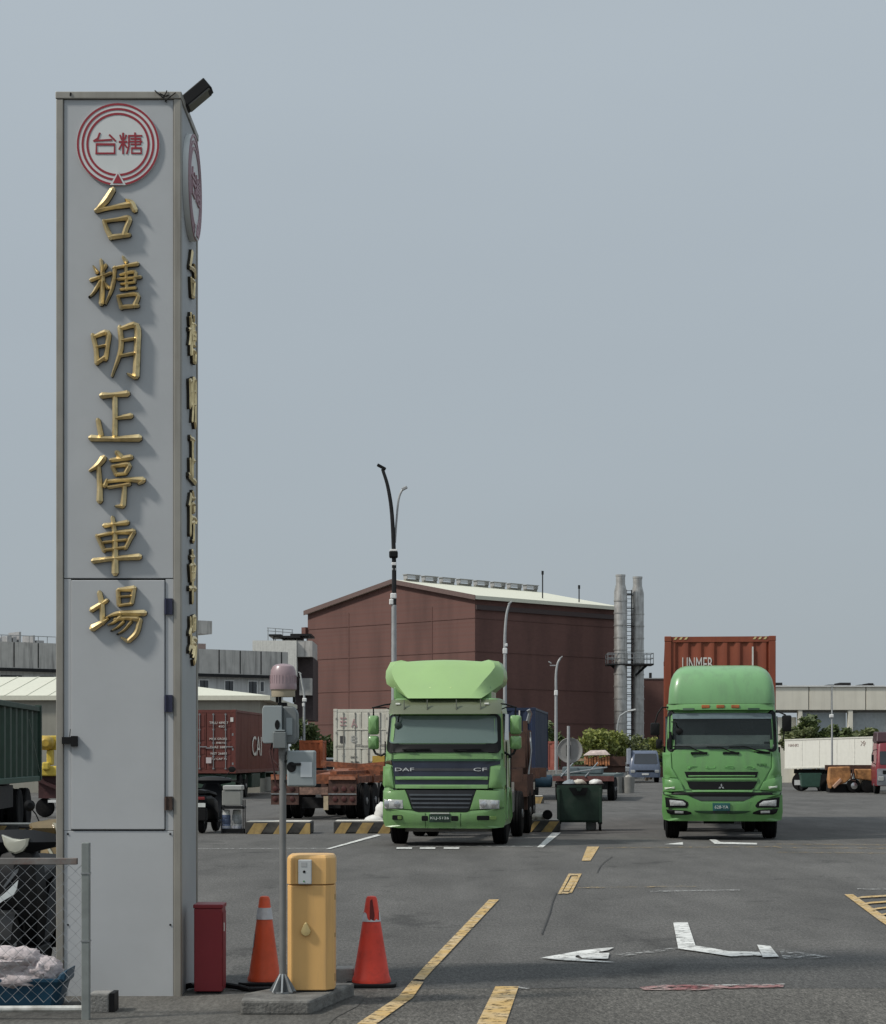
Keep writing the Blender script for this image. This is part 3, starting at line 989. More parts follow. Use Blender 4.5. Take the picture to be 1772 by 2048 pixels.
M_TARNISH = mat('tarnished_letter_side', (.028, .022, .012), .6, .2, var=.4, scale=12)
Z1 = lambda p: (90 + p[0] / 4.097, 140 + p[1] / 4.097)
Z2 = lambda p: (90 + p[0] / 2.926, 630 + p[1] / 2.926)
CHARS = [  # gilded brush characters, strokes traced as (x, y, width)
    ('台', 4.097, Z1, [[(558, 985, 48), (500, 1075, 52), (430, 1148, 30)], [(425, 1155, 44), (530, 1135, 32), (695, 1105, 48)],
                      [(662, 1065, 16), (708, 1095, 48), (740, 1155, 46)], [(485, 1240, 30), (510, 1310, 38), (545, 1380, 42)],
                      [(485, 1245, 28), (600, 1228, 30), (690, 1220, 46), (668, 1300, 40), (648, 1362, 40)], [(540, 1374, 42), (695, 1355, 34)]]),
    ('糖', 4.097, Z1, [[(398, 1610, 14), (430, 1662, 34)], [(500, 1605, 34), (478, 1662, 14)], [(380, 1725, 34), (440, 1705, 28), (540, 1668, 30)],
                      [(462, 1560, 24), (475, 1700, 38), (465, 1920, 42)], [(455, 1735, 32), (405, 1825, 26), (362, 1866, 12)], [(490, 1740, 16), (520, 1790, 36)],
                      [(642, 1535, 22), (665, 1575, 36)], [(565, 1628, 26), (650, 1610, 26), (760, 1592, 36)], [(575, 1622, 30), (555, 1780, 34), (498, 1925, 16)],
                      [(620, 1682, 24), (735, 1658, 34), (735, 1735, 28)], [(600, 1718, 26), (785, 1700, 28)], [(625, 1758, 22), (740, 1742, 26)],
                      [(665, 1610, 28), (670, 1800, 32)], [(622, 1802, 24), (745, 1787, 28)], [(598, 1858, 26), (630, 1955, 34)],
                      [(602, 1857, 26), (758, 1842, 36), (735, 1940, 36)], [(628, 1945, 34), (765, 1935, 32)]]),
    ('明', 2.926, Z2, [[(282, 120, 26), (300, 200, 26), (306, 285, 28)], [(288, 130, 20), (368, 106, 32), (366, 190, 26), (356, 262, 26)],
                      [(306, 190, 16), (350, 180, 16)], [(308, 278, 26), (352, 250, 24)], [(440, 74, 28), (446, 200, 28), (394, 360, 14)],
                      [(446, 82, 22), (537, 66, 36), (541, 200, 36), (534, 362, 38)], [(530, 366, 30), (484, 346, 12)], [(452, 152, 20), (525, 140, 20)],
                      [(446, 240, 20), (525, 226, 20)]]),
    ('正', 2.926, Z2, [[(336, 474, 36), (400, 470, 26), (484, 462, 36)], [(410, 486, 30), (412, 600, 28), (410, 708, 30)], [(420, 606, 20), (505, 592, 32)],
                      [(312, 616, 26), (330, 708, 30)], [(272, 722, 36), (400, 727, 28), (552, 722, 42)]]),
    ('停', 2.926, Z2, [[(344, 840, 40), (312, 880, 32), (264, 913, 16)], [(315, 895, 26), (322, 1000, 30), (322, 1090, 36)], [(422, 806, 28), (446, 834, 34)],
                      [(388, 852, 24), (505, 834, 32)], [(396, 888, 22), (420, 936, 26)], [(402, 886, 20), (490, 877, 32), (474, 926, 26)], [(418, 934, 22), (478, 928, 22)],
                      [(365, 968, 20), (352, 1000, 30)], [(368, 976, 22), (480, 965, 24), (574, 968, 38)], [(574, 972, 30), (548, 992, 12)],
                      [(374, 1010, 22), (430, 1001, 20), (495, 991, 26)], [(466, 1006, 26), (464, 1060, 28), (458, 1116, 32)], [(456, 1120, 28), (414, 1120, 12)]]),
    ('車', 2.926, Z2, [[(350, 1234, 28), (410, 1226, 22), (484, 1216, 30)], [(306, 1292, 22), (350, 1382, 26)], [(314, 1294, 20), (400, 1276, 22), (518, 1268, 34)],
                      [(520, 1272, 30), (500, 1310, 26), (472, 1366, 24)], [(346, 1331, 18), (478, 1316, 18)], [(356, 1376, 20), (470, 1360, 20)],
                      [(286, 1440, 32), (400, 1426, 26), (554, 1416, 36)], [(397, 1186, 22), (410, 1300, 30), (412, 1512, 38)]]),
    ('場', 2.926, Z2, [[(276, 1728, 30), (366, 1672, 24)], [(322, 1626, 28), (336, 1700, 30), (340, 1806, 28)], [(282, 1834, 40), (340, 1800, 26), (378, 1776, 12)],
                      [(430, 1614, 24), (436, 1700, 26)], [(432, 1610, 22), (524, 1602, 34)], [(522, 1606, 28), (510, 1688, 26)], [(442, 1650, 16), (504, 1645, 16)],
                      [(438, 1700, 20), (510, 1692, 20)], [(364, 1770, 14), (440, 1746, 26), (584, 1746, 36)], [(444, 1766, 26), (404, 1800, 20), (372, 1815, 10)],
                      [(412, 1782, 24), (480, 1774, 26), (545, 1778, 32)], [(560, 1786, 28), (538, 1860, 32), (492, 1908, 28)], [(488, 1910, 24), (448, 1888, 10)],
                      [(462, 1796, 20), (425, 1830, 16), (388, 1850, 8)], [(506, 1798, 20), (465, 1845, 16), (424, 1870, 8)]]),
]
for idx, (chn, zf, conv, strokes) in enumerate(CHARS):
    front = MB()
    side = MB()
    for s in strokes:
        pts = [(*conv(p), p[2] / zf) for p in s]
        wpts = [(tx(u), tz(v), q * k1 * 1.08) for u, v, q in pts]
        surf = .004 if idx == 6 else .014
        brush(front, wpts, lambda x, z, d: (x, surf - .012 - d * 1.0 + (.012 if d == 0 else 0), z), .018, .040)
        # the same characters on the side facing right
        cxm = tx(236)
        spts = [((x - cxm) * 1.12, 2.718 + (z - 2.79) * .945 - .075, q) for x, z, q in wpts]
        brush(side, spts, lambda x, z, d: (PW_ - .008 + d, PD / 2 + .06 + x, z), .022, .034)
    par = door if idx == 6 else tower
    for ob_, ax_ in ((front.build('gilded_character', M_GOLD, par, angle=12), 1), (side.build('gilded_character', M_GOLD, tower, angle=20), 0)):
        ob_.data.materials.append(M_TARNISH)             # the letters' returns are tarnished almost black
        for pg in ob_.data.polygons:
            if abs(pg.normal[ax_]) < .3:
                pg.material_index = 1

# round emblem plaques (front and right side)
M_PLAQUE = mat('plaque_white', (0.62, 0.64, 0.63), .4, var=.04)
LOGO = [[(442, 512, 14), (425, 560, 14), (386, 586, 14)], [(388, 582, 14), (545, 572, 14)], [(522, 528, 14), (578, 584, 14)],
        [(412, 692, 14), (412, 612, 14), (568, 612, 14), (568, 692, 14)], [(404, 689, 14), (575, 689, 14)],
        [(641, 512, 14), (641, 694, 14)], [(604, 590, 14), (676, 590, 14)], [(614, 530, 12), (629, 572, 12)], [(669, 530, 12), (653, 572, 12)],
        [(636, 598, 12), (606, 655, 12)], [(646, 598, 12), (674, 640, 12)], [(743, 510, 13), (743, 534, 13)], [(684, 538, 13), (805, 538, 13)],
        [(692, 538, 13), (690, 630, 13), (672, 694, 13)], [(706, 563, 12), (790, 563, 12), (790, 612, 12)], [(698, 588, 11), (806, 588, 11)],
        [(706, 611, 11), (792, 611, 11)], [(747, 545, 12), (747, 636, 12)], [(716, 694, 12), (716, 644, 12), (796, 644, 12), (796, 694, 12)], [(710, 688, 12), (802, 688, 12)]]


def emblem(scale, place, parent, red=None):
    M_RED = red or globals()['M_RED']
    """place(a, b, d): a right, b up, d proud of the panel, all in metres from the centre"""
    R = 0.3025 * scale

    def disc(r0, r1, d0, d1, name, m, n=64, par=None):
        mb = MB()
        vs, fs = [], []
        for kk in range(n):
            a = 2 * math.pi * kk / n
            c, s = math.cos(a), math.sin(a)
            vs += [place(r1 * c, r1 * s, d0), place(r1 * c, r1 * s, d1), place(r0 * c, r0 * s, d1), place(r0 * c, r0 * s, d0)]
        for kk in range(n):
            o, q = kk * 4, (kk + 1) % n * 4
            fs += [(o + j, o + (j + 1) % 4, q + (j + 1) % 4, q + j) for j in range(4)]
        mb.add(vs, fs)
        return mb.build(name, m, par)
    mb = MB()
    n = 64
    ring = [[place(rr * math.cos(2 * math.pi * i / n), rr * math.sin(2 * math.pi * i / n), dd) for i in range(n)] for rr, dd in ((R, 0), (R, .010), (R - .004, .014), (R * .5, .014), (.001, .014))]
    mb.rings(ring, cap=False)
    pl = mb.build('emblem', M_PLAQUE, parent)
    f = R / 338
    for r0, r1 in ((319, 336), (279, 297), (240, 258)):
        disc(r0 * f, r1 * f, .014, .0165, 'emblem_ring', M_RED, 64, pl)
    tri = lambda s, d: [place(x * f * s, (y + 300) * f * 1 - 300 * f + (0), d) for x, y in ((0, -236), (-44, -322), (44, -322))]
    wt = [(0, -218), (-64, -331), (64, -331)]
    rt = [(0, -240), (-40, -318), (40, -318)]
    for pp, d0, d1, nm, m in ((wt, .0166, .019, 'emblem_outline', M_PLAQUE), (rt, .0191, .022, 'emblem_triangle', M_RED)):
        vs = [place(x * f, y * f, d0) for x, y in pp] + [place(x * f, y * f, d1) for x, y in pp]
        MB().add(vs, [(0, 1, 2), (3, 4, 5), (0, 1, 4, 3), (1, 2, 5, 4), (2, 0, 3, 5)]).build(nm, m, pl)
    lg = MB()
    for s in LOGO:
        brush(lg, [((x - 597) * f * .95, -(y - 612) * f * .95, q * f * 1.05) for x, y, q in s], lambda a, b, d: place(a, b, .014 + d), .004, .0045, straight=True)
    lg.build('emblem_lettering', M_RED, pl)


ecx, ecz = tx(236), tz(289)
emblem(1.0, lambda a, b, d: (ecx + a, .013 - d, ecz + b), tower)
emblem(1.30, lambda a, b, d: (PW_ - .007 + d * 3.0, PD / 2 + .02 + a, 6.05 + b), tower, mat('sheen_paled_red', (.36, .22, .25), .5))  # paler red, the glancing reflection on this side put into its colour

# flood lamp on the tower top
flood = thing('flood_lamp', 'black flood lamp tilted outward on top of the sign tower', 'lamp', (X(372, 14.9), 14.9, PH))
mb = MB()
mb.obox((.075, .0, .075), (.235, .17, .085), (0, -math.radians(40), 0))
mb.build('housing', M_BLACK, flood, bevel=.008)
mb = MB()
c, s = math.cos(math.radians(40)), math.sin(math.radians(40))
mb.obox((.075 + .10 * c, 0, .075 + .10 * s), (.045, .12, .10), (0, -math.radians(40), 0))
mb.build('end_cap', M_BLACK, flood, bevel=.006)
MB().obox((.105, -.005, .043), (.2, .15, .012), (0, -math.radians(40), 0)).build('lens', mat('dusty_lens', (.09, .085, .075), .3), flood)
mb = MB()
mb.tube([(-.02, 0, -.0), (.0, 0, .03), (.03, 0, .05)], .014, 8)
mb.build('bracket', M_DARKSTEEL, flood)

# ------------------------------------------------------------------ fence with chain link
YF = 13.3
fence = thing('chain_link_fence', 'low chain link fence with rusty top rail in front of the tower', 'fence', (X(172, YF), YF, 0))
fx = lambda u: X(u, YF) - X(172, YF)
M_POST = mat('dull_zinc_post', (0.25, 0.27, 0.26), .5, .4, var=.15, scale=9, dirt=(.14, .15, .13), dirt_amt=.5)
mb = MB()
mb.box(fx(164), fx(180), -.027, .027, -.05, Z(1685, YF))
post = mb.build('post', M_POST, fence, bevel=.005)
for vv in (1745, 1880):
    MB().box(fx(163), fx(181), -.031, .031, Z(vv + 3, YF), Z(vv, YF)).build('clamp_band', M_STEEL, post)
M_RAILR = mat('rusty_rail', (0.17, 0.16, 0.15), .7, .2, var=.2, scale=9, dirt=(.17, .06, .035), dirt_amt=.9, dscale=5)
mb = MB()
mb.box(-1.9, fx(155), -.02, .02, Z(1729, YF), Z(1716, YF))
mb.build('top_rail', M_RAILR, fence, bevel=.004)
mb = MB()
mb.tube([(-1.9, 0, Z(2020, YF)), (fx(164), 0, Z(2017, YF))], .021, 10)
mb.build('bottom_rail', mat('chalky_white_rail', (.5, .5, .47), .6, var=.2, scale=14, dirt=(.2, .18, .15), dirt_amt=.5, dscale=8), fence)
M_WIRE = mat('zinc_wire', (0.33, 0.34, 0.35), .45, .5, var=.15)
dw, dh = .042, .0415
zt, zb = Z(1730, YF), Z(2014, YF)
nz = int((zt - zb) / dh)
for k in range(40):
    x0 = fx(163) - dw * (k + 1)
    if x0 < -1.25:
        break
    pts = []
    for j in range(nz + 1):
        pts.append((x0 + (dw if (j + k) % 2 == 0 else 0) * 1.05, .008 * (1 if (j % 2) else -1), zt - j * dh))
    MB().tube(pts, .0021, 4, cap=False).build('wire', M_WIRE, fence)

footing = thing('fence_footing', 'weathered concrete footing stub beside the fence post with black edge strip', 'concrete block', (X(206, 13.75), 13.75, 0))
MB().box(X(181, 13.75) - X(206, 13.75), .055, -.08, .12, 0, .135).build('block', M_CONC, footing, bevel=.012)
MB().box(.057, .092, -.085, .1, 0, .14).build('edge_strip', M_BLACK, footing, bevel=.004)

# basket with a cloth bundle behind the fence
bask = thing('plastic_basket', 'blue plastic basket holding the quilted bundle behind the fence', 'basket', (X(45, 14.0), 14.0, .008))
M_BLUE = mat('blue_plastic', (0.006, 0.045, 0.085), .45, var=.2)
outer = [(-.40, -.19), (.27, -.19), (.31, -.12), (.31, .16), (.27, .2), (-.40, .2)]
def ringz(s, z, g=0):
    return [((x + .04) * s - .04 + g * 0, y * s, z) for x, y in outer]
mb = MB()
mb.rings([ringz(.86, 0), ringz(.98, .16), ringz(1.06, .19), ringz(1.07, .215), ringz(1.0, .215), ringz(.93, .16), ringz(.82, .02)])
mb.build('shell', M_BLUE, bask, bevel=.006)
mb = MB()
mb.prism([(.25, .18), (.33, .19), (.345, .275), (.30, .25)], 'y', -.17, .15)
mb.build('raised_corner', M_BLUE, bask, bevel=.01)
M_CLOTH = mat('pinkish_quilt', (0.50, 0.44, 0.44), .95, var=.22, scale=14, bump=.9, bscale=22, dirt=(.30, .25, .26), dirt_amt=.5, dscale=9)
bundle = MB()
def lump(c, r, seed, n=26, mrows=16, amp=.2, f=3.2):
    rings = []
    for i in range(mrows + 1):
        th = math.pi * (i + .001) / (mrows + .002)
        row = []
        for j in range(n):
            ph = 2 * math.pi * j / n
            d = Vector((math.sin(th) * math.cos(ph), math.sin(th) * math.sin(ph), math.cos(th)))
            q = d * f + Vector((seed, seed * 1.7, 0))
            rid = 1 - abs(noise.noise(q)) * 2
            s = 1 + amp * (rid - .45) + .06 * noise.noise(q * 2.9)
            row.append(Vector(c) + Vector((d.x * r[0], d.y * r[1], d.z * r[2])) * s)
        rings.append(row)
    bundle.rings(rings)
lump((-.13, .0, .27), (.30, .2, .115), 3.1, f=2.6)
lump((-.06, -.05, .335), (.22, .17, .09), 8.4, f=2.4)
lump((.13, -.03, .25), (.165, .17, .105), 5.7, f=2.8)
lump((-.27, -.06, .2), (.2, .16, .1), 1.3, f=2.8)
lump((.0, -.1, .20), (.24, .11, .075), 11.3, f=2.6)
bo = bundle.build('quilted_bundle', M_CLOTH, None, loc=(X(45, 14.0), 14.0, .008), angle=60)
tag(bo, 'crumpled pinkish white quilt bundled in the blue basket', 'bundle')

# ------------------------------------------------------------------ red post box, cones, barrier machine, beacon pole
YR = 14.73
redb = thing('red_barrier_box', 'plain dark red metal box post standing beside the tower foot', 'barrier post', (X(416, YR), YR, 0))
M_RBOX = mat('dark_red_enamel', (0.21, 0.014, 0.022), .5, var=.06, scale=3, dirt=(.12, .02, .02), dirt_amt=.35)
hw = (X(444, YR) - X(388, YR)) / 2
hR = Z(1809, YR)
MB().box(-hw, hw, 0, .25, .025, hR - .03).build('body', M_RBOX, redb, bevel=.006)
MB().box(-hw - .006, hw + .006, -.006, .256, hR - .029, hR).build('lid', M_RBOX, redb, bevel=.005)
MB().box(-hw + .02, hw - .02, .02, .23, 0, .024).build('plinth', M_BLACK, redb)
MB().box(hw + .0005, hw + .006, .03, .22, .06, hR - .06).build('side_door', M_RBOX, redb)
MB().box(hw + .0065, hw + .012, .05, .075, hR - .2, hR - .14).build('sticker', M_WHITE, redb)

M_CONE = mat('orange_cone_plastic', (0.68, 0.085, 0.022), .5, var=.12, scale=6, dirt=(.25, .06, .03), dirt_amt=.35, dscale=7)
M_CONE2 = mat('red_cone_plastic', (0.66, 0.045, 0.02), .5, var=.14, scale=6, dirt=(.2, .03, .02), dirt_amt=.5, dscale=8)
M_BAND = mat('reflective_band', (0.55, 0.55, 0.56), .35, .1, var=.12, scale=25)


def cone(name, label, u, vtop, vbase, wb, wt, m, torn):
    Y = (CAMH) * FPX / (vbase - HV) + .12
    c = thing(name, label, 'traffic cone', (X(u, Y), Y, 0.004), 0, 'traffic cones by the barrier machine')
    h = Z(vtop, Y)
    rb, rt = wb / FPX * Y / 2, wt / FPX * Y / 2
    b = MB()
    b.prism([(-.15, -.17), (.15, -.17), (.19, -.12), (.19, .12), (.15, .17), (-.15, .17), (-.19, .12), (-.19, -.12)], 'z', 0, .03)
    b.build('base', M_BLACK, c, bevel=.008)
    L = lambda t: rb + (rt - rb) * t
    z0 = .045
    H = h - z0
    MB().lathe([(rb + .012, .03), (rb + .01, .055), (rb, .075), (L(.5), z0 + H * .5), (rt * 1.06, h - .02), (rt * .85, h - .004), (rt * .5, h)], 32).build('body', m, c)
    bd = MB()
    if not torn:
        bd.lathe([(L(.72) + .004, z0 + H * .72), (L(.86) + .004, z0 + H * .86)], 32)
        bd.build('reflective_band', M_BAND, c)
        tr = MB()
        for a0, t0, t1 in ((195, .38, .55), (190, .30, .34)):
            vs = []
            for t in (t0, t1):
                for a in (a0 - 14, a0, a0 + 14):
                    r = L(t) + .004
                    vs.append((r * math.cos(math.radians(a)), r * math.sin(math.radians(a)), z0 + H * t))
            tr.add(vs, [(0, 1, 4, 3), (1, 2, 5, 4)])
        tr.build('torn_band', M_BAND, c)
    else:
        n = 32
        vs, fs = [], []
        rr = random.Random(5)
        for k in range(n + 1):
            a = 2 * math.pi * k / n
            front = math.cos(a - math.radians(-75))
            t1 = .80 - (.075 if front > .72 else 0) + rr.uniform(-.012, .012)
            for t in (.70, t1):
                r = L(t) + .004
                vs.append((r * math.cos(a), r * math.sin(a), z0 + H * t))
        for k in range(n):
            fs.append((2 * k, 2 * k + 2, 2 * k + 3, 2 * k + 1))
        bd.add(vs, fs)
        bd.build('reflective_band', M_BAND, c)
        p = MB()
        p.add([((L(t) + .003) * math.cos(a), (L(t) + .003) * math.sin(a), z0 + H * t) for t, a in ((.95, -1.75), (.97, -1.4), (.78, -1.15), (.70, -1.3), (.74, -1.75))], [(0, 1, 2, 3, 4)])
        p.build('scuff_mark', mat('dark_scuff', (.12, .012, .01), .7), c)
    return c


cone('traffic_cone', 'orange traffic cone with whole white band, between red box and grey pole', 529, 1793, 1973, 62, 20, M_CONE, False)
cone('traffic_cone', 'red traffic cone with torn scuffed band, right of the yellow barrier machine', 743, 1793, 1976, 72, 21, M_CONE2, True)

plinth = MB().prism([(X(481, 13.54), 13.54), (X(620, 13.54), 13.54), (X(709, 14.58), 14.6), (X(600, 14.6), 14.62), (X(486, 13.9), 13.95)], 'z', 0.0, .105).build('concrete_plinth', mat('dirty_dark_concrete', (.155, .15, .138), .9, var=.35, scale=7, bump=.5, bscale=50, dirt=(.045, .042, .04), dirt_amt=.8, dscale=5), None, bevel=.018)
tag(plinth, 'worn concrete plinth under the yellow barrier machine and grey pole', 'plinth')
blk = MB().box(-.07, .075, 0, .22, 0, .125).build('concrete_block', M_CONC, None, bevel=.012, loc=(X(688, 15.35), 15.35, 0.004))
tag(blk, 'small pale concrete block half hidden behind the yellow barrier machine', 'concrete block')
cab_ = MB()
cab_.tube([(X(366, 14.95), 14.95, .03), (X(380, 14.9), 14.9, .05), (X(395, 15.1), 15.1, .03), (X(455, 15.05), 15.05, .035), (X(480, 14.95), 14.95, .03), (X(498, 14.9), 14.9, .02), (X(540, 14.95), 14.95, .018)], .022, 8)
tag(cab_.build('black_hose', M_BLACK, None), 'black hose lying from the tower foot to the left cone', 'hose')

YB = 14.02
bar = thing('barrier_machine', 'yellow boxy barrier machine with white card reader and drop shaped lock cover', 'barrier machine', (X(621, YB), YB, .105))
M_YEL = mat('faded_yellow_enamel', (0.74, 0.44, 0.16), .42, var=.05, scale=3, dirt=(.42, .26, .13), dirt_amt=.6, dscale=2.6, streak=True)
hb = 94 / FPX * YB / 2
zB = lambda v: Z(v, YB) - .105
cx_ = .055
plan = lambda g=0: [(-hb - g + cx_ * .5, -g), (hb + g - cx_ * 1.05, -g), (hb + g, .08 - g * .5), (hb + g, .27), (hb + g - cx_, .33 + g), (-hb - g + cx_, .33 + g), (-hb - g, .27), (-hb - g, .045 - g * .5)]
zs = zB(1769)
body = MB()
body.rings([[(x, y, z) for x, y in plan()] for z in (0.012, zs - .006)])
body.build('body', M_YEL, bar, bevel=.006)
capm = MB()
def capring(s, z):
    return [(x * s, .165 + (y - .165) * s, z) for x, y in plan(.003)]
zt_ = zB(1710)
capm.rings([capring(1, zs), capring(1, zt_ - .045), capring(.985, zt_ - .022), capring(.93, zt_ - .005), capring(.86, zt_)])
capm.build('cap', M_YEL, bar, bevel=.004)
MB().rings([[(x * .95, .165 + (y - .165) * .95, z) for x, y in plan()] for z in (0, .012)]).build('foot', M_BLACK, bar)
xb = lambda u: X(u, YB) - X(621, YB)
rd = MB().box(xb(597), xb(624), -.035, -.003, zB(1768), zB(1719)).build('card_reader', mat('reader_silver', (.5, .52, .52), .35, .2, var=.05), bar, bevel=.006)
MB().lathe([(.010, -.036), (.008, -.038)], 14, (xb(609), 0, zB(1743)), 'y').build('reader_slot', M_BLACK, rd)
MB().lathe([(.006, -.036), (.005, -.038)], 12, (xb(608.5), 0, zB(1762)), 'y').build('reader_lamp', mat('green_lamp', (.05, .2, .06), .3), rd)
MB().box(xb(603), xb(614), -.037, -.0355, zB(1733), zB(1724)).build('reader_label', mat('grey_label', (.35, .36, .36), .5), rd)
MB().box(xb(591), xb(596), -.02, -.002, zB(1767), zB(1718)).build('reader_bracket', M_YEL, bar)
dr = MB()
out = []
for k in range(28):
    a = 2 * math.pi * k / 28
    r = .036
    x, z = r * math.sin(a), -r * math.cos(a)
    if z > 0:
        x *= (1 - z / r * .45)
        z *= 1.75
    out.append((x, z))
zc = zB(1862)
dr.rings([[(xb(612) + x * s, d, zc + z * s) for x, z in out] for s, d in ((1, -.001), (1, -.018), (.86, -.028), (.3, -.031), (.02, -.031))])
dr.build('lock_cover', mat('pale_brass', (.55, .43, .2), .35, .3, var=.08), bar)
for vv, hh in ((1790, .04), (1868, .03), (1950, .05)):
    MB().box(hb - .018, hb + .003, .10, .115, zB(vv) - hh, zB(vv)).build('hinge', M_DARKSTEEL, bar)

YQ = 13.97
pole = thing('beacon_pole', 'slim grey pole carrying grey control boxes and a faded pink beacon dome', 'beacon pole', (X(565.5, YQ), YQ, .105))
qx = lambda u: X(u, YQ) - X(565.5, YQ)
qz = lambda v: Z(v, YQ) - .105
M_POLE = mat('dull_grey_pole', (0.20, 0.20, 0.195), .5, .3, var=.12, scale=6, dirt=(.12, .11, .1), dirt_amt=.4, streak=True)
M_BOX = mat('grey_box_paint', (0.30, 0.335, 0.34), .5, .1, var=.08, scale=5, dirt=(.2, .21, .2), dirt_amt=.3)
M_BOXD = mat('dark_grey_box', (0.16, 0.175, 0.175), .55, .1, var=.1)
MB().lathe([(.0245, 0), (.0245, qz(1488))], 18).build('mast', M_POLE, pole)
g = MB()
g.lathe([(.075, 0), (.075, .012)], 20)
for a in range(0, 360, 45):
    c, s = math.cos(math.radians(a)), math.sin(math.radians(a))
    t = Vector((-s, c, 0)) * .006
    p = [Vector((.02 * c, .02 * s, .012)), Vector((.095 * c, .095 * s, .012)), Vector((.085 * c, .085 * s, .03)), Vector((.024 * c, .024 * s, .135))]
    g.add([tuple(q - t) for q in p] + [tuple(q + t) for q in p], [(0, 1, 2, 3), (7, 6, 5, 4), (0, 4, 5, 1), (1, 5, 6, 2), (2, 6, 7, 3), (3, 7, 4, 0)])
g.build('base_flange', M_STEEL, pole)
# upper speaker like box: flat front plate, round dark shell behind
ub = MB()
pts = [(qx(527), qz(1418)), (qx(530), qz(1412)), (qx(566), qz(1412)), (qx(566), qz(1486)), (qx(530), qz(1487)), (qx(527), qz(1482))]
ub.prism(pts, 'y', -.10, .06)
ubx = ub.build('control_box', M_BOX, pole, bevel=.005)
rb_ = MB()
rb_.prism([(qx(566.5), qz(1413)), (qx(588), qz(1413)), (qx(596), qz(1425)), (qx(597), qz(1476)), (qx(589), qz(1488)), (qx(566.5), qz(1488))], 'y', -.06, .08)
rb_.build('box_shell', M_BOXD, pole, bevel=.012)
MB().box(qx(574), qz(1500) * 0 + qx(586), -.066, -.061, qz(1470), qz(1436)).build('shell_plate', M_BOX, pole)
c2 = MB()
hole = [(qx(557) + .017 * math.cos(a), qz(1450) + .034 * math.sin(a)) for a in [2 * math.pi * i / 18 for i in range(18)]]
c2.prism(hole, 'y', -.104, -.1015)
c2.build('lens_opening', M_BLACK, ubx)
mb = MB()
mb.box(qx(549), qx(575), -.13, .05, qz(1497), qz(1464))
mb.build('clamp_box', M_BOXD, pole, bevel=.006)
MB().box(qx(552), qx(572), -.13, -.02, qz(1462.5), qz(1460)).build('clamp_lip', M_BOX, pole)
MB().lathe([(.030, qz(1510)), (.030, qz(1497.5))], 16).build('collar', M_POLE, pole)
lb = MB()
lb.box(qx(575), qx(631), -.05, .09, qz(1573), qz(1501))
lbx = lb.build('meter_box', M_BOX, pole, bevel=.012)
MB().box(qx(602), qx(625), -.0535, -.051, qz(1554), qz(1524)).build('notice_sticker', mat('sticker_white', (.62, .65, .66), .5, var=.08), lbx)
dk = [(qx(584) + .033 * math.cos(a), qz(1534) + .036 * math.sin(a)) for a in [2 * math.pi * i / 18 for i in range(18)]]
MB().prism(dk, 'y', -.0545, -.051).build('key_recess', M_BLACK, lbx)
MB().box(qx(584), qx(603), -.062, -.052, qz(1531), qz(1526)).build('recess_handle', M_DARKSTEEL, lbx)
for vv in (1520, 1560):
    MB().box(qx(565), qx(576), -.02, .03, qz(vv + 5), qz(vv)).build('arm', M_DARKSTEEL, pole)
wi = MB()
wi.tube([(qx(545), 0, qz(1485)), (qx(540), -.02, qz(1505)), (qx(545), -.03, qz(1525)), (qx(549), -.02, qz(1545)), (qx(552), -.01, qz(1570)), (qx(560), -.01, qz(1580))], .006, 6)
wi.tube([(qx(548), .02, qz(1487)), (qx(545), .02, qz(1520)), (qx(556), 0, qz(1530))], .005, 6)
wi.build('cable', mat('dark_red_cable', (.06, .02, .018), .6), pole)
bc = (qx(566.5), 0, 0)
dm = MB()
r = 26.5 / FPX * YQ
prof = [(r * 1.0, qz(1379)), (r * 1.02, qz(1372)), (r, qz(1368)), (r * .985, qz(1350)), (r * .93, qz(1340)), (r * .8, qz(1333)), (r * .55, qz(1329)), (r * .2, qz(1327.5))]
dm.lathe(prof, 28, bc)
M_DOME = mix_mat('faded_pink_dome', 'glass', col=(0.36, 0.26, 0.275), tint=(.75, .45, .5), body=.82)
M_DOME.node_tree.nodes['Principled BSDF'].inputs['Roughness'].default_value = .3
dm.build('beacon_dome', M_DOME, pole)
ri = MB()
for k in range(28):
    a = 2 * math.pi * k / 28
    ri.tube([(bc[0] + r * .99 * math.cos(a), r * .99 * math.sin(a), qz(1367)), (bc[0] + r * .985 * math.cos(a), r * .985 * math.sin(a), qz(1351))], .0035, 4)
ri.build('dome_rib', M_DOME, pole)
MB().lathe([(r * .5, qz(1378)), (r * .5, qz(1364)), (r * .45, qz(1358))], 12, bc).build('bulb_holder', M_DARKSTEEL, pole)
MB().lathe([(r * .88, qz(1394)), (r * .9, qz(1392)), (r * .9, qz(1382)), (r * .96, qz(1380)), (r * .96, qz(1379.3))], 28, bc).build('beacon_base', mat('yellowed_plastic', (.36, .31, .22), .5, var=.08), pole)
lg_ = MB()
for u in (552, 558, 586):
    lg_.box(qx(u), qx(u + 5), -.03, .0, qz(1405), qz(1394.2))
lg_.box(qx(556), qx(574), -.03, .03, qz(1411.8), qz(1405.2))
lg_.build('beacon_bracket', M_BLACK, pole)


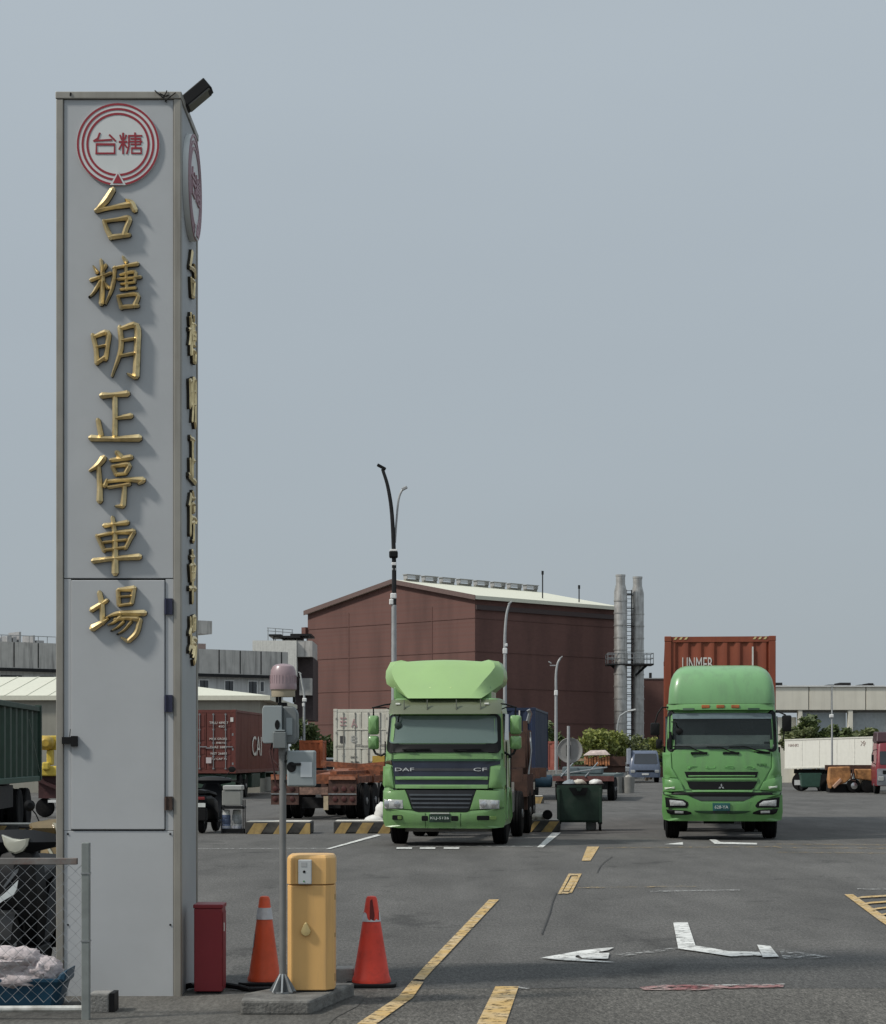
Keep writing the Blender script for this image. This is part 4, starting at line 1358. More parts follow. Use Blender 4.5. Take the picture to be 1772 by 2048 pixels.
# ------------------------------------------------------------------ lorry cabs
class Cab:
    """cab skin from level sections (z, half width, front y, corner radius, crown); front() gives the skin's y at any x, z"""

    def __init__(self, levels, yb, nf=12, na=6):
        self.L, self.yb, self.nf, self.na = levels, yb, nf, na

    def at(self, z):
        L = self.L
        if z <= L[0][0]:
            return L[0][1:]
        for a, b in zip(L, L[1:]):
            if z <= b[0]:
                t = (z - a[0]) / (b[0] - a[0])
                return tuple(p + (q - p) * t for p, q in zip(a[1:], b[1:]))
        return L[-1][1:]

    def front(self, x, z):
        w, yf, r, cr = self.at(z)
        ax = min(abs(x), w - .001)
        y = yf + cr * (min(ax, w - r) / w) ** 2
        if ax > w - r:
            d = ax - (w - r)
            y += r - math.sqrt(max(1e-6, r * r - d * d))
        return y

    def section(self, z):
        w, yf, r, cr = self.at(z)
        pts = [(-w, self.yb, z), (-w, self.yb * .6, z), (-w, yf + r + cr + .15, z)]
        xs = []
        for k in range(self.na + 1):
            a = math.pi / 2 * k / self.na
            xs.append(-(w - r) - r * math.cos(a))
        nf = self.nf
        for k in range(1, nf):
            xs.append(-(w - r) + 2 * (w - r) * k / nf)
        xs += [-q for q in xs[:self.na + 1]][::-1]
        for x in xs:
            pts.append((x, self.front(x * .99999, z), z))
        pts += [(w, yf + r + cr + .15, z), (w, self.yb * .6, z), (w, self.yb, z)]
        return pts

    def shell(self, hole=None, extra=()):
        zs = sorted(set([l[0] for l in self.L] + list(extra)))
        secs = [self.section(z) for z in zs]
        n = len(secs[0])
        vs = [p for s in secs for p in s]
        fs = []
        for i in range(len(zs) - 1):
            for k in range(n):
                f = (i * n + k, i * n + (k + 1) % n, (i + 1) * n + (k + 1) % n, (i + 1) * n + k)
                if hole:
                    hx, h0, h1 = hole
                    zc = (zs[i] + zs[i + 1]) / 2
                    if 3 <= k < n - 4 and h0 < zc < h1:
                        c = sum((Vector(vs[q]) for q in f), Vector()) / 4
                        if abs(c.x) < hx:
                            continue
                fs.append(f)
        fs.append(tuple(range(n))[::-1])
        fs.append(tuple((len(zs) - 1) * n + k for k in range(n)))
        mb = MB()
        mb.add(vs, fs)
        return mb

    def plate(self, outline, off=.01, th=.02, rings=5, mb=None, bulge=0.0, rim=.006):
        """curved plate hugging the skin; outline in (x, z); off = how far its face stands proud"""
        mb = mb or MB()
        n0 = len(outline)
        pts = []
        for i in range(n0):                               # densify so that the plate follows the curve
            a, b = outline[i], outline[(i + 1) % n0]
            m = max(1, int(math.hypot(b[0] - a[0], b[1] - a[1]) / .12))
            for k in range(m):
                pts.append((a[0] + (b[0] - a[0]) * k / m, a[1] + (b[1] - a[1]) * k / m))
        cx = sum(p[0] for p in pts) / len(pts)
        cz = sum(p[1] for p in pts) / len(pts)
        R = []
        R.append([(x, self.front(x, z) - off + th, z) for x, z in pts])
        R.append([(x, self.front(x, z) - off + min(rim, th * .5), z) for x, z in pts])
        for k in range(rings + 1):
            s = 1 - k / rings * .98
            if k == 0:
                l = max(math.hypot(x - cx, z - cz) for x, z in pts)
                s = 1 - min(.1, rim / l * 1.2)
            ring = []
            for x, z in pts:
                xx, zz = cx + (x - cx) * s, cz + (z - cz) * s
                ring.append((xx, self.front(xx, zz) - off - bulge * (1 - s * s), zz))
            R.append(ring)
        n = len(pts)
        vs = [p for r in R for p in r]
        fs = []
        for i in range(len(R) - 1):
            for k in range(n):
                fs.append((i * n + k, i * n + (k + 1) % n, (i + 1) * n + (k + 1) % n, (i + 1) * n + k))
        fs.append(tuple(k for k in range(n))[::-1])
        fs.append(tuple((len(R) - 1) * n + k for k in range(n)))
        mb.add(vs, fs)
        return mb


def rquad(x0, x1, z0, z1, r=.05, n=4, t0=0.0, t1=0.0):
    """rounded rectangle in (x, z); t0 / t1 inset the bottom / top edge for a taper"""
    out = []
    for cx, cz, a0, t in ((x1 - r - t0, z0 + r, -90, t0), (x1 - r - t1, z1 - r, 0, t1), (x0 + r + t1, z1 - r, 90, t1), (x0 + r + t0, z0 + r, 180, t0)):
        for k in range(n + 1):
            a = math.radians(a0 + 90 * k / n)
            out.append((cx + r * math.cos(a), cz + r * math.sin(a)))
    return out


def band(cab, outer, inner, off, th, mb=None):
    """frame between two outlines of equal point count, hugging the skin"""
    mb = mb or MB()
    n = len(outer)
    R = [[(x, cab.front(x, z) - off + th, z) for x, z in outer], [(x, cab.front(x, z) - off, z) for x, z in outer],
         [(x, cab.front(x, z) - off, z) for x, z in inner], [(x, cab.front(x, z) - off + th, z) for x, z in inner]]
    vs = [p for r in R for p in r]
    fs = []
    for i in range(4):
        for k in range(n):
            j = (i + 1) % 4
            fs.append((i * n + k, i * n + (k + 1) % n, j * n + (k + 1) % n, j * n + k))
    mb.add(vs, fs)
    return mb


def wheel(parent, x, y, r, wdt, dual=False, steer=0):
    """tyre with tread grooves, rim as its sub-part; axle along x"""
    mb = MB()
    prof = [(r * .56, -wdt / 2 + .02), (r * .8, -wdt / 2), (r * .95, -wdt / 2 + .015), (r, -wdt / 2 + .05)]
    for k in range(3):
        c = -wdt / 4 + k * wdt / 4
        prof += [(r, c - .012), (r - .014, c - .008), (r - .014, c + .008), (r, c + .012)]
    prof += [(r, wdt / 2 - .05), (r * .95, wdt / 2 - .015), (r * .8, wdt / 2), (r * .56, wdt / 2 - .02)]
    mb.lathe(prof, 32, (0, 0, 0), 'x')
    t = mb.build('wheel', M_RUBBER, parent, loc=(x, y, r))
    s = 1 if x > 0 else -1
    rim = MB()
    rim.lathe([(r * .57, s * (wdt / 2 - .03)), (r * .55, s * (wdt / 2 - .02)), (r * .45, s * (wdt / 2 - .10)), (r * .22, s * (wdt / 2 - .09)), (r * .2, s * (wdt / 2 - .0)), (r * .1, s * (wdt / 2 + .02))], 20, (0, 0, 0), 'x')
    rim.build('rim', M_RIM, t)
    return t


def paint_green(name, col):
    return mat(name, col, 0.33, 0.0, var=.07, scale=1.6, dirt=tuple(c * .55 + .035 for c in col), dirt_amt=.6, dscale=2.2, streak=True, coat=.3, bump=.02, bscale=5)


ROT = -math.radians(6.2)
M_GLASSA = mix_mat('teal_windscreen', 'glass', col=(0.16, 0.225, 0.205), tint=(.45, .56, .52), body=.72)
M_GLASSB = mix_mat('smoked_windscreen', 'glass', col=(0.035, 0.045, 0.047), tint=(.75, .80, .78), body=.22)
M_INT = mat('cab_interior_grey', (0.09, 0.09, 0.09), .8, var=.2)
M_DASH = mat('dashboard', (0.13, 0.135, 0.135), .7, var=.15)
M_SEAT = mat('seat_cloth', (0.045, 0.045, 0.05), .9, var=.2)


def interior(root, w, z0, z1, y0, yb):
    MB().box(-w + .06, w - .06, yb - .12, yb - .06, z0, z1).build('cab_back_wall', M_INT, root)
    MB().box(-w + .05, w - .05, y0 + .12, y0 + .7, z0 - .3, z0 + .06).build('dashboard', M_DASH, root, bevel=.04)
    for s in (-.55, .55):
        mb = MB()
        mb.box(s - .25, s + .25, y0 + .95, y0 + 1.35, z0 - .3, z0 - .1)
        mb.box(s - .24, s + .24, y0 + 1.3, y0 + 1.45, z0 - .2, z0 + .35)
        mb.box(s - .14, s + .14, y0 + 1.3, y0 + 1.42, z0 + .38, z0 + .56)
        mb.build('seat', M_SEAT, root, bevel=.04)
    mb = MB()
    mb.tube([(.55 * 1 + .22 * math.cos(a), y0 + .72 + .10 * math.sin(a), z0 + .06 + .16 * math.sin(a)) for a in [2 * math.pi * k / 24 for k in range(25)]], .018, 6)
    mb.build('steering_wheel', M_BLACK, root)


# ---- left lorry
GA = paint_green('pale_green_lorry_paint', (0.165, 0.315, 0.115))
GAF = mat('lighter_green_fairing', (0.28, 0.44, 0.17), .45, var=.05, scale=1.2, dirt=(.26, .40, .18), dirt_amt=.5, dscale=1.4, coat=.2)  # a lighter green than the cab paint
YA = 38.9
lorryA = thing('green_lorry', 'pale green lorry with wide angular roof fairing and dark grille, left of the green bin', 'lorry', (X(886, YA), YA, 0), ROT, 'green lorries facing the gate')
ax = lambda xz: (xz - 866) / 480.0
az = lambda yz: 3.915 - yz / 480.0
A = lambda *pts: [(ax(x), az(y)) for x, y in pts]
cabA = Cab([(.40, 1.17, .06, .16, .10), (.52, 1.21, .02, .2, .10), (.80, 1.21, 0, .2, .10), (1.10, 1.20, .01, .2, .10), (1.14, 1.185, .03, .2, .10), (1.83, 1.165, .07, .2, .10),
            (2.05, 1.15, .12, .2, .10), (2.58, 1.11, .27, .2, .09), (2.75, 1.08, .34, .22, .09), (2.90, 1.04, .50, .25, .08)], 1.95)
cabA.shell((.99, 2.04, 2.56), (2.04, 2.56, 2.3, .95)).build('cab', GA, lorryA)
interior(lorryA, 1.1, 2.04, 2.6, .15, 1.9)
# lower bumper with flared wings
bA = MB()
cabA.plate(A((290, 1525), (575, 1545), (600, 1562), (1110, 1562), (1135, 1545), (1440, 1525), (1447, 1640), (1425, 1700), (1300, 1712), (430, 1708), (305, 1695), (284, 1630)), .07, .10, mb=bA, bulge=.02)
bA.build('bumper', GA, lorryA)
for s, pts in ((-1, A((288, 1362), (508, 1352), (530, 1400), (575, 1535), (290, 1515))), (1, A((1180, 1352), (1440, 1362), (1438, 1515), (1120, 1535), (1155, 1420)))):
    q = cabA.plate(pts, .055, .08, bulge=.015).build('headlamp_panel', GA, lorryA)
    xs = (300, 488) if s < 0 else (1205, 1395)
    hp = cabA.plate(A((xs[0], 1438), (xs[1], 1445), (xs[1] - 4 * s, 1525), (xs[0] + 8, 1528)), .075, .02, bulge=.012).build('headlamp', M_LENS, lorryA)
    c = sum(xs) / 2
    for dx in (-55, 40):
        px, pz = ax(c + dx), az(1484)
        MB().lathe([(.062, cabA.front(px, pz) - .094), (.05, cabA.front(px, pz) - .098)], 16, (px, 0, pz), 'y').build('reflector', M_CHROME, hp)
# lower grille
cabA.plate(A((515, 1352), (1175, 1352), (1150, 1440), (1120, 1530), (1095, 1557), (605, 1557), (580, 1530), (545, 1440)), .03, .03).build('lower_grille', mat('grille_black', (.012, .013, .016), .5, var=.2), lorryA)
for yy in (1398, 1436, 1476, 1515):
    t = (yy - 1352) / 205
    cabA.plate(A((535 + t * 55, yy - 9), (1157 - t * 55, yy - 9), (1153 - t * 55, yy + 7), (539 + t * 55, yy + 7)), .055, .03).build('grille_slat', mat('slat_grey', (.065, .075, .085), .4), lorryA)
# dark name panel with two green slats
M_NAVY = mat('dark_navy_panel', (0.012, 0.017, 0.035), .35, var=.15, coat=.4)
cabA.plate(A((372, 1068), (1398, 1068), (1395, 1112), (1300, 1130), (1285, 1335), (415, 1335), (382, 1120)), .02, .03).build('name_panel', M_NAVY, lorryA)
cabA.plate(A((318, 1078), (371, 1072), (380, 1120), (300, 1110)), .028, .03).build('amber_marker', mat('amber_marker_dark', (.05, .035, .01), .4), lorryA)
cabA.plate(A((380, 1066), (1395, 1066), (1393, 1082), (384, 1082)), .04, .04).build('front_flap', mat('dark_green_edge', (.02, .07, .03), .4), lorryA)
for y0, y1 in ((1226, 1256), (1302, 1338)):
    cabA.plate(A((412, y0), (1288, y0), (1284, y1), (416, y1)), .06, .05, bulge=.008).build('grille_slat', GA, lorryA)
cabA.plate(A((420, 1150), (1290, 1150), (1288, 1172), (422, 1172)), .034, .01).build('chrome_strip', mat('dim_strip', (.07, .07, .075), .3, .4), lorryA)
for txt, xa, xb in (('DAF', 412, 592), ('CF', 1150, 1275)):
    pz = az(1160)
    px = (ax(xa) + ax(xb)) / 2
    lettering(txt, ax(xb) - ax(xa), .065, M_CHROME if False else mat('badge_white', (.6, .62, .62), .35, .2), lorryA, (px, cabA.front(px, pz) - .052, pz), depth=.012)
for s, pts in ((-1, A((285, 1132), (372, 1128), (400, 1335), (300, 1332), (282, 1300))), (1, A((1312, 1132), (1405, 1128), (1440, 1150), (1446, 1300), (1425, 1335), (1290, 1332)))):
    cabA.plate(pts, .05, .08, bulge=.02).build('air_deflector', GA, lorryA)
cabA.plate(A((318, 1012), (1420, 1012), (1414, 1062), (325, 1062)), .018, .03).build('front_strip', GA, lorryA)
cabA.plate(A((290, 1338), (1440, 1338), (1438, 1352), (292, 1352)), .012, .02).build('shadow_gap', M_BLACK, lorryA)
for xa_ in (374, 1410):
    cabA.plate(A((xa_, 1008), (xa_ + 5, 1008), (xa_ + 5, 1064), (xa_, 1064)), .022, .01).build('panel_seam', M_BLACK, lorryA)
for xa_ in (700, 1030):
    cabA.plate(A((xa_, 1565), (xa_ + 4, 1565), (xa_ + 4, 1705), (xa_, 1705)), .092, .01).build('panel_seam', mat('seam_green', (.03, .07, .025), .6), lorryA)
# windscreen
glz = rquad(ax(338), ax(1375), az(915), az(655), .07, t1=.02)
cabA.plate(glz, .012, .010, bulge=.0).build('windscreen', M_GLASSA, lorryA)
band(cabA, rquad(ax(318), ax(1402), az(1006), az(640), .10, t1=.02), rquad(ax(342), ax(1370), az(918), az(652), .07, t1=.02), .02, .03).build('windscreen_frame', M_BLACK, lorryA)
cabA.plate(A((350, 922), (1370, 922), (1385, 1000), (340, 1000)), .028, .01).build('wiper_cowl', M_BLACK, lorryA)
for xs in ((520, 740), (1000, 1220)):
    mb = MB()
    for xa, ya, xb2, yb2 in ((xs[0] - 40, 975, xs[1], 968), (xs[0], 985, xs[0] + 90, 990)):
        p = [(ax(xa + (xb2 - xa) * t), az(ya + (yb2 - ya) * t)) for t in (0, .5, 1)]
        mb.tube([(x, cabA.front(x, z) - .055, z) for x, z in p], .014, 6)
    mb.build('wiper', M_BLACK, lorryA)
px, pz = ax(428), az(745)
MB().lathe([(.075, 0), (.07, -.03), (.03, -.045)], 18, (px, cabA.front(px, pz) - .015, pz), 'y').build('kerb_mirror', mat('dark_green_plastic', (.02, .035, .028), .4), lorryA)
mb = MB()
mb.tube([(px, cabA.front(px, pz) - .03, pz + .05), (px + .03, cabA.front(px, pz + .2) - .14, pz + .2), (px + .02, cabA.front(px, pz + .33) - .1, pz + .33)], .013, 6)
mb.build('kerb_mirror_arm', M_BLACK, lorryA)
# smoky sun visor
vs, fs = [], []
nV = 14
for k in range(nV + 1):
    x = ax(340) + (ax(1402) - ax(340)) * k / nV
    for z, o in ((2.87, .05), (2.72, .17), (2.58, .22), (2.58, .205), (2.72, .155), (2.87, .035)):
        zz = min(z, 2.85)
        vs.append((x, cabA.front(x * .97, zz) * (1 if abs(x) < .9 else 1) - o, z))
for k in range(nV):
    for j in range(6):
        fs.append((k * 6 + j, k * 6 + (j + 1) % 6, k * 6 + 6 + (j + 1) % 6, k * 6 + 6 + j))
fs += [tuple(range(6)), tuple(nV * 6 + j for j in range(6))[::-1]]
M_VIS = mix_mat('smoky_visor', 'glass', col=(0.17, 0.19, 0.115), tint=(.6, .66, .5), body=.6)
M_VIS.node_tree.nodes['Principled BSDF'].inputs['Roughness'].default_value = .35
MB().add(vs, fs).build('sun_visor', M_VIS, lorryA)
for xv in (425, 1265):
    MB().box(ax(xv) - .045, ax(xv) + .045, cabA.front(ax(xv), 2.78) - .18, cabA.front(ax(xv), 2.78) - .13, 2.765, 2.80).build('marker_lamp', mat('clear_marker', (.75, .76, .68), .2, coat=1.0), lorryA, bevel=.008)
for xv in (490, 710, 985, 1210):
    MB().box(ax(xv) - .008, ax(xv) + .008, cabA.front(ax(xv), 2.7) - .21, cabA.front(ax(xv), 2.7) - .175, 2.585, 2.86).build('visor_rib', mat('visor_rib_grey', (.13, .14, .11), .5), lorryA)
# roof fairing: flat sloping centre facet, side facets, rounded horns at the top corners
fa = MB()
cxm = 883
def fp(xz, yz, y):
    k = 1 + y / YA
    return ((ax(xz) - .006) * 1.012 * k - .108 * y, y, CAMH + (az(yz) - CAMH) * k)
prof = [(495, 545, 1110, .30), (440, 500, 1155, .42), (380, 452, 1206, .55), (320, 415, 1255, .68), (260, 392, 1310, .82), (205, 388, 1350, .95), (165, 420, 1340, 1.06)]
nC = 10
rows = []
for yz, xa, xb, y in prof:
    rows.append([fp(xa + (xb - xa) * k / nC, yz - (12 * (1 - (2 * k / nC - 1) ** 2) if yz < 200 else 0), y - .05 * (1 - (2 * k / nC - 1) ** 2)) for k in range(nC + 1)])
topr = [fp(x, yy, 1.16) for x, yy in ((480, 138), (540, 152), (620, 146), (700, 142), (780, 139), (883, 137), (980, 139), (1070, 143), (1150, 148), (1225, 154), (1290, 138))]
rows.append(topr)
backr = [(p[0], 1.9, p[2] - .02) for p in topr]
rows.append(backr)
vs = [p for r in rows for p in r]
m_ = nC + 1
fs = [(i * m_ + k, i * m_ + k + 1, (i + 1) * m_ + k + 1, (i + 1) * m_ + k) for i in range(len(rows) - 1) for k in range(nC)]
fa.add(vs, fs)
for s in (-1, 1):                                      # side wings
    col = 0 if s < 0 else nC
    mx_ = lambda x: x if s < 0 else 2 * cxm - x
    edge = [Vector(r[col]) for r in rows]
    out = [fp(mx_(545), 497, .32), fp(mx_(480), 455, .60), fp(mx_(430), 418, .80), fp(mx_(378), 385, .98), fp(mx_(345), 360, 1.08), fp(mx_(334), 300, 1.14), fp(mx_(338), 240, 1.17), fp(mx_(378), 160, 1.20), fp(mx_(378), 155, 1.9)]
    o2 = [Vector(p) for p in out]
    inter = []
    for e, o in zip(edge, o2):
        inter += [e, e.lerp(o, .5) + Vector((s * .0, -.035, 0)), o]
    fs = []
    for i in range(len(edge) - 1):
        for k in range(2):
            fs.append((i * 3 + k, i * 3 + k + 1, i * 3 + 4 + k, i * 3 + 3 + k))
    fa.add(inter, fs)
    # outer side going back
    side = []
    for o in o2[3:8]:
        side += [o, Vector((o.x + s * .01, 1.9, o.z))]
    fa.add(side, [(2 * i, 2 * i + 1, 2 * i + 3, 2 * i + 2) for i in range(4)])
    und = []
    for o in o2[0:4]:
        und += [o, Vector((o.x, 1.9, o.z + .01))]
    fa.add(und, [(2 * i, 2 * i + 1, 2 * i + 3, 2 * i + 2) for i in range(3)])
fa.add([fp(545, 496, .31), fp(1221, 496, .31), (ax(1221) - .1, 1.9, az(490)), (ax(545) - .1, 1.9, az(490))], [(0, 1, 2, 3)])
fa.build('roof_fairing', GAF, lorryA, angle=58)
MB().box(-1.07, .88, .72, 1.93, 2.86, 3.16).build('roof_hatch_base', GA, lorryA, bevel=.05)
for xz in (755, 945):
    p = fp(xz, 405, .53)
    MB().lathe([(.034, 0), (.03, -.03), (.012, -.04)], 12, (p[0], .50, p[2]), 'y').build('fairing_stud', mat('pale_green_stud', (.45, .62, .25), .3, coat=.5), lorryA)
# bumper details
cabA.plate(A((738, 1578), (942, 1578), (940, 1652), (740, 1652)), .105, .02).build('number_plate', mat('plate_green', (.02, .045, .03), .45), lorryA)
pz = az(1615); px = ax(840)
lettering('KLJ-5126', .36, .062, mat('plate_white', (.5, .53, .5), .5), lorryA, (px, cabA.front(px, pz) - .128, pz), depth=.006)
MB().box(ax(750), ax(930), cabA.front(0, .63) - .115, cabA.front(0, .63) - .07, az(1574), az(1562)).build('plate_lamp', mat('pale_lamp', (.4, .42, .38), .4), lorryA)
for xa, xb, ya, yb in ((388, 485, 1588, 1632), (668, 728, 1592, 1640), (945, 1012, 1592, 1640), (1185, 1300, 1590, 1632)):
    cabA.plate(rquad(ax(xa), ax(xb), az(yb), az(ya), .02), .098, .02).build('bumper_slot', M_BLACK, lorryA)
for xa, xb in ((440, 480), (1305, 1370)):
    cabA.plate(rquad(ax(xa), ax(xb), az(1628), az(1594), .015), .105, .015).build('fog_lamp', mat('fog_olive', (.12, .2, .06), .3), lorryA)
# mirrors
for s, x0, x1 in ((-1, 128, 226), (1, 1475, 1582)):
    y0m = .42
    for ya, yb, dz in ((650, 832, .0), (842, 972, .0)):
        mb = MB()
        q = rquad(ax(x0), ax(x1), az(yb), az(ya), .05)
        cx_, cz_ = (ax(x0) + ax(x1)) / 2, (az(ya) + az(yb)) / 2
        R = []
        for s_, dy in ((.9, .16), (1, .14), (1, .06), (.9, .01), (.6, -.025), (.05, -.035)):
            R.append([(cx_ + (x - cx_) * s_, y0m + dy, cz_ + (z - cz_) * s_) for x, z in q])
        mb.rings(R)
        mb.build('mirror', GA, lorryA)
    mb = MB()
    xm = ax((x0 + x1) / 2)
    mb.tube([(s * 1.06, .52, az(540)), (s * 1.2, .46, az(548)), (xm + s * .0, y0m + .07, az(575)), (xm, y0m + .07, az(650))], .017, 8)
    mb.tube([(s * 1.06, .5, az(600)), (s * 1.2, .46, az(575)), (xm + s * .03, y0m + .07, az(575))], .012, 8)
    mb.tube([(xm, y0m + .07, az(968)), (xm - s * .04, y0m + .06, az(1010)), (s * 1.27, .42, az(1030)), (s * 1.16, .42, az(1000))], .024, 8)
    mb.build('mirror_arm', M_BLACK, lorryA)
# side: door, window, steps, wheel arch on both sides
for s in (-1, 1):
    x = s * 1.155
    mb = MB()
    mb.prism([(.55, 2.08), (1.6, 2.08), (1.6, 2.6), (.75, 2.6)], 'x', s * 1.075, s * 1.158)
    mb.build('side_window', M_GLASS, lorryA)
    for yy in (.45, 1.66):
        MB().box(min(x + s * .03, x + s * .055), max(x + s * .03, x + s * .055), yy, yy + .02, .75, 2.05).build('door_seam', M_BLACK, lorryA)
    MB().box(min(x, x + s * .075), max(x, x + s * .075), 1.4, 1.58, 1.72, 1.78).build('door_handle', M_BLACK, lorryA, bevel=.01)
    mb = MB()
    pts = [(1.02 + .62 * math.cos(a), .52 + .62 * math.sin(a)) for a in [math.radians(d) for d in range(0, 181, 15)]]
    inn = [(1.02 + .54 * math.cos(a), .52 + .54 * math.sin(a)) for a in [math.radians(d) for d in range(180, -1, -15)]]
    mb.prism(pts + inn, 'x', min(s * 1.16, s * 1.235), max(s * 1.16, s * 1.235))
    mb.build('wheel_arch', GA, lorryA, bevel=.01)
    wheel(lorryA, s * 1.02, 1.32, .50, .30)
    for yy in (4.3,):
        for xo in (.78, 1.08):
            wheel(lorryA, s * xo, yy + .8, .50, .26)
    MB().box(min(s * .55, s * 1.12), max(s * .55, s * 1.12), 2.2, 3.8, .55, 1.05).build('fuel_tank', M_STEEL, lorryA, bevel=.06)
mb = MB()
for s in (-.42, .42):
    mb.box(s - .05, s + .05, .8, 6.0, .72, .98)
mb.box(-1.0, 1.0, 1.24, 1.40, .42, .56)
mb.box(-.30, .30, 1.6, 2.2, .28, .72)
mb.box(-.18, .14, .9, 1.3, .30, .6)
mb.box(-1.0, 1.0, 5.02, 5.18, .42, .58)
mb.build('chassis', M_DARKSTEEL, lorryA)
MB().box(-1.12, 1.12, .25, 2.0, .36, .95).build('cab_floor', M_DARKSTEEL, lorryA)
MB().box(-1.1, 1.1, 1.0, 1.1, .25, .37).build('cross_tube', mat('pale_cross_tube', (.3, .29, .25), .6), lorryA)

# brown skeletal trailer hitched behind it
M_BROWN = mat('brown_trailer_steel', (0.065, 0.030, 0.02), .75, var=.35, scale=4, dirt=(.05, .03, .022), dirt_amt=.7, bump=.15)
trA = thing('skeletal_trailer', 'rust brown skeletal trailer behind the pale green lorry, its wheel showing', 'trailer', (0.11 * 4.9 + X(886, YA), YA + 4.9, 0), ROT)
mb = MB()
for s in (-.5, .5):
    mb.box(s - .07, s + .07, 0, 9.5, 1.15, 1.5)
for yy in (0.1, 2.2, 4.3, 6.4, 9.2):
    mb.box(-1.2, 1.2, yy, yy + .16, 1.2, 1.45)
mb.build('frame', M_BROWN, trA)
for s in (-1, 1):
    mb = MB()
    mb.box(min(s * 1.12, s * 1.22), max(s * 1.12, s * 1.22), 1.3, 1.5, .55, 2.55)
    mb.box(min(s * 1.12, s * 1.22), max(s * 1.12, s * 1.22), 2.6, 2.8, .9, 2.35)
    mb.obox((s * 1.17, 2.1, 1.75), (.09, .12, 1.5), (math.radians(40), 0, 0))
    mb.box(min(s * .95, s * 1.24), max(s * .95, s * 1.24), 1.0, 3.2, .85, 1.35)
    mb.build('side_stanchion', M_BROWN, trA)
    for yy in (2.0, 3.3):
        wheel(trA, s * 1.12, yy, .50, .28)
    mb = MB()
    mb.tube([(s * 1.26, 1.2, 1.35), (s * 1.3, 1.5, 1.9), (s * 1.26, 1.7, 2.3)], .02, 6)
    mb.tube([(s * 1.22, 1.45, 2.5), (s * 1.28, 1.43, 2.72), (s * 1.24, 1.4, 2.8)], .05, 6)
    mb.build('lashing_pole', M_STEEL, trA)
MB().box(-1.2, 1.2, .95, 1.05, 1.5, 2.3).build('headboard', M_BROWN, trA)

# ---- right lorry
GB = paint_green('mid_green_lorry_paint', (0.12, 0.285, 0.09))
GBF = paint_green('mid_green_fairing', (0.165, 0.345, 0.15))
YBq = 41.6
lorryB = thing('green_lorry', 'mid green lorry with rounded roof dome carrying a brown-red container, right of the green bin', 'lorry', (X(1445, YBq), YBq, 0), ROT, 'green lorries facing the gate')
bx = lambda xz: (xz - 752) / 437.7
bz = lambda yz: 4.483 - yz / 437.7
B = lambda *pts: [(bx(x), bz(y)) for x, y in pts]
cabB = Cab([(.42, 1.20, .10, .2, .10), (.60, 1.235, .03, .22, .11), (.97, 1.24, .0, .22, .12), (1.05, 1.22, .03, .22, .12), (1.55, 1.20, .06, .24, .12), (1.88, 1.175, .11, .24, .12), (2.30, 1.155, .22, .24, .12),
            (2.70, 1.13, .34, .24, .12), (2.74, 1.12, .36, .24, .12), (2.90, 1.11, .42, .24, .12)], 2.0)
cabB.shell((1.02, 1.90, 2.66), (1.90, 2.1, 2.5, 2.66, 1.3)).build('cab', GB, lorryB)
interior(lorryB, 1.15, 1.95, 2.7, .12, 1.95)
MB().box(-.95, 1.0, .45, .5, 1.98, 2.2).build('dash_shade', mat('sunshade_grey', (.55, .56, .56), .8, var=.1), lorryB)
MB().box(-1.0, -.35, .62, .68, 2.2, 2.5).build('cab_curtain', M_INT, lorryB)
dome = Cab([(2.86, 1.115, .30, .26, .12), (3.0, 1.11, .31, .24, .11), (3.2, 1.095, .36, .24, .11), (3.38, 1.06, .43, .24, .10), (3.50, 1.005, .52, .24, .09), (3.59, .935, .64, .24, .07), (3.65, .86, .80, .26, .05), (3.685, .77, .98, .26, .04), (3.70, .62, 1.25, .25, .03)], 2.0)
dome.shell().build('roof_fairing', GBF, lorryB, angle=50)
cabB.plate(B((250, 712), (1222, 712), (1228, 768), (246, 768)), .10, .14, bulge=.01).build('visor_strip', GB, lorryB)
for xv in (602, 737, 872):
    px, pz = bx(xv), bz(738)
    MB().box(px - .085, px + .085, cabB.front(px, pz) - .135, cabB.front(px, pz) - .09, pz - .035, pz + .035).build('amber_lamp', M_AMBER, lorryB, bevel=.012)
for xa, xb in ((395, 500), (985, 1092)):
    cabB.plate(B((xa, 752), (xb, 752), (xb, 772), (xa, 772)), .115, .03).build('visor_slot', mat('slot_dark_green', (.01, .04, .015), .5), lorryB)
wg = rquad(bx(268), bx(1228), bz(1132), bz(795), .07, t1=.015)
cabB.plate(wg, .010, .01).build('windscreen', M_GLASSB, lorryB)
band(cabB, rquad(bx(248), bx(1250), bz(1152), bz(772), .09, t1=.015), rquad(bx(272), bx(1222), bz(1128), bz(800), .07, t1=.015), .02, .03).build('windscreen_frame', M_BLACK, lorryB)
cabB.plate(B((300, 800), (1205, 800), (1205, 850), (300, 850)), .013, .006).build('windscreen_tint', mat('tint_band', (.10, .14, .15), .15, spec=.8), lorryB)
for pts in ([(300, 1105), (460, 1108), (520, 1140), (600, 1165)], [(610, 1108), (740, 1112), (810, 1145), (890, 1165)], [(810, 1110), (960, 1105), (1060, 1140), (1170, 1160)]):
    mb = MB()
    mb.tube([(bx(x), cabB.front(bx(x), bz(y)) - .05, bz(y)) for x, y in pts], .013, 6)
    x, y = pts[-1]
    mb.obox((bx(x - 60), cabB.front(bx(x), bz(y)) - .02, bz(y)), (.34, .07, .045))
    mb.build('wiper', M_BLACK, lorryB)
px, pz = bx(362), bz(965)
MB().lathe([(.075, 0), (.07, -.03), (.03, -.045)], 18, (px, cabB.front(px, pz) - .015, pz), 'y').build('kerb_mirror', M_BLACK, lorryB)
mb = MB()
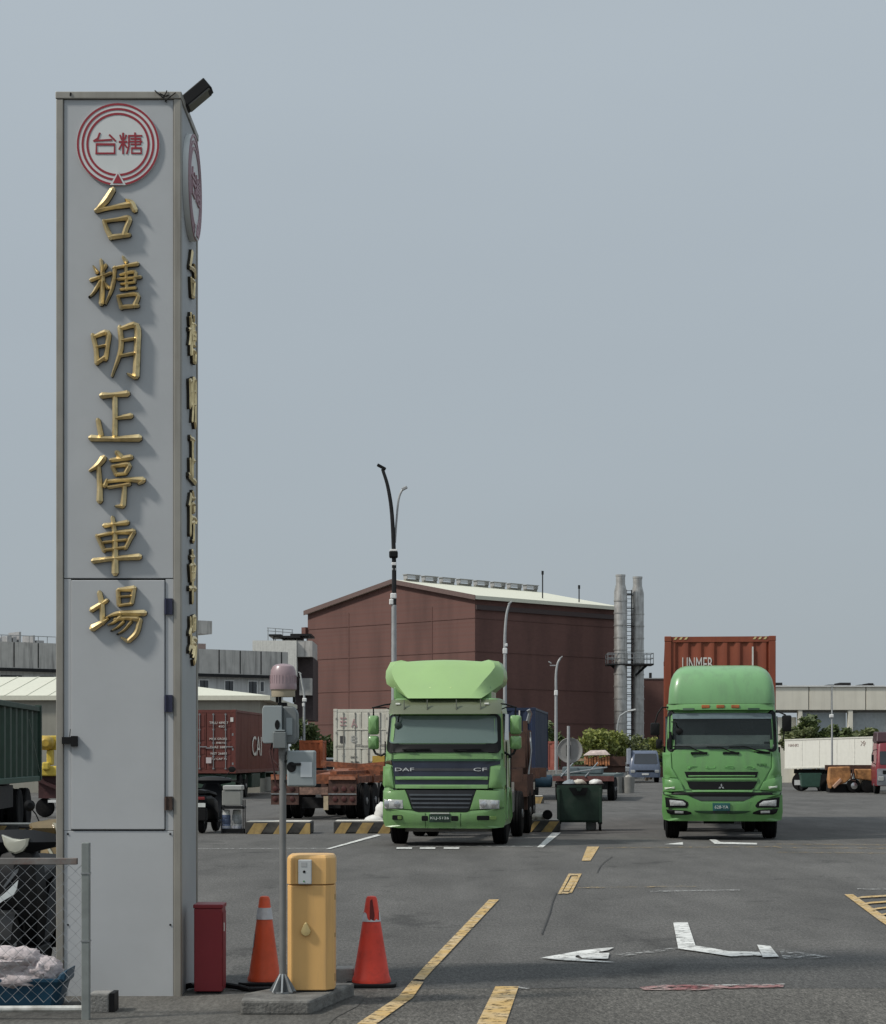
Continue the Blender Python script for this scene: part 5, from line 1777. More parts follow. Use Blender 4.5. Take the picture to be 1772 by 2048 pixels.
mb.tube([(px - .02, cabB.front(px, pz) - .03, pz + .06), (px - .08, cabB.front(px, pz) - .1, pz + .18), (px - .16, cabB.front(px, pz) - .05, pz + .2)], .014, 6)
mb.tube([(bx(280), cabB.front(bx(280), 2.1) - .05, bz(970)), (bx(285), cabB.front(bx(280), 2.1) - .06, bz(1040)), (bx(282), cabB.front(bx(280), 2.) - .05, bz(1120))], .03, 6)
mb.build('kerb_mirror_arm', M_BLACK, lorryB)
lb = MB()
lb.box(bx(1135), bx(1210), .40, .42, bz(1100), bz(1060))
lb.build('permit_sheet', M_BLACK, lorryB)
# front panels
cabB.plate(B((292, 1160), (1195, 1160), (1190, 1300), (1120, 1420), (1070, 1500), (420, 1500), (375, 1420), (300, 1300)), .02, .03, bulge=.012).build('front_panel', GB, lorryB)
for s, pts in ((-1, B((208, 1160), (284, 1160), (292, 1300), (345, 1392), (215, 1385))), (1, B((1202, 1160), (1282, 1160), (1290, 1380), (1140, 1420), (1198, 1300)))):
    cabB.plate(pts, .03, .05, bulge=.015).build('corner_panel', GB, lorryB)
for s, pts in ((-1, B((205, 1390), (345, 1400), (380, 1440), (405, 1510), (215, 1520))), (1, B((1090, 1500), (1120, 1430), (1160, 1405), (1295, 1375), (1292, 1515)))):
    cabB.plate(pts, .06, .08, bulge=.02).build('headlamp_brow', GB, lorryB)
for pts in (B((225, 1478), (320, 1470), (318, 1490), (228, 1500)), B((1165, 1468), (1250, 1462), (1246, 1482), (1172, 1490))):
    cabB.plate(pts, .088, .02).build('side_marker', mat('pale_marker', (.55, .6, .5), .25, coat=.8), lorryB)
cabB.plate(B((408, 1335), (1075, 1335), (1060, 1388), (430, 1390)), .034, .02).build('upper_intake', M_BLACK, lorryB)
cabB.plate(B((430, 1425), (1068, 1425), (1035, 1485), (1010, 1497), (480, 1497), (455, 1485)), .034, .02).build('lower_intake', M_BLACK, lorryB)
for pts in (B((408, 1392), (1072, 1390), (1068, 1415), (420, 1415)), B((470, 1502), (1030, 1502), (1020, 1520), (480, 1520)), B((440, 1368), (1050, 1366), (1046, 1378), (446, 1380))):
    cabB.plate(pts, .05, .04, bulge=.006).build('intake_bar', GB, lorryB)
em = MB()
px, pz = bx(742), bz(1470)
yE = cabB.front(px, pz) - .055
for a0 in (90, 210, 330):                             # three rhombs
    a = math.radians(a0)
    d = Vector((math.cos(a), math.sin(a)))
    n_ = Vector((-d.y, d.x))
    R_ = .068
    q = [Vector((0, 0)), d * R_ * .5 + n_ * R_ * .29, d * R_, d * R_ * .5 - n_ * R_ * .29]
    em.prism([(px + p.x, pz - .005 + p.y) for p in q], 'y', yE, yE + .02)
em.build('badge', M_CHROME, lorryB)
for i, chx in enumerate((480, 645, 815, 1000)):
    px, pz = bx(chx), bz(1295)
    lettering('FUSO'[i], .20, .052, mat('raised_green_letter', (.16, .42, .12), .3, coat=.5), lorryB, (px, cabB.front(px, pz) - .036, pz), depth=.012)
px, pz = bx(1110), bz(1272)
lettering('SUPER', .22, .05, mat('dark_green_letter', (.02, .09, .02), .4), lorryB, (px, cabB.front(px, pz) - .036, pz), depth=.008)
cabB.plate(B((212, 1522), (1290, 1522), (1285, 1542), (1050, 1548), (1010, 1562), (480, 1562), (440, 1548), (216, 1542)), .03, .03).build('shadow_gap', M_BLACK, lorryB)
cabB.plate(B((475, 1562), (1018, 1562), (990, 1600), (505, 1600)), .035, .03).build('step_plate', mat('dark_step', (.05, .06, .06), .6), lorryB)
bp = MB()
cabB.plate(B((208, 1545), (430, 1552), (478, 1600), (500, 1640), (1000, 1640), (1022, 1600), (1060, 1552), (1296, 1545), (1300, 1700), (1290, 1775), (1240, 1786), (270, 1786), (216, 1775), (204, 1700)), .075, .10, mb=bp, bulge=.015)
bp.build('bumper', GB, lorryB)
cabB.plate(B((486, 1606), (1012, 1606), (990, 1720), (905, 1732), (590, 1732), (508, 1720)), .088, .03, bulge=.01).build('bumper_centre', GB, lorryB)
for s, pts in ((-1, B((232, 1568), (400, 1588), (440, 1612), (445, 1640), (430, 1665), (240, 1662))), (1, B((1270, 1565), (1105, 1585), (1065, 1612), (1045, 1645), (1060, 1662), (1262, 1660)))):
    cabB.plate(pts, .094, .02).build('headlamp_housing', M_BLACK, lorryB)
    l = B((270, 1592), (395, 1602), (420, 1625), (415, 1645), (280, 1646)) if s < 0 else B((1240, 1590), (1120, 1600), (1085, 1625), (1082, 1645), (1235, 1648))
    cabB.plate(l, .112, .02, bulge=.015).build('headlamp', M_LENS, lorryB)
for s, pts in ((-1, B((240, 1680), (425, 1690), (470, 1705), (472, 1722), (420, 1730), (290, 1728), (255, 1715))), (1, B((1255, 1672), (1080, 1682), (1030, 1700), (1022, 1718), (1080, 1726), (1210, 1724), (1240, 1710)))):
    cabB.plate(pts, .094, .02).build('fog_housing', M_BLACK, lorryB)
    l = B((320, 1692), (400, 1696), (398, 1716), (322, 1714)) if s < 0 else B((1095, 1690), (1180, 1688), (1178, 1710), (1097, 1712))
    cabB.plate(l, .108, .02).build('fog_lamp', M_LENS, lorryB)
cabB.plate(B((495, 1690), (1008, 1690), (960, 1712), (880, 1718), (620, 1718), (545, 1712)), .104, .02).build('bumper_slot', mat('slot_dark_green', (.01, .04, .015), .5), lorryB)
cabB.plate(B((662, 1620), (820, 1620), (818, 1690), (664, 1690)), .125, .02).build('number_plate', mat('plate_teal', (.02, .10, .10), .45), lorryB)
px, pz = bx(741), bz(1655)
lettering('628-YA', .28, .065, mat('plate_white', (.5, .53, .5), .5), lorryB, (px, cabB.front(px, pz) - .145, pz), depth=.006)
for xz in (675, 805):
    MB().box(bx(xz) - .02, bx(xz) + .02, -.12, -.06, bz(1712), bz(1693)).build('tow_pin', M_DARKSTEEL, lorryB)
for s, x0, x1, ya, yb in ((1, 1300, 1385, 818, 968), (-1, 98, 182, 885, 1002), (-1, 150, 205, 1035, 1125)):
    q = rquad(bx(x0), bx(x1), bz(yb), bz(ya), .035)
    cx_, cz_ = (bx(x0) + bx(x1)) / 2, (bz(ya) + bz(yb)) / 2
    mb = MB()
    mb.rings([[(cx_ + (x - cx_) * s_, .42 + dy, cz_ + (z - cz_) * s_) for x, z in q] for s_, dy in ((.92, .1), (1, .09), (1, .03), (.9, 0), (.5, -.012), (.05, -.014))])
    mb.build('mirror', M_BLACK, lorryB)
mb = MB()
mb.tube([(1.12, .55, bz(785)), (1.2, .5, bz(790)), (bx(1330), .47, bz(815)), (bx(1340), .47, bz(840))], .016, 6)
mb.tube([(1.15, .5, bz(1080)), (bx(1310), .47, bz(1060)), (bx(1320), .47, bz(960))], .014, 6)
mb.build('mirror_arm', M_BLACK, lorryB)
mb = MB()
mb.tube([(-1.12, .55, bz(740)), (bx(205), .5, bz(745)), (bx(165), .47, bz(800)), (bx(140), .47, bz(890))], .016, 6)
mb.build('mirror_arm', M_BLACK, lorryB)
mb = MB()
mb.tube([(-1.15, .5, bz(1110)), (bx(195), .47, bz(1105)), (bx(165), .47, bz(1000))], .016, 6)
mb.build('mirror_arm', M_BLACK, lorryB)
for s in (-1, 1):
    x = s * 1.165
    mb = MB()
    mb.prism([(.55, 1.95), (1.65, 1.95), (1.65, 2.6), (.78, 2.6)], 'x', min(s * 1.10, s * 1.178), max(s * 1.10, s * 1.178))
    mb.build('side_window', M_GLASS, lorryB)
    MB().box(min(x, x + s * .05), max(x, x + s * .05), .50, .52, .8, 1.95).build('door_seam', M_BLACK, lorryB)
    MB().box(min(x, x + s * .08), max(x, x + s * .08), 1.4, 1.58, 1.6, 1.66).build('door_handle', M_BLACK, lorryB, bevel=.01)
    wheel(lorryB, s * 1.03, 1.34, .51, .30)
    for yy in (5.2, 6.5):
        for xo in (.78, 1.08):
            wheel(lorryB, s * xo, yy, .51, .26)
mb = MB()
for s in (-.42, .42):
    mb.box(s - .05, s + .05, .8, 7.4, .75, 1.0)
mb.box(-1.0, 1.0, 1.26, 1.42, .43, .58)
mb.box(-1.0, 1.0, 5.1, 5.3, .43, .58)
mb.box(-.35, .3, 1.6, 2.3, .3, .75)
mb.build('chassis', M_DARKSTEEL, lorryB)
MB().box(-1.13, 1.13, .3, 2.05, .40, .95).build('cab_floor', M_DARKSTEEL, lorryB)


# ------------------------------------------------------------------ containers
def corrug(length, h0, h1, depth=.036, pitch=.26, flip=1):
    """corrugated sheet along x from 0 to length, standing in z, outward side at -y"""
    prof = []
    x = 0.0
    s_ = pitch / .27
    while x < length - .01:
        for dx, d in ((0, 0), (.08 * s_, 0), (.13 * s_, depth), (.21 * s_, depth)):
            if x + dx <= length:
                prof.append((x + dx, d))
        x += pitch
    prof.append((length, 0))
    vs = [(p[0], p[1] * flip, h0) for p in prof] + [(p[0], p[1] * flip, h1) for p in prof]
    n = len(prof)
    mb = MB()
    mb.add(vs, [(i, i + 1, n + i + 1, n + i) for i in range(n - 1)])
    return mb


def place_mb(mb, loc, rz=0.0):
    R = Matrix.Rotation(rz, 4, 'Z')
    mb.v = [R @ p + Vector(loc) for p in mb.v]
    return mb


def container(label, loc, rz, m, end='door', L=6.06, W=2.44, H=2.6, name='shipping_container', mrod=None, group=None, reefer=False, pitch=.27):
    c = thing(name, label, 'container', loc, rz, group)
    w = W / 2
    for x in (-w, w - .15):
        for y in (0, L - .15):
            MB().box(x, x + .15, y, y + .15, .12, H - .12).build('corner_post', m, c, bevel=.01)
            for z in (0, H - .119):
                MB().box(x - .004, x + .154, y - .004, y + .154, z, z + .119).build('corner_casting', m, c, bevel=.012)
    for y in (.02, L - .12):
        MB().box(-w + .155, w - .155, y, y + .1, H - .13, H - .01).build('top_rail', m, c)
        MB().box(-w + .155, w - .155, y, y + .1, .01, .15).build('bottom_rail', m, c)
    for x in (-w + .005, w - .085):
        MB().box(x, x + .08, .155, L - .155, H - .10, H - .01).build('top_rail', m, c)
        MB().box(x, x + .08, .155, L - .155, .01, .16).build('bottom_rail', m, c)
    MB().box(-w + .05, w - .05, .06, L - .06, H - .06, H - .03).build('roof', m, c)
    MB().box(-w + .05, w - .05, .06, L - .06, .05, .12).build('floor', M_DARKSTEEL, c)
    if reefer:
        for s in (-1, 1):
            MB().box(min(s * (w - .05), s * (w - .02)), max(s * (w - .05), s * (w - .02)), .15, L - .15, .16, H - .1).build('side_wall', m, c)
    else:
        place_mb(corrug(L - .3, .16, H - .1, pitch=pitch), (w - .03, .15, 0), math.pi / 2).build('side_wall', m, c)
        place_mb(corrug(L - .3, .16, H - .1, pitch=pitch), (-w + .03, L - .15, 0), -math.pi / 2).build('side_wall', m, c)
    place_mb(corrug(W - .3, .15, H - .13, pitch=pitch), (w - .15, L - .03, 0), math.pi).build('end_wall', m, c)
    if end == 'wall':
        place_mb(corrug(W - .3, .15, H - .13, pitch=pitch), (-w + .15, .03, 0), 0).build('end_wall', m, c)
        return c
    rod = mrod or M_STEEL
    for s in (-1, 1):
        x0, x1 = (-w + .155, -.012) if s < 0 else (.012, w - .155)
        d = MB().box(x0, x1, .025, .065, .155, H - .135).build('door', m, c, bevel=.006)
        npan = 4 if not reefer else 3
        for k in range(npan):
            z0 = .19 + k * (H - .36) / npan
            MB().box(x0 + .07, x1 - .06, .012, .0245, z0 + .04, z0 + (H - .36) / npan - .04).build('door_panel', m, d, bevel=.004)
        for q in (.27, .75):
            xx = x0 + (x1 - x0) * q
            r = MB()
            r.tube([(xx, -.008, .17), (xx, -.008, H - .15)], .018, 7)
            for z in (.2, .7, 1.25, 1.8, H - .2):
                r.box(xx - .04, xx + .04, -.004, .011, z - .03, z + .03)
            r.build('locking_bar', rod, d)
            MB().box(xx - .3 * (1 if q < .5 else -.0), xx + .3 * (1 if q > .5 else .02), -.03, -.015, 1.0 + .1 * q, 1.04 + .1 * q).build('lock_handle', rod, d)
        for z in (.35, .95, 1.55, 2.15):
            MB().box((x0 - .06) if s < 0 else x1, x0 if s < 0 else (x1 + .06), -.005, .02, z, z + .1).build('hinge', rod, d)
    return c


M_CRED = mat('brown_red_container', (0.125, 0.030, 0.022), .6, var=.12, scale=2, dirt=(.08, .03, .02), dirt_amt=.6, dscale=1.5, streak=True)
M_CORANGE = mat('rust_orange_container', (0.23, 0.052, 0.022), .6, var=.12, scale=2, dirt=(.12, .03, .02), dirt_amt=.6, dscale=1.3, streak=True)
M_CWHITE = mat('white_reefer', (0.60, 0.58, 0.50), .5, var=.05, dirt=(.3, .26, .2), dirt_amt=.5, dscale=1.5, streak=True)
M_CBLUE = mat('dark_blue_container', (0.007, 0.017, 0.050), .55, var=.14, dirt=(.015, .022, .04), dirt_amt=.5, streak=True)
M_CGREEN = mat('dark_green_tipper', (0.022, 0.055, 0.036), .55, var=.18, scale=3, dirt=(.05, .055, .045), dirt_amt=.5, dscale=2, streak=True)
M_STENCIL = mat('white_stencil', (0.62, 0.60, 0.56), .7, var=.1)

# container on the right lorry: front wall faces the gate
cz = 1.46
cH = Z(1272, 44.3) - cz
cont = container('brown-red corrugated container carried behind the mid green lorry cab', (X(1440, 44.3), 44.3, cz), ROT, M_CORANGE, 'wall', L=12.0, H=cH, pitch=.285)
for k in range(3):
    for xx in (-1.02 + k * .115, .72 + k * .115):
        mb = MB()
        mb.prism([(xx, cH - .075), (xx + .05, cH - .075), (xx + .09, cH - .02), (xx + .04, cH - .02)], 'y', .012, .0195)
        mb.build('hazard_tick', mat('tick_yellow', (.55, .45, .22), .6), cont)
lettering('UNMEB', .66, .30, M_STENCIL, cont, (-.50, .02, cH - .62), depth=.01)
MB().box(.70, .735, .016, .022, cH - .75, cH - .24).build('white_scrape', M_STENCIL, cont)
trB = thing('container_trailer', 'dark flat container trailer under the brown-red container', 'trailer', (X(1440, 44.3), 44.3, 0), ROT)
mb = MB()
for s in (-.5, .5):
    mb.box(s - .08, s + .08, .2, 12, 1.02, 1.38)
for yy in (.2, 3, 6, 9, 11.6):
    mb.box(-1.2, 1.2, yy, yy + .2, 1.2, cz - .005)
mb.build('frame', M_BROWN, trB)
for s in (-1, 1):
    for yy in (8.3, 9.6, 10.9):
        wheel(trB, s * 1.0, yy, .5, .36)
MB().box(-.9, .9, 9.5, 9.7, .42, .6).build('axle_beam', M_DARKSTEEL, trB)

# red container behind the beacon pole
Y1 = 82.0
rc = container('long dark red container with white door lettering, behind the grey beacon pole', (X(412.5, Y1), Y1, Z(1547, Y1)), math.radians(-3.6), M_CRED, 'door', L=12.2, H=2.62)
for i, (s, xx, zz, wd, hh) in enumerate((('TRLU 4890 7', .72, 2.08, .78, .10), ('45G1', .86, 1.93, .3, .09), ('MAX GROSS', .70, 1.42, .72, .09), ('30480 KG', .80, 1.26, .4, .08), ('TARE 3880', .70, 1.08, .7, .09),
                                         ('NET 26600', .72, .82, .66, .09), ('CU CAP 76', .72, .60, .66, .08), ('4890', -.3, 1.4, .3, .1), ('NET', -.3, .9, .3, .1))):
    lettering(s, wd, hh, M_STENCIL, rc, (xx - .2, -.012, zz), depth=.012)
MB().box(1.0, 1.12, -.02, -.004, 2.12, 2.30).build('sticker', M_STENCIL, rc)
MB().box(.0, .22, -.045, -.032, .42, .66).build('lock_box', mat('pale_lock_box', (.5, .44, .44), .6), rc)
lettering('CAI', 2.6, .85, M_STENCIL, rc, (1.235, 5.5, 1.15), rz=math.pi / 2, depth=.012)
gs = thing('container_chassis', 'dark green container chassis with black wheels under the red container', 'trailer', (X(412.5, Y1), Y1, 0), math.radians(-3.6))
M_DGREEN = mat('dark_green_steel', (0.02, .045, .03), .6, var=.3, dirt=(.06, .06, .05), dirt_amt=.4)
mb = MB()
for s in (-.5, .5):
    mb.box(s - .1, s + .1, .1, 12, .72, Z(1547, Y1) - .005)
for yy in (.1, 2.5, 5, 8, 11.6):
    mb.box(-1.2, 1.2, yy, yy + .22, .78, Z(1547, Y1) - .05)
mb.box(-1.2, 1.2, 0, .09, .45, .8)
mb.build('frame', M_DGREEN, gs)
for s in (-1, 1):
    for yy in (1.6, 2.9):
        wheel(gs, s * 1.0, yy, .5, .38)
    MB().box(min(s * .75, s * 1.22), max(s * .75, s * 1.22), 4.2, 6.5, .4, 1.0).build('tool_box', M_DGREEN, gs, bevel=.03)

# white reefer container
Y2 = 85.0
wc = container('white refrigerated container with barred doors and black marks beside the left lorry mirror', (X(723, Y2), Y2, Z(1541, Y2)), math.radians(-9), M_CWHITE, 'door', L=9, H=2.62, reefer=True,
               mrod=mat('grey_bar', (.3, .29, .26), .5, .3))
M_MARK = mat('black_mark', (.05, .05, .05), .6)
M_MARKP = mat('faded_pink_mark', (.42, .26, .26), .6)
for s, xx, zz, wd, hh, mm in (('工', -.80, 2.08, .26, .34, M_MARKP), ('A', -.32, 2.02, .26, .36, M_MARKP), ('▪', -.83, 1.32, .22, .30, M_MARK), ('8', -.34, 1.34, .26, .3, mat('grey_mark', (.4, .4, .37), .6)),
                             ('22R1', -.34, .58, .3, .08, M_MARK), ('29 480', -.30, .36, .36, .09, M_MARK), ('4', .72, .62, .12, .16, M_MARK), ('TARE', .5, .36, .4, .09, M_MARK), ('T', -.8, .55, .14, .2, mat('grey_mark', (.4, .4, .37), .6))):
    if s == '▪':
        MB().box(xx - .1, xx + .1, -.014, -.004, zz - .15, zz + .15).build('black_label', mm, wc)
    elif s == '工':
        mb = MB()
        for z in (zz - .15, zz, zz + .15):
            mb.box(xx - .13, xx + .13, -.014, -.004, z - .025, z + .025)
        mb.box(xx - .03, xx + .03, -.013, -.005, zz - .12, zz + .12)
        mb.build('faded_label', mm, wc)
    else:
        lettering(s, wd, hh, mm, wc, (xx, -.01, zz), depth=.012)
for x in (-.78, -.33):
    for z in (.95, 1.75):
        MB().box(-1.06, 1.06, -.001, .0105, z - .03, z + .03).build('door_strap', M_CWHITE, wc) if x < -.5 else None
tag(MB().box(-.28, .28, -.03, .03, 0, .62).build('yellow_plate', mat('yellow_plate', (.5, .32, .06), .5, var=.15), None, loc=(X(758, 84.4), 84.4, Z(1541, 84.4))),
    'small yellow plate low beside the white container doors', 'plate')
tag(put('yellow_plate_post', MB().box(-.05, .05, -.04, .04, 0, Z(1541, 84.4) - .002).mesh('yellow_plate_post'), None, (X(758, 84.4), 84.4, 0)), 'short post under the yellow plate by the white container', 'post')
bpy.data.objects['yellow_plate_post'].data.materials.append(M_DARKSTEEL)

# orange skeletal chassis between the container rows
Y3 = 55.0
ch = thing('chassis_trailer', 'rusty orange empty chassis trailer with lamp boards, left of the pale green lorry', 'trailer', (X(628, Y3), Y3, 0), math.radians(-9))
sc3 = Y3 / FPX
qx3 = lambda u: (u - 628) * sc3
mb = MB()
for s in (-.52, .52):
    mb.box(s - .09, s + .09, .1, 11, .98, 1.34)
for yy in (0.0, 2.4, 4.8, 7.2, 10.5):
    mb.box(-1.22, 1.22, yy, yy + .2, 1.0, 1.25)
for s in (-1, 1):
    mb.box(s * 1.1 - .07, s * 1.1 + .07, .3, 10.4, 1.02, 1.2)
mb.obox((0, 6, 1.32), (1.2, 8, .12), (math.radians(2), 0, 0))
mb.build('frame', M_RUST, ch)
for s in (-1, 1):
    b_ = MB().box(min(s * .42, s * 1.2), max(s * .42, s * 1.2), -.06, -.01, .42, 1.1).build('lamp_board', mat('rust_brown_board', (.065, .030, .022), .75, var=.5, scale=8), ch)
    for z in (.86, .58):
        for xx in (.6, .85, 1.08):
            MB().lathe([(.075, -.061), (.07, -.08), (.03, -.09)], 14, (s * xx, 0, z), 'y').build('tail_lamp', mat('dull_red_lamp', (.06, .016, .014), .5, var=.4), b_)
    MB().box(min(s * .42, s * 1.2), max(s * .42, s * 1.2), -.08, -.061, .70, .735).build('board_strip', M_STEEL, b_)
    MB().box(min(s * .44, s * 1.18), max(s * .44, s * 1.18), -.12, -.02, 1.11, 1.2).build('edge_beam', mat('bright_rust', (.34, .14, .08), .6, var=.3, scale=9), ch)
    for yy in (1.4, 2.7):
        for xo in (.78, 1.08):
            wheel(ch, s * xo, yy, .5, .27)
MB().box(-.4, .4, -.05, .0, .70, .9).build('plate_bracket', mat('striped_bracket', (.20, .12, .09), .6, var=.6, scale=10), ch)
MB().box(-.55, .55, .9, 1.1, .3, .6).build('axle', M_DARKSTEEL, ch)
MB().box(.28, .41, -.06, -.03, .28, .66).build('wheel_chock_holder', mat('pale_chock', (.4, .33, .22), .7, var=.3), ch)
ch2 = thing('chassis_trailer', 'second rust orange gooseneck chassis beyond the first, its tyre beside the green lorry', 'trailer', (X(722, 59), 59, 0), math.radians(-14))
mb = MB()
for s in (-.5, .5):
    mb.box(s - .09, s + .09, 0, 9, .98, 1.32)
mb.obox((.4, .6, 1.3), (1.8, .35, .34), (0, math.radians(-6), 0))
mb.obox((-.3, 2.2, 1.42), (3.2, .22, .16), (0, math.radians(4), 0))
mb.obox((-.6, 4.2, 1.5), (3.0, .2, .14), (0, math.radians(-5), 0))
mb.build('frame', M_RUST, ch2)
for s in (-1, 1):
    for yy in (.7, 2.0):
        for xo in (.72, 1.02):
            wheel(ch2, s * xo - .1, yy, .52, .28)
MB().box(-1.2, -.6, -.1, .0, .55, 1.05).build('lamp_board', mat('rust_brown_board', (.11, .045, .03), .7), ch2)
# white sacks by the lorry wheel
sk = MB()
for c, r, sd in (((-.05, 0, .16), (.30, .26, .18), 2.2), ((.14, .1, .40), (.20, .2, .26), 6.1)):
    rings = []
    for i in range(13):
        th = math.pi * (i + .01) / 12.02
        row = []
        for j in range(18):
            ph = 2 * math.pi * j / 18
            d = Vector((math.sin(th) * math.cos(ph), math.sin(th) * math.sin(ph), math.cos(th)))
            s_ = 1 + .22 * noise.noise(d * 2.3 + Vector((sd, 0, 0)))
            row.append(Vector(c) + Vector((d.x * r[0], d.y * r[1], d.z * r[2])) * s_)
        rings.append(row)
    sk.rings(rings)
tag(sk.build('sack', mat('white_sack', (.62, .61, .58), .8, var=.1, bump=.3, bscale=8), None, loc=(X(754, 47.5), 47.5, 0.0), angle=60), 'white plastic sacks slumped behind the striped kerb at the left lorry', 'sack')

# ------------------------------------------------------------------ striped kerbs
M_KY = mat('kerb_yellow', (0.40, 0.275, 0.105), .8, var=.25, scale=6, dirt=(.17, .13, .09), dirt_amt=.7, dscale=4)
M_KB = mat('kerb_black', (0.04, 0.039, 0.037), .85, var=.3, dirt=(.15, .14, .12), dirt_amt=.5)
M_KW = mat('kerb_white', (0.55, 0.53, 0.47), .7, var=.15, dirt=(.25, .22, .18), dirt_amt=.4)


def kerb(label, u0, u1, vb, slant=.16, first=0, cap_l=False, step=46, top=True):
    Y = CAMH * FPX / (vb - HV)
    x0 = X(u0, Y)
    Lk = X(u1, Y) - x0
    k = thing('striped_kerb', label, 'kerb block', (x0, Y, 0), 0, 'black and yellow striped kerb blocks')
    hk = .275
    MB().box(0, Lk, 0, 1.0, 0, hk).build('block', M_KB, k, bevel=.03)
    st = step / FPX * Y
    x = first / FPX * Y
    while x < Lk - .05:
        a, bq = max(0.02, x), min(Lk - .02, x + st * .52)
        if bq - a > .08:
            xa, xb = max(.02, x), min(Lk - .02, x + st * .52)
            s2 = min(slant, Lk - .02 - xb) if xb + slant > Lk - .02 else slant
            mb = MB()
            mb.add([(xa, -.006, .0), (xb, -.006, .0), (xb + s2, -.006, hk - .03), (xa + min(slant, Lk - .02 - xa), -.006, hk - .03),
                    (xa, .004, .0), (xb, .004, .0), (xb + s2, .004, hk - .03), (xa + min(slant, Lk - .02 - xa), .004, hk - .03)],
                   [(0, 1, 2, 3), (7, 6, 5, 4), (0, 4, 5, 1), (1, 5, 6, 2), (2, 6, 7, 3), (3, 7, 4, 0)])
            mb.build('yellow_stripe', M_KY, k)
        x += st
    if top:
        mb = MB()
        mb.box(.035, Lk - .035, .035, .96, hk - .002, hk + .006)
        mb.build('worn_top', M_KW, k)
    return k


kerb('striped kerb block behind the water bottles and grey pole, white worn top', 490, 622, 1668, first=4, step=52)
kerb('striped kerb block running under the nose of the pale green lorry', 667, 790, 1667, first=0, step=44)
kerb('striped kerb block between the left lorry and the green bin', 1050, 1120, 1664, slant=.2, first=-8, step=40)
kerb('striped kerb block seen left of the sign tower behind the scooter', -40, 112, 1674, first=8, step=60)
kerb('pale short kerb block in the gap right of the brown trailer wheel', 1055, 1088, 1607, slant=.1, first=0, step=50)
for u, vv, s_, lab in ((1062, 1640, .17, 'crumpled white paper bag on the kerb by the left lorry trailer'), (1080, 1640, .19, 'white foam scrap on the kerb block left of the green bin')):
    Yk = 46.6
    mb = MB()
    rings = []
    for i in range(7):
        th = math.pi * (i + .01) / 6.02
        rings.append([Vector((math.sin(th) * math.cos(p) * s_, math.sin(th) * math.sin(p) * s_, math.cos(th) * s_ * .5)) * (1 + .35 * noise.noise(Vector((math.cos(p) * 2 + u, math.sin(p) * 2, th)))) for p in [2 * math.pi * j / 10 for j in range(10)]])
    mb.rings(rings)
    tag(mb.build('litter_bag', M_KW, None, loc=(X(u, Yk), Yk, .275 + s_ * .42)), lab, 'litter')
tag(MB().lathe([(.10, -.06), (.115, -.04), (.115, .04), (.10, .06), (.05, .06)], 18, (0, 0, 0), 'y').build('spare_tyre', M_RUBBER, None, loc=(X(1095, 46.4), 46.4, .398)), 'small dark tyre leaning on the kerb beside the green bin', 'tyre')

# ------------------------------------------------------------------ green wheeled bins


def bin4(label, u, vb, wpx, hpx, m, full=True):
    Y = CAMH * FPX / (vb - HV)
    c = thing('wheeled_bin', label, 'bin', (X(u, Y), Y, 0), math.radians(-4), 'large green wheeled bins')
    w_, h = wpx / FPX * Y / 2, hpx / FPX * Y
    d = .8
    mb = MB()
    def rg(s, z, dd=1.0):
        return [(x * s, .4 + (y - .4) * dd, z) for x, y in ((-w_, 0.0), (w_, 0.0), (w_, d), (-w_, d))]
    mb.rings([rg(.80, .2, .8), rg(.84, .25, .86), rg(.95, h - .12, 1), rg(.95, h - .06, 1)], cap=False)
    mb.add([tuple(p) for p in rg(.80, .2, .8)], [(0, 1, 2, 3)])
    mb.add([tuple(p) for p in rg(.9, h - .25, .9)], [(0, 1, 2, 3)])
    mb.build('body', m, c, bevel=.02)
    rm = MB()
    o, i = rg(1.0, 0), rg(.93, 0, .92)
    zs0, zs1 = h - .11, h - .03
    R = [[(x, y, zs0) for x, y, _ in o], [(x, y, zs1) for x, y, _ in o], [(x, y, zs1) for x, y, _ in i], [(x, y, zs0) for x, y, _ in i]]
    vs = [p for r in R for p in r]
    rm.add(vs, [(k * 4 + j, k * 4 + (j + 1) % 4, ((k + 1) % 4) * 4 + (j + 1) % 4, ((k + 1) % 4) * 4 + j) for k in range(4) for j in range(4)])
    rm.build('rim', M_BLACK if full else m, c)
    if full:
        mb = MB()
        mb.prism([(-.26, h - .12), (.2, h - .12), (.14, h - .30), (-.14, h - .30)], 'y', -.03, .03)
        mb.build('lifting_pocket', M_BLACK, c)
        mb = MB()
        mb.prism([(-.08, h - .13), (.06, h - .13), (.02, h - .2), (-.05, h - .2)], 'y', -.04, -.031)
        mb.build('catch', m, c)
        for s in (-1, 1):
            mb = MB()
            mb.box(s * w_ * .86 - .035, s * w_ * .86 + .035, -.02, .06, .2, h - .14)
            mb.build('rib', m, c, bevel=.01)
    for s in (-1, 1):
        for y in (.14, .66):
            t = MB()
            t.lathe([(.095, -.03), (.11, -.018), (.11, .018), (.095, .03)], 18, (0, 0, 0), 'x')
            wv = t.build('castor', M_BLACK, c, loc=(s * w_ * .84, y, .11))
            MB().box(-.05, .05, -.05, .05, .05, .14).build('fork', M_DARKSTEEL, wv)
    return c, w_, h


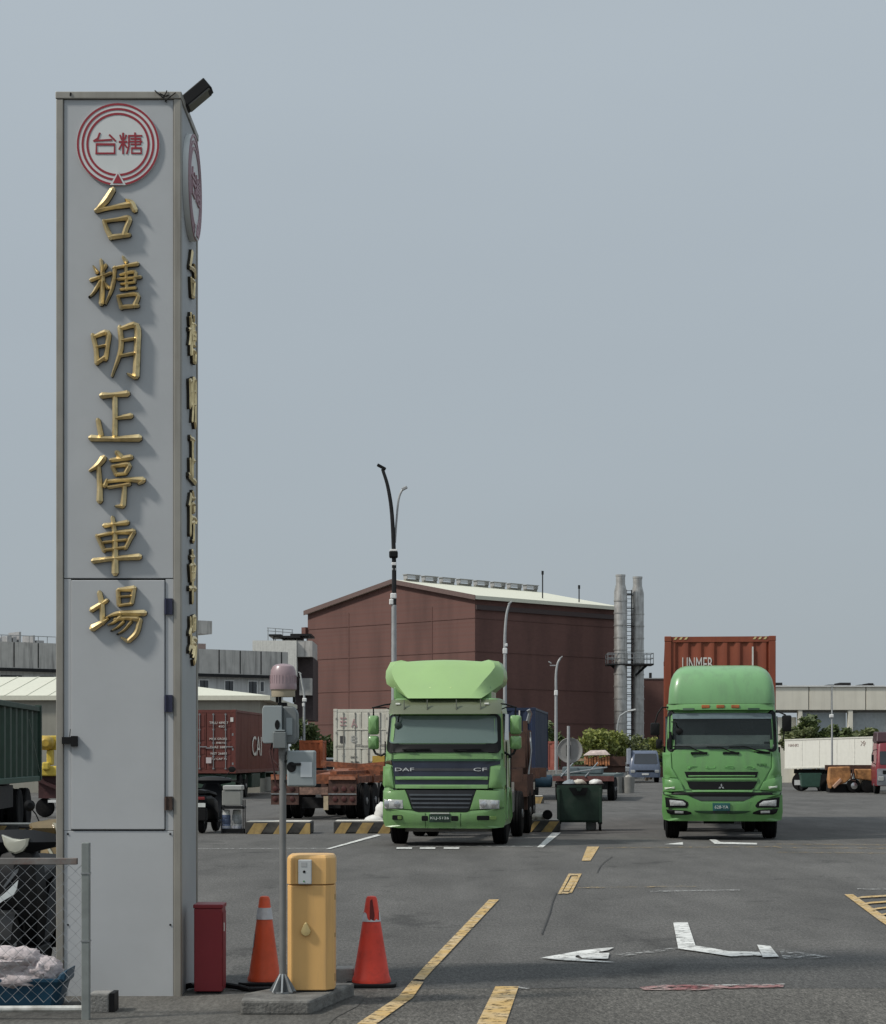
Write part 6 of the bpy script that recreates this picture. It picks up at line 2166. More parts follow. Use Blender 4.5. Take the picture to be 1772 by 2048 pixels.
M_BIN = mat('dark_green_bin_plastic', (0.016, 0.038, 0.026), .45, var=.15, dirt=(.045, .055, .045), dirt_amt=.5, dscale=3)
M_BIN2 = mat('green_bin_plastic', (0.03, 0.075, 0.055), .5, var=.15)
b1_, bw, bh = bin4('big dark green wheeled bin full of rubbish beside the kerb, nearest of the bins', 1159, 1662, 98, 97, M_BIN)
b2_, _, _ = bin4('smaller looking green wheeled bin far off under the white trailer', 1622, 1583, 42, 38, M_BIN2, False)
YBN = CAMH * FPX / (1662 - HV)
for k, (u, s_, mm, lab) in enumerate(((1140, .17, mat('grey_bag', (.2, .23, .25), .5), 'grey rubbish bag heaped in the big green bin'), (1159, .15, mat('cream_bag', (.5, .47, .4), .5), 'cream printed bag in the middle of the big green bin'),
                                     (1192, .16, mat('white_bag', (.66, .66, .64), .5), 'bright white bag at the right rim of the big green bin'))):
    mb = MB()
    rings = []
    for i in range(9):
        th = math.pi * (i + .01) / 8.02
        rings.append([Vector((math.sin(th) * math.cos(p) * s_, math.sin(th) * math.sin(p) * s_ * .9, math.cos(th) * s_ * .62)) * (1 + .35 * noise.noise(Vector((math.cos(p) * 2 + k * 3, math.sin(p) * 2, th * 1.5)))) for p in [2 * math.pi * j / 14 for j in range(14)]])
    mb.rings(rings)
    tag(mb.build('rubbish_bag', mm, None, loc=(X(u, YBN + .25), YBN + .25, bh - .02 - (k == 0) * .03), angle=60), lab, 'rubbish bag')
tag(MB().box(-.12, .12, -.1, .1, 0, .2).build('white_tub', mat('grey_white_tub', (.4, .41, .4), .6), None, loc=(X(1182, 47.6), 47.6, 0), bevel=.03), 'small grey white tub on the ground behind the big green bin', 'tub')

# ------------------------------------------------------------------ street lamps
def lamp(label, u, vbase, vtop, Y, pts, r0, r1, heads, extra=(), group='lamp posts in the lorry park', dark=True):
    c = thing('street_lamp', label, 'street lamp', (X(u, Y), Y, 0), 0, group)
    f = lambda uu, vv: (X(uu, Y) - X(u, Y), 0, Z(vv, Y))
    zj = f(*pts[0])
    MB().tube([(0, 0, 0), (zj[0] * .5, 0, zj[2] * .5), zj], [r0, (r0 + r1) / 2, r1], 12).build('post', M_GREYPOLE, c)
    mb = MB()
    P = catmull([(*f(*p), ) for p in pts], 5)
    mb.tube(P, [r1 * (1 - .35 * i / len(P)) for i in range(len(P))], 8)
    mb.build('arm', M_DARKSTEEL if dark else M_GREYPOLE, c)
    for hu, hv, ang, ln in heads:
        p = f(hu, hv)
        MB().obox(p, (ln, ln * .45, ln * .3), (0, ang, 0)).build('lamp_head', M_BLACK if dark else M_GREYPOLE, c, bevel=ln * .06)
    for e in extra:
        p0, sz, m, nm = e
        MB().obox(f(*p0), sz).build(nm, m, c, bevel=min(sz) * .2)
    return c


L1 = lamp('tall street lamp with two curved arms rising behind the left lorry fairing', 788, 1650, 930, 55.0, [(788, 1210), (788, 1120), (784, 1030), (776, 975), (765, 938)], .085, .07,
          [(763, 934, .5, .26)], [((787, 1109), (.24, .2, .2), M_BLACK, 'camera_box'), ((787, 1101), (.2, .16, .06), M_WHITE, 'camera_cap'), ((788, 1128), (.13, .13, .09), M_WHITE, 'collar'), ((788, 1139), (.12, .12, .07), M_GREYPOLE, 'collar'),
                                  ((787, 1192), (.17, .15, .16), M_WHITE, 'speaker'), ((783, 1204), (.12, .15, .16), M_WHITE, 'speaker')])
mb = MB()
f1 = lambda uu, vv: (X(uu, 55.0) - X(788, 55.0), .05, Z(vv, 55.0))
mb.tube([tuple(p) for p in catmull([f1(790, 1085), f1(793, 1040), f1(797, 1000), f1(803, 982), f1(810, 976)], 5)], .03, 8)
mb.build('arm', M_GREYPOLE, L1)
MB().obox(f1(809, 976), (.16, .1, .08), (0, -.5, 0)).build('lamp_head', M_GREYPOLE, L1, bevel=.015)
MB().lathe([(.17, 0), (.17, .03), (.09, .04), (.09, .35)], 14).build('base_plate', M_GREYPOLE, L1)
lamp('thin street lamp in front of the dark hall wall, right of the lorry fairing', 1010, 1560, 1205, 88.0, [(1010, 1310), (1010, 1270), (1013, 1230), (1019, 1206)], .10, .075,
     [(1020, 1206, -.7, .22)], [((1010, 1302), (.2, .15, .25), M_WHITE, 'collar'), ((1012, 1290), (.14, .14, .14), M_WHITE, 'collar')], dark=False)
lamp('short street lamp with two small heads in front of the bushes', 1112, 1540, 1315, 112.0, [(1112, 1385), (1112, 1350), (1115, 1328), (1121, 1316)], .11, .08,
     [(1122, 1315, -.7, .22), (1100, 1325, .6, .2)], [((1112, 1386), (.2, .2, .3), M_WHITE, 'collar'), ((1106, 1331), (.35, .06, .06), M_GREYPOLE, 'side_arm')], dark=False)
lamp('slim pole with white camera cap right of the pink beacon dome', 608, 1560, 1342, 104.0, [(608, 1400), (608, 1388), (604, 1365), (600, 1345)], .085, .06,
     [(600, 1346, .6, .18)], [((609, 1400), (.22, .18, .2), M_WHITE, 'camera'), ((607, 1410), (.14, .14, .18), M_WHITE, 'collar')], dark=False)
lamp('thin dark pole in front of the white trailer and beige building', 1664, 1570, 1372, 97.0, [(1664, 1432), (1664, 1410), (1664, 1390), (1664, 1373)], .055, .04,
     [(1664, 1373, 0, .12)], [((1663, 1432), (.2, .16, .16), M_WHITE, 'camera')], dark=False)
hook = thing('street_lamp', 'small hooked lamp pole in front of the left steel chimney', 'street lamp', (X(1237, 140), 140, 0), 0, 'lamp posts in the lorry park')
mb = MB()
g1 = lambda uu, vv: (X(uu, 140) - X(1237, 140), 0, Z(vv, 140))
mb.tube([(0, 0, 0), g1(1234, 1480), g1(1235, 1450), g1(1240, 1432), g1(1252, 1424), g1(1264, 1420)], .06, 6)
mb.build('post', M_GREYPOLE, hook)
MB().obox(g1(1264, 1420), (.5, .2, .1), (0, -.2, 0)).build('lamp_head', M_WHITE, hook)

# ------------------------------------------------------------------ round traffic mirror
YM = 60.0
mir = thing('traffic_mirror', 'round grey traffic mirror seen from behind on a thin post', 'traffic mirror', (X(1137, YM), YM, 0))
MB().tube([(0, 0, 0), (0, 0, Z(1452, YM))], .045, 10).build('post', M_GREYPOLE, mir)
MB().lathe([(.375, .08), (.385, .06), (.375, .05), (.25, .09), (.05, .11)], 36, (X(1140, YM) - X(1137, YM), 0, Z(1501, YM)), 'y').build('disc', mat('grey_mirror_back', (.27, .27, .26), .6, var=.06), mir)
MB().box(-.06, .06, .045, .1, Z(1512, YM), Z(1490, YM)).build('bracket', M_DARKSTEEL, mir)

# ------------------------------------------------------------------ blue container lorry, red box, flatbed, orange load, tubs, blue van
Y5 = 80.0
bc_ = container('dark blue container with small white mark, right of the left lorry mirror', (X(1010, Y5), Y5, Z(1546, Y5)), ROT, M_CBLUE, 'wall', L=9, H=2.62)
lettering('HHSU 1', .42, .09, M_STENCIL, bc_, (.82, .012, 1.62), depth=.01)
MB().box(.55, .6, .005, .02, 1.8, 2.5).build('white_scrape', M_STENCIL, bc_)
bt = thing('container_chassis', 'dark chassis with light blue tank under the blue container', 'trailer', (X(1010, Y5), Y5, 0), ROT)
mb = MB()
for s in (-.5, .5):
    mb.box(s - .09, s + .09, .1, 9, .75, Z(1546, Y5) - .005)
mb.box(-1.2, 1.2, .1, .3, .6, .95)
mb.build('frame', M_DARKSTEEL, bt)
MB().lathe([(.2, -.0), (.26, .04), (.26, 1.1), (.2, 1.14)], 18, (.7, .9, .75), 'x').build('tank', mat('steel_blue_tank', (.05, .11, .16), .5, var=.15), bt)
for s in (-1, 1):
    for yy in (1.2, 2.5):
        wheel(bt, s * 1.0, yy, .48, .35)
MB().box(-.2, 1.2, -.1, .05, .42, .72).build('bumper_box', mat('grey_bumper_box', (.2, .19, .17), .7), bt)
rb2 = container('small faded red container end in front of the green bushes', (X(1096, 112), 112, Z(1540, 112)), ROT, mat('faded_red_container', (.30, .085, .06), .65, var=.15, dirt=(.35, .18, .14), dirt_amt=.5), 'wall', L=2.2, W=1.0, H=1.62, pitch=.3)
tag(MB().box(-.8, .8, 0, 1.8, 0, Z(1540, 112) - .002).build('stone_plinth', M_CONC, None, loc=(X(1098, 111.9), 111.9, 0), bevel=.03), 'pale plinth under the small faded red container', 'plinth')

Y6 = 78.0
fb = thing('flatbed_trailer', 'low grey flatbed trailer with red-brown edge behind the big green bin', 'trailer', (X(1168, Y6), Y6, 0), math.radians(-8))
MB().box(-1.2, 1.15, 0, 8, .92, 1.04).build('deck', mat('grey_green_deck', (.10, .13, .13), .8, var=.2), fb)
MB().box(-1.22, 1.17, -.08, -.003, .78, .98).build('edge_beam', mat('red_brown_beam', (.10, .035, .03), .7, var=.3), fb)
mb = MB()
for a, bq in ((-.9, -.45), (.05, .5)):
    mb.tube([(a, -.12, .95), (bq, .5, 1.5)], .03, 6)
mb.tube([(-.9, .05, 1.05), (.9, .05, 1.32)], .03, 6)
mb.build('ramp_strut', M_STEEL, fb)
MB().box(-.9, .7, .6, 1.0, 1.041, 1.34).build('tarped_load', mat('grey_blue_tarp', (.10, .13, .14), .8, var=.2, bump=.3, bscale=5), fb, bevel=.06)
MB().box(-1.0, .9, .3, .6, .45, .8).build('underframe', M_DARKSTEEL, fb)
for s in (-1, 1):
    for yy in (.9, 2.1):
        wheel(fb, s * 1.02, yy, .46, .3)
Y7 = 96.0
ol = thing('skip_load', 'bright rust orange load under a pale cover behind the flatbed trailer', 'load', (X(1195, Y7), Y7, 0))
lx = lambda u: X(u, Y7) - X(1195, Y7)
lz = lambda v: Z(v, Y7)
mb = MB()
for k in range(9):
    u0 = 1172 + k * 5.4
    mb.box(lx(u0), lx(u0 + 4.2), 0.02 * (k % 3), 1.2, lz(1529 + (k * 5 % 3) * 1.5), lz(1512 + (k * 7 % 4) * 1.6))
mb.build('rusty_bar', mat('bright_orange_rust', (.42, .17, .07), .6, var=.7, scale=6), ol)
mb = MB()
mb.rings([[(lx(1166), -.1, lz(1511)), (lx(1221), -.1, lz(1510)), (lx(1222), 1.4, lz(1509)), (lx(1170), 1.4, lz(1511))],
          [(lx(1173), 0, lz(1507)), (lx(1214), 0, lz(1503)), (lx(1216), 1.3, lz(1503)), (lx(1176), 1.3, lz(1506))],
          [(lx(1184), .3, lz(1500.5)), (lx(1212), .3, lz(1500)), (lx(1212), 1, lz(1500)), (lx(1184), 1, lz(1500.5))]])
mb.build('pale_cover', mat('pale_cover', (.44, .36, .33), .7, var=.3, bump=.5, bscale=6), ol, bevel=.03)
mb = MB()
mb.box(lx(1150), lx(1252), .3, 1.2, lz(1545), lz(1530))
mb.box(lx(1219), lx(1252), .2, 1.0, lz(1532), lz(1513))
mb.build('rusty_frame', M_BROWN, ol)
for u in (1155, 1240):
    MB().box(lx(u), lx(u + 6), .4, .7, 0, lz(1545)).build('leg', M_DARKSTEEL, ol)
MB().box(lx(1150), lx(1174), .25, .5, lz(1522), lz(1517)).build('pale_plank', mat('pale_plank', (.4, .3, .2), .7), ol)

Yt = 95.0
for u, hh, lab in ((1234, 36, 'grey concrete tub with rubble heaped on top, left of two by the blue van'), (1257, 32, 'grey concrete tub nearest to the blue van')):
    c = thing('concrete_tub', lab, 'tub', (X(u, Yt), Yt, 0), 0, 'concrete tubs')
    h = hh / FPX * Yt
    r = .28
    MB().lathe([(r * .95, 0), (r * 1.05, h), (r * .9, h), (r * .85, h - .12)], 14).build('shell', mat('tub_concrete', (.22, .215, .2), .9, var=.15), c)
    mb = MB()
    mb.lathe([(r * .85, h - .13), (r * .5, h + .06), (r * .15, h + .12)], 9)
    mb.build('rubble', mat('rubble_grey', (.3, .29, .26), .9, var=.4, scale=12), c)

Yv = 132.0
van = thing('blue_van', 'blue-grey light truck with dark windscreen parked far off before the bushes', 'van', (X(1290, Yv), Yv, 0), math.radians(-3))
vx = lambda u: X(u, Yv) - X(1290, Yv)
vz = lambda v: Z(v, Yv)
cv = Cab([(.35, 1.0, .05, .15, .08), (.8, 1.03, 0, .16, .08), (1.2, 1.0, .06, .18, .08), (1.95, .88, .42, .18, .06), (2.12, .8, .62, .2, .04)], 2.2)
M_VB = mat('blue_grey_van_paint', (.10, .125, .18), .4, var=.12, coat=.3)
cv.shell().build('cab', M_VB, van)
cv.plate(rquad(-.72, .84, 1.22, 1.92, .08, t1=.06), .012, .02).build('windscreen', M_GLASS, van)
cv.plate(rquad(-.6, .6, .72, .82, .03), .02, .02).build('grille', M_BLACK, van)
cv.plate(rquad(-.2, .25, .5, .62, .02), .02, .02).build('number_plate', M_WHITE, van)
for s in (-1, 1):
    cv.plate(rquad(s * .8 - .14, s * .8 + .14, .66, .84, .04), .02, .03).build('headlamp', M_LENS, van)
    wheel(van, s * .86, .8, .33, .2)
    wheel(van, s * .86, 3.2, .33, .2)
    MB().box(s * 1.08 - .07, s * 1.08 + .07, .5, .6, 1.35, 1.6).build('mirror', M_BLACK, van, bevel=.02)
MB().box(-1.15, -.9, .3, 2.0, 1.2, 2.25).build('side_locker', mat('pale_blue_grey', (.28, .31, .36), .5, var=.15), van, bevel=.04)
MB().box(-1.0, 1.0, 2.3, 4.6, .75, 1.5).build('cargo_bed', M_VB, van, bevel=.03)
MB().box(-1.35, -.6, .4, 1.0, .7, 1.05).build('chrome_tank', M_CHROME, van, bevel=.05)

# ------------------------------------------------------------------ right edge: white trailer, orange chassis, red lorry
Y8 = 101.0
wt = thing('box_trailer', 'long white box trailer parked across the yard at the right edge', 'trailer', (X(1569, Y8), Y8, 0), math.radians(-32))
Lw = X(1860, Y8) - X(1569, Y8)
sl_ = .026
mb = MB()
z0a, z1a = Z(1538, Y8), Z(1478.5, Y8)
mb.add([(0, 0, z0a), (Lw, 0, z0a + sl_ * Lw), (Lw, 2.5, z0a + sl_ * Lw), (0, 2.5, z0a), (0, 0, z1a), (Lw, 0, z1a + sl_ * Lw), (Lw, 2.5, z1a + sl_ * Lw), (0, 2.5, z1a)],
       [(0, 3, 2, 1), (4, 5, 6, 7), (0, 1, 5, 4), (1, 2, 6, 5), (2, 3, 7, 6), (3, 0, 4, 7)])
mb.build('box', mat('clean_white_panel', (.78, .765, .69), .5, var=.03, dirt=(.55, .53, .46), dirt_amt=.3, streak=True), wt, bevel=.03)
for k in range(1, 8):
    xx = k * Lw / 8
    MB().box(xx, xx + .03, -.012, -.001, z0a + .12 + sl_ * xx, z1a - .1 + sl_ * xx).build('panel_joint', mat('white_joint', (.72, .705, .635), .5), wt)
for zz in (z0a, z1a - .07):
    mb = MB()
    mb.add([(0, -.02, zz), (Lw, -.02, zz + sl_ * Lw), (Lw, -.02, zz + .07 + sl_ * Lw), (0, -.02, zz + .07), (0, -.001, zz), (Lw, -.001, zz + sl_ * Lw), (Lw, -.001, zz + .07 + sl_ * Lw), (0, -.001, zz + .07)],
           [(0, 1, 2, 3), (7, 6, 5, 4), (0, 4, 5, 1), (2, 6, 7, 3), (1, 5, 6, 2), (0, 3, 7, 4)])
    mb.build('edge_rail', mat('rail_cream', (.66, .65, .58), .4), wt)
lettering('NANKI', .52, .14, mat('faded_brown_print', (.30, .22, .2), .6), wt, (.48, -.008, z1a - .30), depth=.012)
lettering('冷', .28, .28, mat('faded_brown_print', (.30, .22, .2), .6), wt, (4.15, -.008, z1a - .22), depth=.012)
mb = MB()
mb.box(.3, Lw - .2, .5, .7, z0a - .22, z0a - .02)
mb.box(.3, Lw - .2, 1.8, 2.0, z0a - .22, z0a - .02)
mb.build('chassis', M_DARKSTEEL, wt)
for xx in (.75, 1.95):
    MB().lathe([(.28, -.16), (.44, -.15), (.46, -.1), (.46, .1), (.44, .15), (.28, .16)], 22, (0, 0, 0), 'y').build('wheel', M_RUBBER, wt, loc=(xx, .35, .46))
MB().box(3.0, 3.12, .5, .7, 0, z0a - .1).build('landing_leg', M_STEEL, wt)
MB().box(.55, .95, -.05, .05, .3, .55).build('mud_flap', mat('pale_flap', (.4, .41, .41), .6), wt)

Y9 = 95.5
oc = thing('chassis_trailer', 'dented orange-brown folded chassis lying under the white trailer', 'trailer', (X(1652, Y9), Y9, 0))
ox = lambda u: X(u, Y9) - X(1652, Y9)
oz = lambda v: Z(v, Y9)
M_ORB = mat('ochre_rust', (.40, .19, .07), .75, var=.4, scale=4, dirt=(.08, .04, .02), dirt_amt=.7, dscale=2.5)
mb = MB()
mb.prism([(ox(1660), oz(1534)), (ox(1700), oz(1533)), (ox(1702), oz(1556)), (ox(1690), oz(1566)), (ox(1668), oz(1572)), (ox(1660), oz(1578)), (ox(1657), oz(1560))], 'y', -.1, .5)
mb.build('side_frame', M_ORB, oc, bevel=.05)
mb = MB()
mb.prism([(ox(1709), oz(1538)), (ox(1742), oz(1538)), (ox(1744), oz(1562)), (ox(1712), oz(1558))], 'y', -.15, .4)
mb.build('cross_frame', M_ORB, oc, bevel=.05)
mb = MB()
mb.prism([(ox(1663), oz(1572)), (ox(1679), oz(1556)), (ox(1682), oz(1562)), (ox(1667), oz(1577))], 'y', -.28, -.12)
mb.build('pale_leg', mat('pale_rust_leg', (.42, .26, .18), .7, var=.2), oc, bevel=.02)
mb = MB()
mb.tube([(ox(1706), -.2, oz(1536)), (ox(1700), -.22, oz(1560)), (ox(1709), -.2, oz(1562))], .04, 6)
mb.box(ox(1655), ox(1752), .5, .7, oz(1540), oz(1530))
mb.box(ox(1745), ox(1754), -.1, .5, oz(1578), oz(1532))
mb.build('strut', M_BROWN, oc)
mb = MB()
mb.box(ox(1660), ox(1752), .1, .9, 0.02, oz(1568))
mb.build('under_block', M_BLACK, oc)
for u in (1707, 1735):
    MB().lathe([(.16, -.14), (.32, -.12), (.34, 0), (.32, .1)], 18, (0, 0, 0), 'y').build('wheel', M_RUBBER, oc, loc=(ox(u), 0.0, .34))
MB().lathe([(.16, -.17), (.05, -.2)], 14, (ox(1707), 0, .34), 'y').build('hub', M_CHROME, oc)

Y10 = 92.0
rl = thing('red_lorry', 'dark red lorry cab with black mirror, cut by the right picture edge', 'lorry', (X(1792, Y10), Y10, 0), math.radians(-5))
rx = lambda u: X(u, Y10) - X(1792, Y10)
rz_f = lambda v: Z(v, Y10)
cr = Cab([(.38, .86, .08, .14, .06), (.8, .90, 0, .16, .06), (1.42, .88, .04, .16, .06), (1.5, .86, .06, .16, .06), (2.2, .82, .20, .18, .05), (2.42, .80, .30, .2, .05)], 1.8)
M_RL = mat('dark_red_lorry_paint', (.19, .02, .03), .4, var=.1, coat=.3)
M_RLG = mat('grey_bumper', (.20, .21, .23), .5, .2, var=.25, scale=4)
cr.shell().build('cab', M_RL, rl)
cr.plate(rquad(-.72, .72, 1.36, 1.98, .06), .012, .02).build('windscreen', M_GLASS, rl)
cr.plate(rquad(-.85, .85, .40, 1.18, .06), .03, .06).build('bumper', M_RLG, rl)
cr.plate(rquad(-.6, .6, .92, 1.1, .03), .04, .03).build('grille', M_BLACK, rl)
for s in (-1, 1):
    cr.plate(rquad(s * .68 - .13, s * .68 + .13, .62, .82, .04), .045, .03).build('headlamp', M_LENS, rl)
    wheel(rl, s * .74, 1.1, .42, .26)
    mb = MB()
    mb.tube([(s * .82, .3, 2.06), (s * 1.0, .25, 2.02), (s * 1.06, .22, 1.85), (s * 1.04, .22, 1.45), (s * .86, .25, 1.36)], .02, 6)
    mb.build('mirror_arm', M_BLACK, rl)
    MB().box(s * 1.04 - .055, s * 1.04 + .055, .14, .2, 1.5, 1.82).build('mirror', M_BLACK, rl, bevel=.02)
MB().rings([[(-.78, .35, 2.3), (.78, .35, 2.3), (.78, 1.7, 2.3), (-.78, 1.7, 2.3)], [(-.86, .25, 2.42), (.86, .25, 2.42), (.86, 1.75, 2.5), (-.86, 1.75, 2.5)], [(-.80, .5, 2.86), (.80, .5, 2.86), (.80, 1.7, 2.9), (-.80, 1.7, 2.9)]]
           ).build('roof_fairing', mat('very_dark_red', (.035, .008, .012), .5, var=.2), rl, bevel=.05)
MB().box(-.1, .6, 1.9, 6, .6, 1.3).build('cargo_frame', M_DARKSTEEL, rl)

# ------------------------------------------------------------------ left edge: green open trailer, yellow machine
gx0, gx1 = Vector((X(-90, 38.0), 38.0, 0)), Vector((X(79, 49.6), 49.6, 0))
dg_ = gx1 - gx0
gt = thing('open_top_trailer', 'dark green ribbed open top trailer with black twin wheels at the left edge', 'trailer', gx0, math.atan2(dg_.y, dg_.x) - math.pi / 2)
Lg = dg_.length
zt0, zb0 = 2.98, 1.17
place_mb(corrug(Lg - .2, zb0 + .1, zt0 - .12, depth=.14, pitch=.86), (-.02, .1, 0), math.pi / 2).build('side_wall', M_CGREEN, gt)
place_mb(corrug(2.3, zb0 + .1, zt0 - .12, depth=.06, pitch=.36), (-.1, Lg - .02, 0), math.pi).build('end_wall', M_CGREEN, gt)
place_mb(corrug(Lg - .2, zb0 + .1, zt0 - .12, depth=.06, pitch=.36), (-2.48, Lg - .1, 0), -math.pi / 2).build('side_wall', M_CGREEN, gt)
MB().box(-.12, .03, 0, Lg, zt0 - .12, zt0).build('top_rail', M_CGREEN, gt, bevel=.01)
MB().box(-.12, .03, 0, Lg, zb0 - .03, zb0 + .1).build('bottom_rail', mat('brighter_green_rail', (.02, .075, .05), .5, var=.2), gt, bevel=.01)
MB().box(-2.5, -.125, Lg - .12, Lg, zt0 - .12, zt0).build('top_rail', M_CGREEN, gt)
MB().box(-.1, .06, Lg - .14, Lg + .02, zb0, zt0 + .04).build('corner_post', M_CGREEN, gt, bevel=.01)
MB().box(-2.4, -.1, .1, Lg - .1, zb0, zb0 + .05).build('floor', M_DARKSTEEL, gt)
MB().obox((.04, Lg - 1.2, 2.0), (.012, 2.2, .02), (math.radians(-35), 0, 0)).build('strap', mat('pale_strap', (.2, .24, .2), .7), gt)
for q in (1.3, 2.65, 6.4, 7.7):
    for xo in (-.16, -.50, -1.9, -2.24):
        wheel(gt, xo, Lg - q - .3, .50, .27)
mb = MB()
for xo in (-.8, -1.6):
    mb.box(xo - .08, xo + .08, .2, Lg - .1, .75, zb0 - .035)
mb.box(-2.2, -.2, Lg - 3.3, Lg - 1.2, .4, .6)
mb.box(-.3, -.05, Lg - 6, Lg - 4, .6, 1.1)
mb.build('chassis', M_DARKSTEEL, gt)

Yy = 57.0
ym = thing('yellow_machine', 'yellow machine with round drum and pump blocks between the green trailer and the tower', 'machine', (X(96, Yy), Yy, 0))
M_YM = mat('machine_yellow', (.58, .43, .06), .5, var=.15, scale=4, dirt=(.25, .17, .04), dirt_amt=.4)
mx2 = lambda u: X(u, Yy) - X(96, Yy)
mz2 = lambda v: Z(v, Yy)
MB().box(mx2(76), mx2(122), .3, .7, mz2(1500), mz2(1471)).build('back_plate', M_YM, ym, bevel=.03)
MB().lathe([(.2, .29), (.21, .0), (.17, -.12), (.1, -.18)], 20, (mx2(93), 0, mz2(1486)), 'y').build('drum', mat('darker_yellow', (.42, .28, .04), .45, var=.2), ym)
MB().box(mx2(92), mx2(104), .05, .35, mz2(1530), mz2(1500)).build('column', M_YM, ym, bevel=.03)
mb = MB()
mb.box(mx2(77), mx2(120), -.05, .6, mz2(1552), mz2(1532))
mb.box(mx2(86), mx2(100), -.15, .1, mz2(1540), mz2(1524))
mb.build('pump_block', M_YM, ym, bevel=.04)
mb = MB()
mb.box(mx2(74), mx2(150), .2, 1.2, .55, mz2(1552))
mb.obox((mx2(92), .1, .98), (.7, .12, .10), (0, math.radians(24), 0))
mb.build('base_frame', mat('dark_red_frame', (.05, .015, .015), .6, var=.3), ym)
for u in (84, 125):
    MB().lathe([(.18, -.12), (.26, -.1), (.28, 0), (.26, .1)], 20, (0, 0, 0), 'y').build('wheel', M_RUBBER, ym, loc=(mx2(u), .45, .28))
MB().box(mx2(96), mx2(112), -.02, .1, mz2(1605), mz2(1600)).build('white_bracket', M_WHITE, ym)

# ------------------------------------------------------------------ scooters, water bottles
M_SCB = mat('black_scooter_plastic', (0.003, 0.0035, 0.0045), .45, var=.2, coat=.08, spec=.25)
M_SCN = mat('dark_navy_scooter', (0.003, 0.004, 0.006), .45, var=.2, coat=.08, spec=.25)


